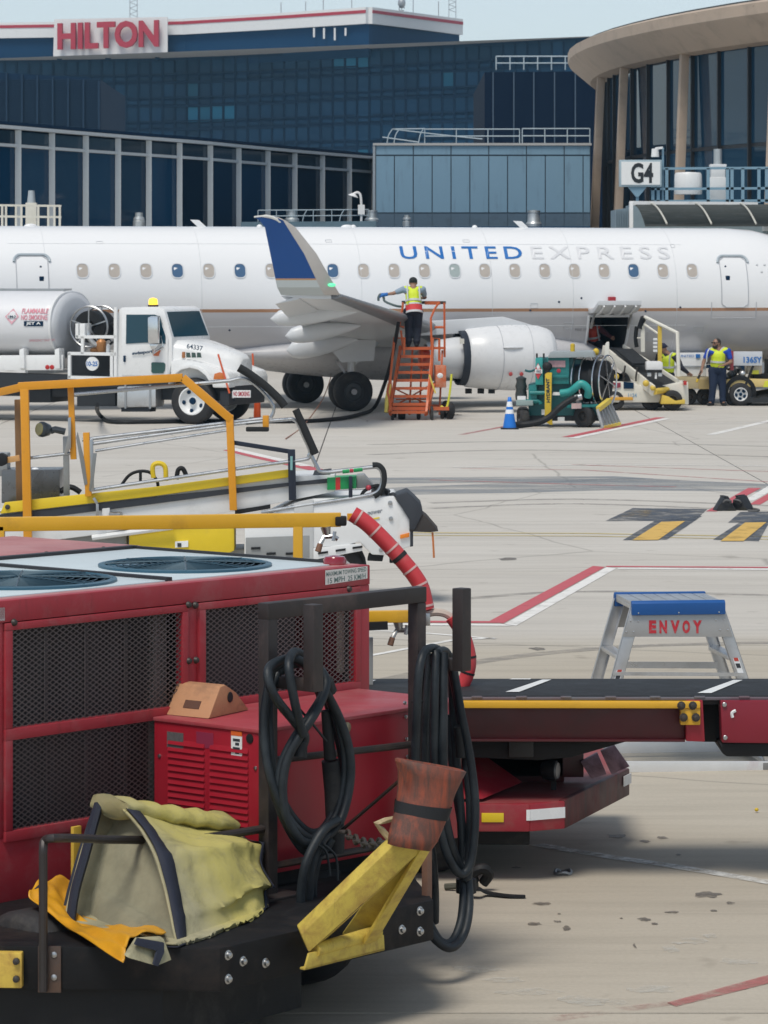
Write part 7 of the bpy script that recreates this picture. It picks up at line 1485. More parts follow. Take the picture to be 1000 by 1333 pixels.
# roof
DIV = 1.18; YB_ = 1.60
PALE = pm('roof_pale_blue', (.56, .64, .67), .4, .0, var=.06, dirt=(.3, .36, .4), amt=.1); TRIM = pm('trim_black', (.02, .02, .024), .5); 
bx(BX0, BX1, YB_ + .04, BY1, 1.80, ZTOP + .012, 'roof_rear_strip', FADE); bx(BX0, BX1, .05, .12, 1.80, ZTOP + .0, 'roof_front_strip', FADE)
for k in range(9):
    for y in (YB_ + .08, BY1 - .05): MB().ell((BX0 + .2 + .42 * k, y, ZTOP + .013), (.012, .012, .006), 8, 4).build('rivet', DKSTEEL, ac)
FANB = pm('fan_blue_black', (.035, .11, .165), .4, .1); FANW = pm('fan_wire', (.03, .07, .10), .4, .3)
def roofpan(x0, x1, fx, fy, fr_r, name):
    o = bx(x0 + .02, x1 - .02, .125, YB_ - .02, 1.80, ZTOP + .004, 'roof_panel', PALE)
    for (a, b, c, d) in ((x0, x0 + .02, .12, YB_), (x1 - .02, x1, .12, YB_)): bx(a, b, c, d, 1.8, ZTOP + .018, 'roof_trim', TRIM, o, .003)
    bx(x0, x1, YB_ - .02, YB_ + .035, 1.8, ZTOP + .02, 'roof_trim', TRIM, o, .003)
    hub = MB().lathe([(fr_r + .02, 0), (fr_r + .02, .012), (fr_r - .01, .016), (fr_r - .02, 0)], (fx, fy, ZTOP + .004), (0, 0, 1), 40, closed=True).build('fan_shroud', FANB, o)
    MB().lathe([(.01, 0), (fr_r - .01, 0)], (fx, fy, ZTOP + .006), (0, 0, 1), 36).build('fan_well', FANB, hub)
    for k in range(1, 13):
        r = fr_r * k / 12.0; zz = ZTOP + .012 + .012 * (1 - (k / 12) ** 2)
        MB().tube([(fx + math.cos(t) * r, fy + math.sin(t) * r, zz) for t in [2 * math.pi * j / 40 for j in range(40)]], .0035, 4, closed=True).build('guard_ring', FANW, hub, smooth=0)
    for k in range(8):
        a = 2 * math.pi * k / 8; MB().tube([(fx + math.cos(a) * r, fy + math.sin(a) * r, ZTOP + .016 + .012 * (1 - (r / fr_r) ** 2)) for r in (.02, fr_r * .4, fr_r * .75, fr_r)], .005, 4).build('guard_spoke', FANW, hub, smooth=0)
    for k in range(5):
        a = 2 * math.pi * k / 5; d = V((math.cos(a), math.sin(a), 0)); s = V((-math.sin(a), math.cos(a), 0)); c = V((fx, fy, ZTOP + .0065))
        MB().prism([c + d * .06 - s * .04, c + d * (fr_r - .03) - s * .10 + V((0, 0, .006)), c + d * (fr_r - .03) + s * .08, c + d * .06 + s * .04], (0, 0, .004)).build('fan_blade', pm('fan_blade_blue', (.06, .18, .26), .3, .5), hub, smooth=0)
roofpan(DIV, BX1 - .08, 1.80, .62, .42, 'a'); roofpan(-.06, DIV, .66, .62, .45, 'b'); roofpan(BX0 + .05, -.06, -.66, .62, .42, 'c')
rvl = ap(462, 737, .25); MB().lathe([(.060, 0), (.060, .025), (.05, .04), (.02, .046), (.01, .047)], (2.40, .14, ZTOP), (0, 0, 1), 20).build('red_beacon', pm('beacon_crimson', (.26, .008, .02), .15, coat=.8), ac)
a_, b_, c_ = ap(423.5, 761.5, -.0135), ap(478.5, 753, -.0135), ap(423.5, 742.5, -.0135)
lbp = MB().add([a_, b_, ap(478.5, 737, -.0135), c_], [(0, 1, 2, 3)]).build('speed_plate', pm('plate_white', (.72, .73, .70), .5, dirt=(.5, .5, .48), amt=.15), ac, smooth=0)
GL = pm('plate_letter_green', (.12, .20, .19), .5)
text('MAXIMUM TOWING SPEED', ap(425, 750.5, -.0145), ap(477, 743.5, -.0145), ap(425, 745, -.0145), GL, lbp, bold=.01); text('15 MPH', ap(427, 760, -.0145), ap(449, 756.5, -.0145), ap(427, 753, -.0145), GL, lbp, bold=.01); text('25 KM/H', ap(453, 756.5, -.0145), ap(476, 753, -.0145), ap(453, 749.5, -.0145), GL, lbp, bold=.01)
bx(m1a - .16, m1a - .045, -.012, -.006, 1.81, 1.87, 'white_plate', CWB, None, 0)
# generator box on the deck, louvred end to the left
GX0, GX1, GY, GZ0, GZ1 = .934, 2.39, -.705, .60, 1.262
RBR = pm('bright_red_paint', (.33, .012, .026), .38, var=.08, dirt=(.2, .03, .04), amt=.1, dscale=4)
gen = bx(GX0, GX1, GY, -.02, GZ0, GZ1, 'generator_box', RBR, None, .006); bx(GX0 - .008, GX1 + .008, GY - .008, -.02, GZ1, GZ1 + .018, 'lid', pm('lid_red_worn', (.36, .05, .065), .5, dirt=(.40, .18, .18), amt=.25, dscale=2), gen, .004)
def gl(px, py): return aq(px, py, GX0)
for xa, xb in ((219, 267), (273.5, 324)):
    a, b = gl(xa, 1000).y, gl(xb, 1000).y
    for k in range(12):
        z = 1.185 - .031 * k
        MB().add([(GX0, a, z), (GX0, b, z), (GX0 - .009, b + .003, z - .024), (GX0 - .009, a - .003, z - .024), (GX0, a, z - .026), (GX0, b, z - .026)], [(0, 1, 2, 3), (3, 2, 5, 4), (0, 3, 4), (1, 5, 2)]).build('louvre', RBR, gen, smooth=0)
def plate(px0, px1, py0, py1, name, mat, off=.003, par=gen):
    a, b = gl(px0, py1), gl(px1, py1); z1 = gl(px0, py0).z; z0 = a.z; return MB().box(GX0 - off, GX0 + .002, b.y, a.y, z0, z1).build(name, mat, par, smooth=0)
plate(218, 239, 952, 972, 'data_plate', pm('data_plate_grey', (.16, .15, .155), .4, .3, var=.5, scale=60)); st_ = plate(301.5, 315.5, 951, 985, 'warning_sticker', CWB); plate(301.5, 315.5, 951, 957, 'sticker_head', pm('sticker_orange', (.72, .14, .03), .4), .004)
for k in range(4): plate(304 + (k % 2) * 3, 313 - (k % 2), 961 + k * 5.5, 964.5 + k * 5.5, 'sticker_symbol', NDK, .0042)
p = gl(325.5, 961.5); MB().lathe([(.006, -.006), (.022, -.004), (.023, .002)], (GX0, p.y, p.z), (1, 0, 0), 16).build('rubber_plug', BLACK, gen); MB().box(GX0 - .002, GX0, gl(278, 950).y, gl(256, 950).y, gl(256, 972).z, gl(256, 952).z).build('faded_patch', pm('patch_purple', (.26, .03, .07), .4), gen, smooth=0)
for px, py in ((208, 984), (333, 1000), (333, 1078)): p = gl(px, py); MB().lathe([(.003, -.008), (.009, -.006), (.011, .002)], (GX0, p.y, p.z), (1, 0, 0), 8).build('screw', STEEL, gen)
p = ap(450, 947, GY); MB().lathe([(.008, -.016), (.026, -.012), (.028, .002)], p, (0, 1, 0), 14).build('latch', pm('latch_brass', (.45, .38, .26), .35, .8), gen)
for px, py in ((528, 933), (529, 962), (530, 985), (527, 915)): p = ap(px, py, GY); MB().lathe([(.003, -.008), (.009, -.006), (.011, .002)], p, (0, 1, 0), 8).build('screw', STEEL, gen)
bx(GX1 + .002, GX1 + .03, GY + .02, -.1, GZ0, GZ1 - .02, 'rusty_end_plate', pm('plate_rust_brown', (.22, .11, .085), .6, dirt=(.3, .25, .24), amt=.3), None, .008)
# front deck, bumper, chassis
DK = pm('deck_black', (.009, .0095, .011), .62, .0, var=.3, dirt=(.055, .04, .032), amt=.22, bump=.2, bscale=20, spec=.22)
DZ0, DZ1 = .345, .53
poly = [(-.85, -.56), (-.14, -1.48), (1.31, -1.44), (1.95, -.70), (1.95, .0), (-.85, .0)]
deck = MB().prism([(x, y, DZ0) for x, y in poly], (0, 0, DZ1 - DZ0)).build('front_deck', DK, ac, bevel=.008)
bx(BX0, BX1, .0, BY1, .34, .519, 'chassis', DK, None, .01)
bx(GX0 + .05, GX1 - .05, GY + .05, -.02, DZ1, GZ0, 'box_plinth', DK, None, 0)
def fch(px):
    lo, hi = -.3, 1.2
    for _ in range(40):
        m = (lo + hi) / 2; q = V((-.85, -.56)) + V((.71, -.92)) * m; X = AF.o.x + q.x * AF.c - q.y * AF.s; Y = AF.o.y + q.x * AF.s + q.y * AF.c
        if CX + X * F / Y < px: lo = m
        else: hi = m
    return lo
for (xa, ya), (xb, yb), fs in (((-.85, -.56), (-.14, -1.48), ((fch(71) , .3), (fch(71), .82))), ((-.14, -1.48), (1.31, -1.44), ((.035, .25), (.035, .8), (.10, .58), (.20, .42), (.84, .45), (.93, .3), (.93, .8)))):
    d = V((xb - xa, yb - ya, 0)); n = V((d.y, -d.x, 0)).normalized()
    for f, g in fs: MB().lathe([(.004, -.02), (.013, -.016), (.015, -.004), (.022, -.002), (.022, .004)], V((xa, ya, DZ0 + (DZ1 - DZ0) * g)) + d * f, -n, 10).build('bolt_head', STEEL, deck)
d = V((.71, -.92, 0)).normalized(); n = V((d.y, -d.x, 0)).normalized()
def onch(f, z, o=0): return V((-.85, -.56, z)) + V((.71, -.92, 0)) * f + n * o
MB().prism([onch(fch(50), DZ0 - .01), onch(fch(80), DZ0 - .01), onch(fch(80), DZ1 + .002), onch(fch(50), DZ1 + .002)], n * .012).build('hoop_plate', pm('plate_rusted', (.075, .05, .04), .6, dirt=(.2, .1, .05), amt=.3), deck, bevel=.003)
yb_ = MB().prism([onch(fch(-40), DZ0 + .015), onch(fch(31), DZ0 + .015), onch(fch(31), DZ1 - .02), onch(fch(-40), DZ1 - .02)], n * .05).build('yellow_stop_block', pm('block_yellow_rust', (.66, .47, .08), .55, var=.1, dirt=(.25, .09, .03), amt=.34, dscale=9), deck, bevel=.006)
for z in (.40, .475): MB().lathe([(.004, -.02), (.014, -.015), (.016, .004)], onch(fch(24), z, .05), -n, 10).build('bolt_head', DKSTEEL, yb_)
PIP = pm('pipe_black_brown', (.045, .04, .04), .45, .4, var=.25, dirt=(.18, .09, .05), amt=.2)
h0 = onch(fch(58), DZ0, .035); MB().tube([h0, V((h0.x, h0.y, .60)), V((h0.x, h0.y, .88)), V((h0.x, h0.y, .945)), V((h0.x + .02, h0.y + .01, .982)), ap(74, 1091, -.955), ap(110, 1091.5, -.86), ap(150, 1093, -.79), ap(250, 1092, -.74), V((.89, -.80, .84))], .019, 10, 5).build('guard_hoop', PIP, ac)
# cable frame
FRM = pm('frame_brown_black', (.034, .028, .028), .55, .1, var=.2, dirt=(.13, .09, .08), amt=.2)
def post(x, y, z0, z1, w=.064, name='cable_post'): return MB().box(x - w / 2, x + w / 2, y - w / 2, y + w / 2, z0, z1).build(name, FRM, ac, bevel=.006)
LX, RX, PY_ = .89, 1.944, -.80
post(LX, PY_, DZ1, 1.815); post(RX, PY_, DZ1, 1.80); MB().box(LX - .034, RX + .034, PY_ - .034, PY_ + .034, 1.80, 1.875).build('cable_beam', FRM, ac, bevel=.006)
for x in (LX, RX):
    post(x, -1.08, 1.49, 1.885, .066, 'cable_hook'); MB().box(x - .03, x + .03, -1.05, PY_ - .03, 1.49, 1.545).build('hook_arm', FRM, ac, bevel=.004)
bx(LX - .12, LX + .12, -.92, -.68, DZ1, DZ1 + .012, 'foot_plate', FRM, None, .003)
for z0, z1 in ((1.15, 1.115), (.665, .655)): MB().tube([(LX, PY_ - .01, z0), (2.05, PY_ - .01, z1)], .0175, 10).build('cross_pipe', PIP, ac)
# folded tow bar, yellow, with orange rubber boot
TY = pm('towbar_yellow', (.56, .43, .075), .55, var=.16, dirt=(.20, .075, .03), amt=.30, dscale=10, grime=(.10, .06, .03)); BOOT = pm('boot_orange', (.36, .072, .03), .65, var=.25, dirt=(.085, .04, .03), amt=.62, dscale=7, streak=(3, 3, .6), bump=.15)
base0, base1 = ap(398, 1245, -1.52), ap(497, 1222, -1.52)
tb = MB(); tb.prism([ap(397, 1263, -1.60), ap(501, 1237, -1.60), ap(500, 1217, -1.60), ap(403, 1241, -1.60)], (0, .012, 0)); tb.prism([ap(397, 1263, -1.60), ap(501, 1237, -1.60), ap(501, 1237, -1.60) + V((0, .03, 0)), ap(397, 1263, -1.60) + V((0, .03, 0))], (0, 0, .010)); tow = tb.build('tow_bar_base', TY, ac, bevel=.002)
MB().cyl(ap(410, 1237, -1.585), ap(492, 1213, -1.585), .030).build('hinge_tube', TY, tow); 
apex = ap(538, 1098, -1.95)
def arm(p0, p1, w, h, up): return MB().bar(p0, p1, w, h, up).build('tow_arm', TY, tow, bevel=.004)
al = ap(408, 1222, -1.56); ar = ap(487, 1228, -1.56)
dl = (apex - al).normalized(); 
MB().prism([ap(392, 1216, -1.55), ap(402, 1240, -1.58), ap(550, 1107, -1.97), ap(521, 1092, -1.93)], (.02, .045, .03)).build('tow_arm', TY, tow, bevel=.006)
MB().prism([ap(402, 1240, -1.58), ap(410, 1236, -1.50), ap(545, 1112, -1.92), ap(550, 1107, -1.97)], (.01, .02, -.012)).build('arm_flange', TY, tow, bevel=.004)
MB().prism([ap(474, 1230, -1.62), ap(490, 1226, -1.60), ap(563, 1103, -2.0), ap(548, 1106, -1.98)], (.01, .02, .01)).build('tow_arm', TY, tow, bevel=.005)
MB().prism([ap(446, 1216, -1.46), ap(480, 1222, -1.54), ap(556, 1106, -1.95), ap(522, 1108, -1.86)], (.012, .014, 0)).build('arm_web', pm('towbar_yellow_dull', (.46, .35, .06), .55, var=.12, dirt=(.15, .07, .03), amt=.25, dscale=6), tow, bevel=.003)
lk = MB(); lk.tube([ap(507, 1092, -1.86), ap(497, 1080, -1.84), ap(490, 1072, -1.84), ap(502, 1068, -1.85), ap(517, 1065, -1.86), ap(520, 1074, -1.88), ap(512, 1080, -1.87)], .014, 6); lk.build('latch_loop', pm('latch_cream', (.60, .50, .30), .5, dirt=(.15, .07, .03), amt=.4, dscale=9), tow)
rs = []; th_ = []
for (la, lb), (ra_, rb_), dp in (((509, 1100), (556, 1106), .07), ((513, 1085), (563, 1093), .085), ((523, 1055), (575, 1060), .095), ((527, 1030), (583, 1030), .105), ((528, 1008), (591, 1012), .115), ((524, 990), (597, 1002), .125)):
    A = ap(la, lb, -1.95); B = ap(ra_, rb_, -2.02); c = (A + B) / 2; u = (B - A) * .45; back = V((-.2, .9, .12)).normalized() * dp
    rs.append([c + u * math.cos(t) + back * math.sin(t) for t in [2 * math.pi * j / 24 for j in range(24)]])
bo = MB().rings(rs, cap=False).build('rubber_boot', BOOT, tow, smooth=60); sm_ = bo.modifiers.new('t', 'SOLIDIFY'); sm_.thickness = .012; sm_.offset = -1
MB().prism([ap(516, 990, -1.93), ap(530, 996, -1.98), ap(531, 1020, -1.98), ap(524, 1004, -1.95)], (.0, .012, 0)).build('boot_flap', BOOT, bo, bevel=.003)
bd = []
for k in range(2):
    f = (.0, 1.0)[k]; r0 = rs[2]; r1 = rs[3]; ring = [a.lerp(b, -.18 + .60 * f) for a, b in zip(r0, r1)]; c = sum(ring, V()) / len(ring); bd.append([c + (p - c) * 1.05 for p in ring])
MB().rings(bd, cap=False).build('boot_strap', BLACK, bo, smooth=60)
# chain and stay rod
ch0, ch1 = ap(446, 1081, -1.15), ap(502, 1096, -1.80); 
for k in range(11):
    f = (k + .5) / 11; c = ch0.lerp(ch1, f) + V((0, 0, -.03 * math.sin(math.pi * f))); d = (ch1 - ch0).normalized(); s = V((0, 0, 1)) if k % 2 else d.cross(V((0, 0, 1))).normalized()
    MB().tube([c + d * math.cos(t) * .038 + s * math.sin(t) * .02 for t in [2 * math.pi * j / 10 for j in range(10)]], .0075, 6, closed=True).build('chain_link', DKSTEEL, tow)
MB().tube([ap(446, 1080, -1.0), ap(488, 1044, -1.35), ap(527, 1010, -1.85)], .009, 6).build('stay_rod', PIP, tow)
bx(1.36, 1.395, -1.36, -1.325, DZ0, .95, 'rusty_stay', pm('stay_rust', (.16, .085, .06), .6, dirt=(.3, .15, .08), amt=.3), None, .004)
# wheels
for x, y, r in ((-.30, -.50, .30), (.45, -.80, .30), (1.45, -.5, .30), (-.25, 1.5, .30), (1.95, 1.5, .30)): wheel(ac, (x, y, r), r, .24, .5, BLACK, 28, ax=(1, 0, 0))
bx(-.4, 1.6, -.5, -.4, .26, .345, 'axle', DK, None, 0)
MB().prism([(x, y, .10) for x, y in ((-.95, -.30), (-.22, -1.22), (.70, -1.18), (.70, -1.14), (-.20, -1.18), (-.92, -.28))], (0, 0, .245)).build('under_deck_shade', BLACK, ac)  # black skirt added under the deck to stand in for its shade

# cables on the hooks ---------------------------------------------------------
CAB = pm('cable_blue_black', (.009, .013, .018), .5, var=.2, dirt=(.04, .05, .058), amt=.34, dscale=4, bump=.12, bscale=25, spec=.35)
def bundle(label, y0, tubes, ties, plugs):
    t = AF.thing('cable_bundle', label, 'cable', 'power cable bundles on the hooks')
    for i, (r, pts) in enumerate(tubes):
        cl_ = pts[0] == 'c'; pp = pts[1:] if cl_ else pts
        MB().tube([ap(a, b, y0 + c) for a, b, c in pp], r, 10, 6, closed=cl_).build('cable', CAB, t, smooth=60)
    for a, b, c, d, r in ties: MB().tube([ap(a, b, y0), ap(c, d, y0)], r, 12).build('tape_wrap', BLACK, t)
    for r0, r1, pts in plugs:
        n_ = len(pts); MB().tube([ap(a, b, y0 + c) for a, b, c in pts], [r0 + (r1 - r0) * k / (n_ - 1) for k in range(n_)], 12).build('plug', BLACK, t)
    return t
bundle('coiled dark power cable on the front hook beside the louvred red box', -.95, [
    (.0215, ['c', (354, 872, .03), (344, 930, .05), (347, 990, .02), (362, 1040, -.02), (385, 1078, -.05), (412, 1094, -.05), (440, 1074, -.06), (454, 1030, -.05), (456, 985, -.05), (444, 940, -.04), (424, 900, -.03), (405, 872, -.02), (380, 857, .0)]),
    (.0215, [(362, 874, .06), (385, 864, .04), (412, 868, .0), (425, 890, -.05), (412, 925, -.09), (389, 960, -.08), (373, 992, -.05), (368, 1030, -.04), (374, 1066, -.05), (392, 1094, -.07), (412, 1098, -.05)]),
    (.0215, [(398, 864, .07), (372, 858, .02), (349, 872, -.04), (357, 905, -.08), (384, 940, -.08), (397, 958, -.07), (392, 976, -.06)]),
    (.022, [(402, 858, .05), (383, 849, .0), (376, 868, -.08), (383, 910, -.10), (390, 940, -.10), (395, 958, -.10)]),
    (.022, [(420, 890, .05), (433, 935, .04), (446, 985, .03), (444, 1030, .02), (428, 1070, .0), (408, 1092, -.02)]),
    (.0215, [(347, 985, .06), (358, 1035, .05), (378, 1082, .02), (398, 1108, .0), (420, 1108, -.04), (432, 1092, -.06)]),
    (.0215, [(440, 1068, -.08), (424, 1078, -.1), (411, 1096, -.1), (398, 1125, -.1), (392, 1160, -.08), (392, 1190, -.06), (398, 1208, -.02)]),
    (.0215, [(436, 1076, -.04), (420, 1094, -.06), (408, 1122, -.06), (403, 1160, -.06), (402, 1190, -.04), (406, 1206, .0)]),
    (.019, ['c', (366, 868, .07), (352, 905, .07), (352, 965, .05), (360, 1020, .03), (380, 1062, .02), (408, 1084, .0), (436, 1064, -.02), (448, 1015, -.02), (447, 970, -.02), (434, 925, .0), (414, 882, .02), (388, 862, .05)]), (.019, [(408, 874, .02), (420, 900, -.03), (404, 930, -.06), (380, 965, -.05), (365, 1000, -.02), (362, 1045, -.01), (378, 1080, -.02), (404, 1104, -.03)]), (.018, [(436, 1060, .0), (428, 1090, -.02), (414, 1120, -.03), (408, 1155, -.03), (410, 1190, -.01)]),
    (.006, [(378, 910, -.02), (405, 940, -.03), (425, 965, -.02)]), (.006, [(412, 1098, -.1), (425, 1110, -.1), (430, 1140, -.1)]), (.006, [(420, 1098, -.1), (437, 1115, -.1), (440, 1146, -.1)])],
    [(420, 888, 425, 902, .052)], [(.022, .030, [(424, 925, .02), (427, 955, .02), (430, 988, .02)]), (.042, .045, [(430, 990, .02), (434, 1030, .02), (437, 1085, .02), (436, 1110, .02)]), (.030, .036, [(392, 966, -.06), (390, 985, -.06)])])
bundle('long dark power cables on the rear hook next to the orange tow bar boot', -.95, [
    (.0215, [(585, 856, .06), (566, 844, .0), (552, 850, -.06), (545, 880, -.08), (542, 940, -.06), (540, 1000, -.02), (537, 1060, .05)]),
    (.021, ['c', (568, 850, -.05), (566, 905, -.08), (566, 985, -.06), (570, 1060, -.04), (582, 1112, -.05), (600, 1138, -.06), (614, 1118, -.08), (619, 1050, -.08), (612, 985, -.06), (600, 925, -.04), (590, 870, .0), (580, 848, .0)]),
    (.0225, [(578, 850, -.06), (577, 905, -.09), (577, 985, -.09), (578, 1050, -.06), (586, 1100, -.04), (598, 1128, -.02), (608, 1142, -.05), (612, 1100, -.03), (612, 1040, -.04), (605, 970, -.02), (594, 900, .02), (584, 852, .04)]),
    (.0215, [(588, 862, .06), (590, 920, .06), (594, 990, .04), (600, 1060, .02), (603, 1130, .0), (604, 1160, -.03), (600, 1200, -.06), (588, 1226, -.08), (572, 1224, -.08), (556, 1196, -.06), (543, 1166, .0), (534, 1140, .1)]),
    (.0215, [(586, 930, .08), (590, 1000, .06), (602, 1080, .02), (610, 1150, -.04), (610, 1190, -.08), (602, 1220, -.10), (586, 1234, -.12), (566, 1222, -.1), (550, 1194, -.06), (538, 1164, .0), (528, 1140, .1)]),
    (.019, [(572, 850, .04), (571, 910, .02), (572, 985, .02), (580, 1060, .0), (592, 1110, -.01), (604, 1128, -.02), (613, 1090, -.01), (614, 1030, .0), (606, 960, .03), (596, 905, .06), (587, 858, .08)]), (.018, [(560, 850, .02), (556, 900, .02), (554, 960, .03), (553, 1010, .05)]),
    (.0215, [(548, 1000, .06), (552, 1060, .08), (562, 1110, .06), (566, 1160, .1), (566, 1200, .16)]), (.018, [(556, 870, .1), (556, 960, .12), (562, 1010, .12)])],
    [(569, 852, 569, 864, .05), (607, 1144, 607, 1162, .05), (543, 912, 543, 915, .03)], [(.024, .032, [(597, 945, -.02), (600, 960, -.02), (602, 985, -.02)])])

# wooden wheel chock on the generator box -------------------------------------
o = AF.o; wc = AF.thing('wheel_chock', 'orange-brown wooden wheel chock with slot and hole on the red box lid', 'wheel chock')
WOOD = pm('chock_wood', (.47, .24, .125), .75, var=.14, scale=8, dirt=(.10, .06, .045), amt=.22, dscale=5, bump=.2, bscale=40); 
ztop = GZ1 + .019
def L_(px, py, z): p = AF.g(px, py, z); return V((p.x, p.y, z))
c0, c1, c2 = L_(213, 930, ztop), L_(272, 936, ztop), L_(325, 924, ztop)
zt2 = ztop + .175
tri = [c1, c2, ap(308, 905, c2.y * .6 + c1.y * .4), ap(294, 896, (c1.y * .55 + c2.y * .45)), ap(287, 895, (c1.y * .65 + c2.y * .35))]
tri[2].z = ztop + .10; tri[3].z = ztop + .145; tri[4].z = ztop + .14
ext = (c0 - c1) * .96
ext = V((ext.x, ext.y, 0))
end = [p + ext for p in tri]
bodyc = MB().add(tri + end, [(0, 1, 2, 3, 4), (9, 8, 7, 6, 5)] + [(i, (i + 1) % 5, 5 + (i + 1) % 5, 5 + i) for i in range(5)]).build('block', WOOD, wc, bevel=.010)
nface = (tri[4] - tri[0]); s0 = tri[0].lerp(tri[4], .38) + ext * .30; s1 = tri[0].lerp(tri[4], .38) + ext * .66; upv = (tri[4] - tri[0]).normalized() * .022; outn = ext.normalized().cross(upv.normalized()); outn = outn * (.003 if outn.dot(V((-.5, -1, 0))) > 0 else -.003)
MB().prism([s0 - upv + outn, s1 - upv + outn, s1 + upv + outn, s0 + upv + outn], -outn * 1.6).build('slot', pm('slot_brown', (.10, .045, .03), .8), bodyc, smooth=0)
hc = (tri[0] + tri[1] + tri[2] + tri[3]) / 4 + V((0, 0, .02)); hn = (tri[1] - tri[0]).cross(tri[3] - tri[0]).normalized(); hn = hn if hn.y < 0 else -hn
MB().lathe([(.004, .003), (.022, .003), (.026, .0)], hc, hn, 16).build('rope_hole', BLACK, bodyc)

# folded duct bundle and yellow tarp on the deck ------------------------------
db = AF.thing('folded_duct', 'olive and yellow folded canvas air duct with navy edging on the black deck', 'air duct')
FAB = newmat('duct_fabric'); m, t, b = FAB; tc_ = N(t, 'ShaderNodeTexCoord').outputs['Object']; sx_ = N(t, 'ShaderNodeSeparateXYZ'); t.links.new(tc_, sx_.inputs[0])
mr_ = N(t, 'ShaderNodeMapRange'); t.links.new(sx_.outputs[0], mr_.inputs[0]); mr_.inputs[1].default_value = -.05; mr_.inputs[2].default_value = .50
nz = noise(t, tc_, 5, 8, .7); add = N(t, 'ShaderNodeMath'); add.operation = 'MULTIPLY_ADD'; t.links.new(nz, add.inputs[0]); add.inputs[1].default_value = .5; t.links.new(mr_.outputs[0], add.inputs[2])
cfab = mixc(t, ramp(t, add.outputs[0], [(.35, 0), (.9, 1)]), (.36, .335, .21), (.47, .415, .13)); gr_ = noise(t, mapped(t, tc_, (1, 1, 1)), 3.2, 9, .75, .6); cfab = mixc(t, ramp(t, gr_, [(.50, 0), (.72, .75)]), cfab, (.12, .11, .07)); wv = noise(t, tc_, 22, 5, .7); cfab = mixc(t, ramp(t, wv, [(.55, 0), (.8, .4)]), cfab, (.42, .39, .28))
t.links.new(cfab, b.inputs['Base Color']); b.inputs['Roughness'].default_value = .85; bp_n = N(t, 'ShaderNodeBump'); bp_n.inputs['Strength'].default_value = .35; bp_n.inputs['Distance'].default_value = .012; t.links.new(noise(t, tc_, 14, 6, .65, .4), bp_n.inputs['Height']); t.links.new(bp_n.outputs[0], b.inputs['Normal']); FAB = m
NAVYF = pm('navy_webbing', (.012, .016, .032), .75, var=.2, bump=.2)
R0 = [(140, 1036, -.50), (170, 1062, -.72), (196, 1100, -.95), (213, 1150, -1.10), (224, 1200, -1.22), (231, 1249, -1.34), (196, 1222, -1.22), (150, 1212, -1.0), (105, 1208, -.75), (84, 1200, -.60), (96, 1140, -.52), (112, 1085, -.45), (124, 1052, -.45)]
R1 = [(180, 1052, -.50), (205, 1072, -.72), (232, 1100, -.95), (252, 1150, -1.10), (258, 1205, -1.22), (250, 1246, -1.33), (220, 1225, -1.20), (180, 1210, -1.0), (150, 1200, -.75), (140, 1185, -.60), (145, 1130, -.52), (155, 1085, -.47), (165, 1060, -.46)]
R2 = [(235, 1072, -.50), (262, 1082, -.70), (285, 1104, -.93), (300, 1150, -1.07), (298, 1195, -1.17), (285, 1228, -1.26), (255, 1218, -1.15), (220, 1200, -.95), (195, 1185, -.75), (190, 1165, -.60), (195, 1125, -.54), (205, 1095, -.50), (218, 1078, -.48)]
R3 = [(290, 1078, -.52), (312, 1084, -.68), (328, 1104, -.88), (340, 1142, -1.00), (338, 1172, -1.06), (320, 1204, -1.15), (290, 1200, -1.05), (265, 1185, -.90), (250, 1170, -.74), (248, 1150, -.62), (252, 1120, -.57), (262, 1098, -.54), (275, 1082, -.52)]
R4 = [(312, 1086, -.60), (326, 1096, -.70), (340, 1118, -.84), (350, 1148, -.92), (351, 1166, -.95), (340, 1182, -.98), (320, 1180, -.92), (302, 1170, -.84), (292, 1155, -.74), (292, 1140, -.68), (294, 1118, -.64), (300, 1102, -.62), (306, 1090, -.60)]
RR = [[ap(a, b_, c) for a, b_, c in r] for r in (R0, R1, R2, R3, R4)]
def densify(ring, n=9): return crom(ring + [ring[0]], n)[:-1]
rings_d = [densify(r) for r in RR]
fine = []
for i in range(len(rings_d) - 1):
    for k in range(12):
        f = k / 12; fine.append([a.lerp(b_, f) for a, b_ in zip(rings_d[i], rings_d[i + 1])])
fine.append(rings_d[-1])
from mathutils import noise as mnoise
wr_ = random.Random(21); nr = len(fine[0])
ph = [wr_.uniform(0, 6.28) for _ in range(6)]
for i, ring in enumerate(fine):                        # hanging folds fan out from the pinched end
    c = sum(ring, V()) / nr; fi = i / (len(fine) - 1); src = [p.copy() for p in ring]
    for j in range(nr):
        a = 2 * math.pi * j / nr
        amp = .032 * min(1, fi * 2.2) * (1 - .3 * fi)
        w = (1 - abs(math.sin(4.5 * a + ph[0] + 1.6 * fi)) ** .55) * 2.0 +  .5 * math.sin(8 * a + ph[1] - 2 * fi) + .35 * math.sin(5 * fi * 3 + 2 * a + ph[2])
        ring[j] = ring[j] + (ring[j] - c).normalized() * amp * (w - .6); 
        q_n = mnoise.ridged_multi_fractal(src[j] * 3.6 + V((3.1, 1.7, 5.2)), .9, 2.1, 4, 1.0, 2.0); q_m = mnoise.noise(src[j] * 9.0)
        ring[j] = ring[j] + (ring[j] - c).normalized() * (min(1, fi * 5 + .12) * (.012 * (q_n - 1.1) + .005 * q_m))
        if ring[j].z < DZ1 + .012 and ring[j].y > -1.40: ring[j].z = DZ1 + .012
mbf = MB(); mbf.rings(fine, cap=False); mbf.poly(fine[-1])
dbo = mbf.build('canvas', FAB, db, smooth=75); so_ = dbo.modifiers.new('t', 'SOLIDIFY'); so_.thickness = .010; so_.offset = 1
lin = []
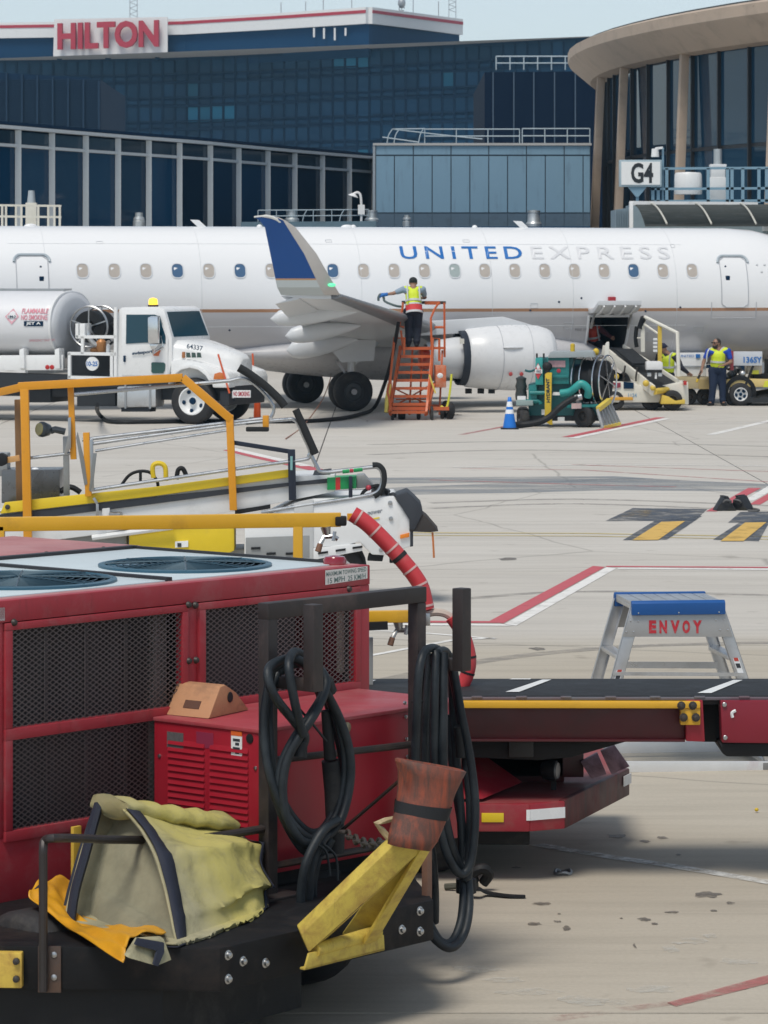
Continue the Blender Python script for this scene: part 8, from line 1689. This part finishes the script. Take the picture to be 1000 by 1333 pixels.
for i, ring in enumerate(fine[:8]):
    c = sum(ring, V()) / nr; lin.append([c + (p - c) * .955 for p in ring])
mbl = MB(); mbl.rings(lin, cap=False); mbl.poly(lin[-1]); mbl.build('lining', pm('duct_lining_olive', (.25, .24, .165), .9, var=.15, scale=4, dirt=(.10, .09, .06), amt=.3, bump=.3, bscale=12), db, smooth=75)
def ribbon(pts, w_, name, par, off=.006, cent=None):
    pts = [V(p) for p in pts]; mb = MB(); r0, r1 = [], []
    return pts
def edge_band(ringa, ringb, f, name, closed=True):
    ra2 = []; rb3 = []; c = sum(ringa, V()) / len(ringa); r0, r1 = [], []
    for a, b_ in zip(ringa, ringb):
        o_ = (a - c).normalized() * .0135; r0.append(a - (b_ - a) * .02 + o_); r1.append(a.lerp(b_, f) + o_)
    mb = MB(); n0 = len(r0); mb.rings([r0, r1], cap=False); ob = mb.build(name, NAVYF, db, smooth=60); s_ = ob.modifiers.new('t', 'SOLIDIFY'); s_.thickness = .003; return ob
edge_band(fine[0], fine[5], 1.0, 'navy_edging'); edge_band(fine[-1], fine[-5], .9, 'navy_edging')
# folded upper layer and inner lining
up_ = [(128 + 8 * i, 1044 + 1.3 * i + 2 * math.sin(1.7 * i), -.42 - .004 * i) for i in range(20)]
mb = MB(); rs = []
for i, (a, b_, c) in enumerate(up_):
    ctr = ap(a + 14, b_ + 5, c - .14); rs.append([ctr + V((.01 * math.sin(5 * t), (.12 - .002 * i) * math.cos(t) + .008 * math.sin(.3 * i + 2 * t), (.050 + .006 * math.sin(2 * t + .2 * i)) * math.sin(t))) for t in [2 * math.pi * j / 24 for j in range(24)]])
mb.rings(rs); mb.build('folded_layer', FAB, db, smooth=70)
ob = MB().tube([ap(129, 1046, -.48), ap(112, 1110, -.56), ap(98, 1160, -.62), ap(92, 1200, -.66)], .022, 6, 4).build('navy_strap', NAVYF, db)
mb = MB(); mb.prism([ap(166, 1247, -1.50), ap(181, 1224, -1.44), ap(214, 1222, -1.40), ap(224, 1250, -1.44), ap(205, 1258, -1.50)], (.01, .035, .008)); mb.build('folded_end', FAB, db, bevel=.008); MB().prism([ap(176, 1230, -1.475), ap(180, 1222, -1.455), ap(214, 1228, -1.44), ap(214, 1240, -1.46), ap(206, 1258, -1.51), ap(200, 1256, -1.51), ap(205, 1238, -1.47)], (0, .008, .004)).build('navy_strap', NAVYF, db)
yt = AF.thing('yellow_tarp', 'bright orange-yellow plastic sheet trapped under the folded canvas duct', 'tarp'); YT = pm('tarp_yellow', (.66, .32, .015), .4, var=.12, dirt=(.4, .17, .02), amt=.2, bump=.3, bscale=14)
rows = [[(37, 1166, -.50), (44, 1152, -.45), (62, 1144, -.40), (88, 1142, -.38), (100, 1150, -.40)], [(46, 1174, -.55), (60, 1166, -.52), (76, 1168, -.5), (92, 1180, -.52), (104, 1190, -.55)], [(80, 1200, -.75), (90, 1196, -.72), (106, 1204, -.72), (130, 1206, -.8), (150, 1205, -.85)], [(112, 1222, -1.05), (122, 1214, -1.0), (142, 1208, -1.0), (170, 1206, -1.05), (205, 1208, -1.1)], [(161, 1252, -1.47), (163, 1236, -1.45), (168, 1222, -1.40), (185, 1214, -1.36), (216, 1213, -1.30)]]
g_ = [crom([ap(*p) for p in r], 5) for r in rows]; cols_ = [crom([g[k] for g in g_], 6) for k in range(len(g_[0]))]
mb = MB(); mb.v = [V(p) + V((0, 0, .012 * math.sin(i * 1.1) * math.cos(j * .7))) for i, c in enumerate(cols_) for j, p in enumerate(c)]; nn = len(cols_[0])
for v_ in mb.v:
    if v_.z < DZ1 + .01 and v_.y > -1.38: v_.z = DZ1 + .01
for i in range(len(cols_) - 1):
    for j in range(nn - 1): mb.f.append((i * nn + j, i * nn + j + 1, (i + 1) * nn + j + 1, (i + 1) * nn + j)); mb.mi.append(0)
ob = mb.build('sheet', YT, yt, smooth=70); s_ = ob.modifiers.new('t', 'SOLIDIFY'); s_.thickness = .005
MB().tube([ap(46, 1160, -.47), ap(58, 1150, -.44), ap(54, 1166, -.5)], .012, 6, 4).build('dark_cuff', NAVYF, yt)
ys = AF.thing('yellow_board', 'thin upright yellow board standing behind the folded canvas', 'board'); p0 = ap(92, 1076, -.30); MB().box(p0.x, p0.x + .05, -.32, -.30, DZ1, p0.z).build('board', pm('board_yellow', (.62, .42, .06), .5), ys, bevel=.004)
# ---------------------------------------------------------------- aluminium work stand
_c = G(880, 1004); EF = Fr(_c.x, _c.y, 7); ws = EF.thing('work_stand', 'aluminium step stand with blue edge pads and red stencilled lettering', 'step stand')
e_ = lambda px, py, y=0.0: EF.p(px, py, y)
D = .62; LEGM = pm('ladder_aluminium', (.56, .57, .585), .34, .75, var=.12, scale=9, dirt=(.32, .31, .3), amt=.2); PADB = pm('pad_blue', (.008, .085, .30), .45, var=.08)
ztp = e_(880, 783.5, .0).z; xa, xb = e_(823, 784, 0).x, e_(942, 784, 0).x
LX_ = {('L', 0): (e_(821, 790, 0), e_(764, 1002, 0)), ('R', 0): (e_(943, 790, 0), e_(1013, 1002, 0))}
for (s, k), (a, b) in list(LX_.items()): LX_[(s, 1)] = (a + V((0, D, 0)), b + V((0, D + .06, 0)))
for (s, k), (a, b) in LX_.items():
    b = V((b.x, b.y, .03)); sg_ = 1 if s == 'L' else -1; d = (b - a).normalized(); wdt = .085
    m_ = MB(); t0 = a - d * .0; w1 = V((sg_ * wdt, 0, 0)); th_ = .006; yo = .0 if k == 0 else -.0
    m_.prism([a, b, b + w1, a + w1], (0, .006 if k == 0 else -.006, 0)); m_.prism([a, b, b + V((0, .0, 0)) + V((sg_ * .006, 0, 0)), a + V((sg_ * .006, 0, 0))], (0, .03 if k == 0 else -.03, 0)); m_.prism([a + w1, b + w1, b + w1 - V((sg_ * .006, 0, 0)), a + w1 - V((sg_ * .006, 0, 0))], (0, .03 if k == 0 else -.03, 0))
    lg = m_.build('leg', LEGM, ws, bevel=.0015); MB().box(min(b.x, b.x + sg_ * .1) - .01, max(b.x, b.x + sg_ * .1) + .01, b.y - .02, b.y + .04, 0, .05).build('foot', pm('foot_grey', (.2, .2, .2), .6), lg, bevel=.005)
    if k == 0:
        q = a + (b - a) * (.44 if s == 'L' else .37) + w1 * .5; st_ = MB().prism([q + d * -.055 - V((.02, .004, 0)), q + d * .055 - V((.02, .004, 0)), q + d * .055 + V((.02, -.004, 0)), q + d * -.055 + V((.02, -.004, 0))], (0, .002, 0)).build('safety_label', CWB, lg, smooth=0)
        for f, m2, h_ in ((-.045, pm('label_red', (.5, .06, .04), .5), .012), (.0, NDK, .016)): MB().prism([q + d * (f - h_) - V((.015, .006, 0)), q + d * (f + h_) - V((.015, .006, 0)), q + d * (f + h_) + V((.015, -.006, 0)), q + d * (f - h_) + V((.015, -.006, 0))], (0, .0015, 0)).build('label_print', m2, st_, smooth=0)
top = MB(); nb2 = 7
tp_ = MB().box(xa, xb, .03, D - .03, ztp - .05, ztp - .02).build('platform', LEGM, ws, bevel=.003)
for k in range(nb2): x0 = xa + (xb - xa) * k / nb2; MB().box(x0 + .003, x0 + (xb - xa) / nb2 - .003, .02, D - .02, ztp - .02, ztp).build('platform_plank', LEGM, tp_, bevel=.003)
for y0, y1 in ((-.028, .022), (D - .02, D + .028)):
    prof = [(y0 if y0 < .3 else y1, ztp - .086), (y0 if y0 < .3 else y1, ztp - .006), ((y0 + y1) / 2, ztp + .012), (y1 if y0 < .3 else y0, ztp + .008), (y1 if y0 < .3 else y0, ztp - .086)]
    o_ = MB().prism([(xa - .006, y, z) for y, z in prof], (xb - xa + .014, 0, 0)).build('edge_pad', PADB, ws, bevel=.006)
    for f in (.06, .5, .94): MB().ell((xa + (xb - xa) * f, y0 - .001 if y0 < .3 else y1, ztp - .07), (.006, .004, .006), 8, 4).build('rivet', CHROME, o_)
zg0, zg1 = e_(880, 829, 0).z, e_(880, 799.5, 0).z; gA, gB = e_(810.5, 829, -.006), e_(954, 829, -.006); gC, gD = e_(945.5, 799.5, -.006), e_(820, 799.5, -.006)
gs_ = MB().prism([gA, gB, gC, gD], (0, .005, 0)).build('name_plate', pm('plate_brushed', (.42, .425, .43), .45, .5, var=.1), ws, bevel=.001); MB().prism([p + V((0, D + .012, 0)) for p in (gA, gB, gC, gD)], (0, .005, 0)).build('name_plate', pm('plate_brushed', (.42, .425, .43)), ws)
for px, py in ((821, 808), (831, 808.5), (815.5, 822.5), (825, 822.5), (932, 807), (942.5, 806), (937.5, 820), (947.5, 820)): MB().ell(e_(px, py, -.008), (.006, .004, .006), 8, 4).build('rivet', CHROME, gs_)
ER = pm('stencil_red', (.50, .02, .035), .6, dirt=(.45, .3, .3), amt=.2, dscale=25)
for i, (ch, x0, x1) in enumerate((('E', 845, 854.5), ('N', 858.5, 868.5), ('V', 873, 885), ('O', 888.5, 898.5), ('Y', 902, 914))): text(ch, e_(x0, 824.5, -.009), e_(x1, 824.5, -.009), e_(x0, 807.5, -.009), ER, gs_, bold=.055)
for (s, k), (a, b) in LX_.items():
    if k: continue
    a2, b2_ = LX_[(s, 1)]; sg_ = 1 if s == 'L' else -1
    for f in (.30, .62, .93):
        p = a + (b - a) * f; p2 = a2 + (b2_ - a2) * f; mb = MB(); mb.box(min(p.x, p.x + sg_ * .085), max(p.x, p.x + sg_ * .085), .012, p2.y - .012, p.z - .03, p.z); mb.build('step', LEGM, ws, bevel=.003)
MB().bar(e_(798, 877, -.004), e_(969, 878, -.004), .008, .024).build('brace', LEGM, ws); MB().bar(e_(806, 865.5, D), e_(934, 866, D), .01, .045).build('brace', LEGM, ws)
MB().bar(e_(762, 998, -.012), e_(1016, 998, -.012), .012, .075).build('base_rail', pm('base_rail_white', (.70, .71, .72), .4, .3, dirt=(.5, .3, .32), amt=.06), ws, bevel=.002); MB().bar(V((LX_[('L', 1)][1].x, D + .07, .068)), V((LX_[('R', 1)][1].x, D + .07, .068)), .012, .075).build('base_rail', pm('base_rail_white', (.7, .71, .72)), ws, bevel=.002)

# rubber wheel chocks on the apron --------------------------------------------
CHK = pm('chock_rubber', (.016, .018, .022), .6, var=.2, dirt=(.10, .09, .04), amt=.15, bump=.2)
def chock(px, py, rz, label, w=.24, l=.30, h=.21):
    t = thing('wheel_chock', label, 'wheel chock', G(px, py), R(rz), 'black rubber chocks on the apron')
    MB().prism([(-l / 2, -w / 2, 0), (l / 2, -w / 2, 0), (l * .10, -w / 2, h), (-l * .06, -w / 2, h)], (0, w, 0)).build('block', CHK, t, bevel=.012)
    for k in range(3): z0 = .05 + k * .07; MB().box(l / 2 - .08 - z0 * .55, l / 2 - .045 - z0 * .55, -w / 2 - .004, w / 2 + .004, z0, z0 + .02).build('grip_rib', CHK, t, bevel=.004)
    MB().tube([(-.05, -w / 2 - .02, h * .6), (-.02, -w / 2 - .05, h * .75), (.05, -w / 2 - .05, h * .7), (.06, -w / 2 - .01, h * .55)], .014, 6, 4).build('rope_handle', pm('rope_grey', (.12, .12, .12), .8), t); return t
chock(943, 664.5, 8, 'black rubber chock standing with its slope to the left, left of the pair'); chock(965, 663.5, -30, 'black rubber chock with yellowish stain, right of the pair', .26, .30, .20)
o = MB().tube([G(972, 663, .015), G(980, 662, .015), G(988, 663.5, .015), G(985, 665, .015), G(974, 664.5, .015)], .014, 6, 4).build('chock_rope', pm('rope_grey', (.12, .12, .12))); tag(o, 'grey rope loop lying right of the two black chocks', 'rope')
# debris by the hanging cables -------------------------------------------------
o = MB(); pts = [G(603, 1162, .02), G(622, 1158, .05), G(634, 1163, .015), G(660, 1167, .008), G(684, 1168, .006)]; r0 = []
for i, p in enumerate(crom(pts, 6)): 
    w = .045 - .001 * i; r0.append([p + V((0, -w, 0)), p + V((0, w, 0)), p + V((0, w, .010)), p + V((0, -w, .010))])
ob = o.rings(r0).build('rubber_strap', BLACK, smooth=60); tag(ob, 'flat black rubber strap lying on the concrete below the cables', 'strap')
t = thing('cable_connector', 'small black cable connector lying by the hanging cables on the ground', 'connector', G(622, 1160)); MB().tube([(-.02, 0, .05), (-.03, -.02, .10), (.03, -.03, .13), (.06, 0, .09), (.03, .02, .04)], .03, 8, 4).build('connector_body', BLACK, t); MB().tube([(-.18, .02, .02), (-.08, .0, .03), (.0, .02, .03)], .018, 7, 3).build('cable_end', pm('cable_olive', (.08, .08, .06), .7), t)
t = thing('metal_ring', 'flattened metal scrap ring on the concrete under the red bumper', 'scrap', G(733, 1138)); MB().tube([(math.cos(a) * .045, math.sin(a) * .05, .012 + .008 * math.sin(3 * a)) for a in [2 * math.pi * j / 14 for j in range(14)]], .010, 6, closed=True).build('ring', pm('scrap_grey', (.3, .31, .32), .4, .6), t); MB().box(-.02, .05, -.02, .01, .0, .012).build('tab', pm('scrap_grey', (.3, .31, .32)), t)
ob = MB().ell(G(985, 1054, .02), (.013, .013, .012), 10, 8).build('yellow_scrap', YEL); tag(ob, 'tiny yellow scrap on the concrete near the right edge', 'scrap')
# ---------------------------------------------------------------- thin summer haze over the field
hm = bpy.data.materials.new('haze_air'); hm.use_nodes = True; ht = hm.node_tree; ht.nodes.clear()
ho_ = ht.nodes.new('ShaderNodeOutputMaterial'); pv = ht.nodes.new('ShaderNodeVolumePrincipled'); pv.inputs['Color'].default_value = (.45, .76, 1, 1); pv.inputs['Density'].default_value = .00024; pv.inputs['Anisotropy'].default_value = .2
ht.links.new(pv.outputs[0], ho_.inputs['Volume'])
hz_ = MB().box(-1520, 1520, -320, 2520, -1.5, 42).build('haze', hm, smooth=0); hz_['kind'] = 'stuff'
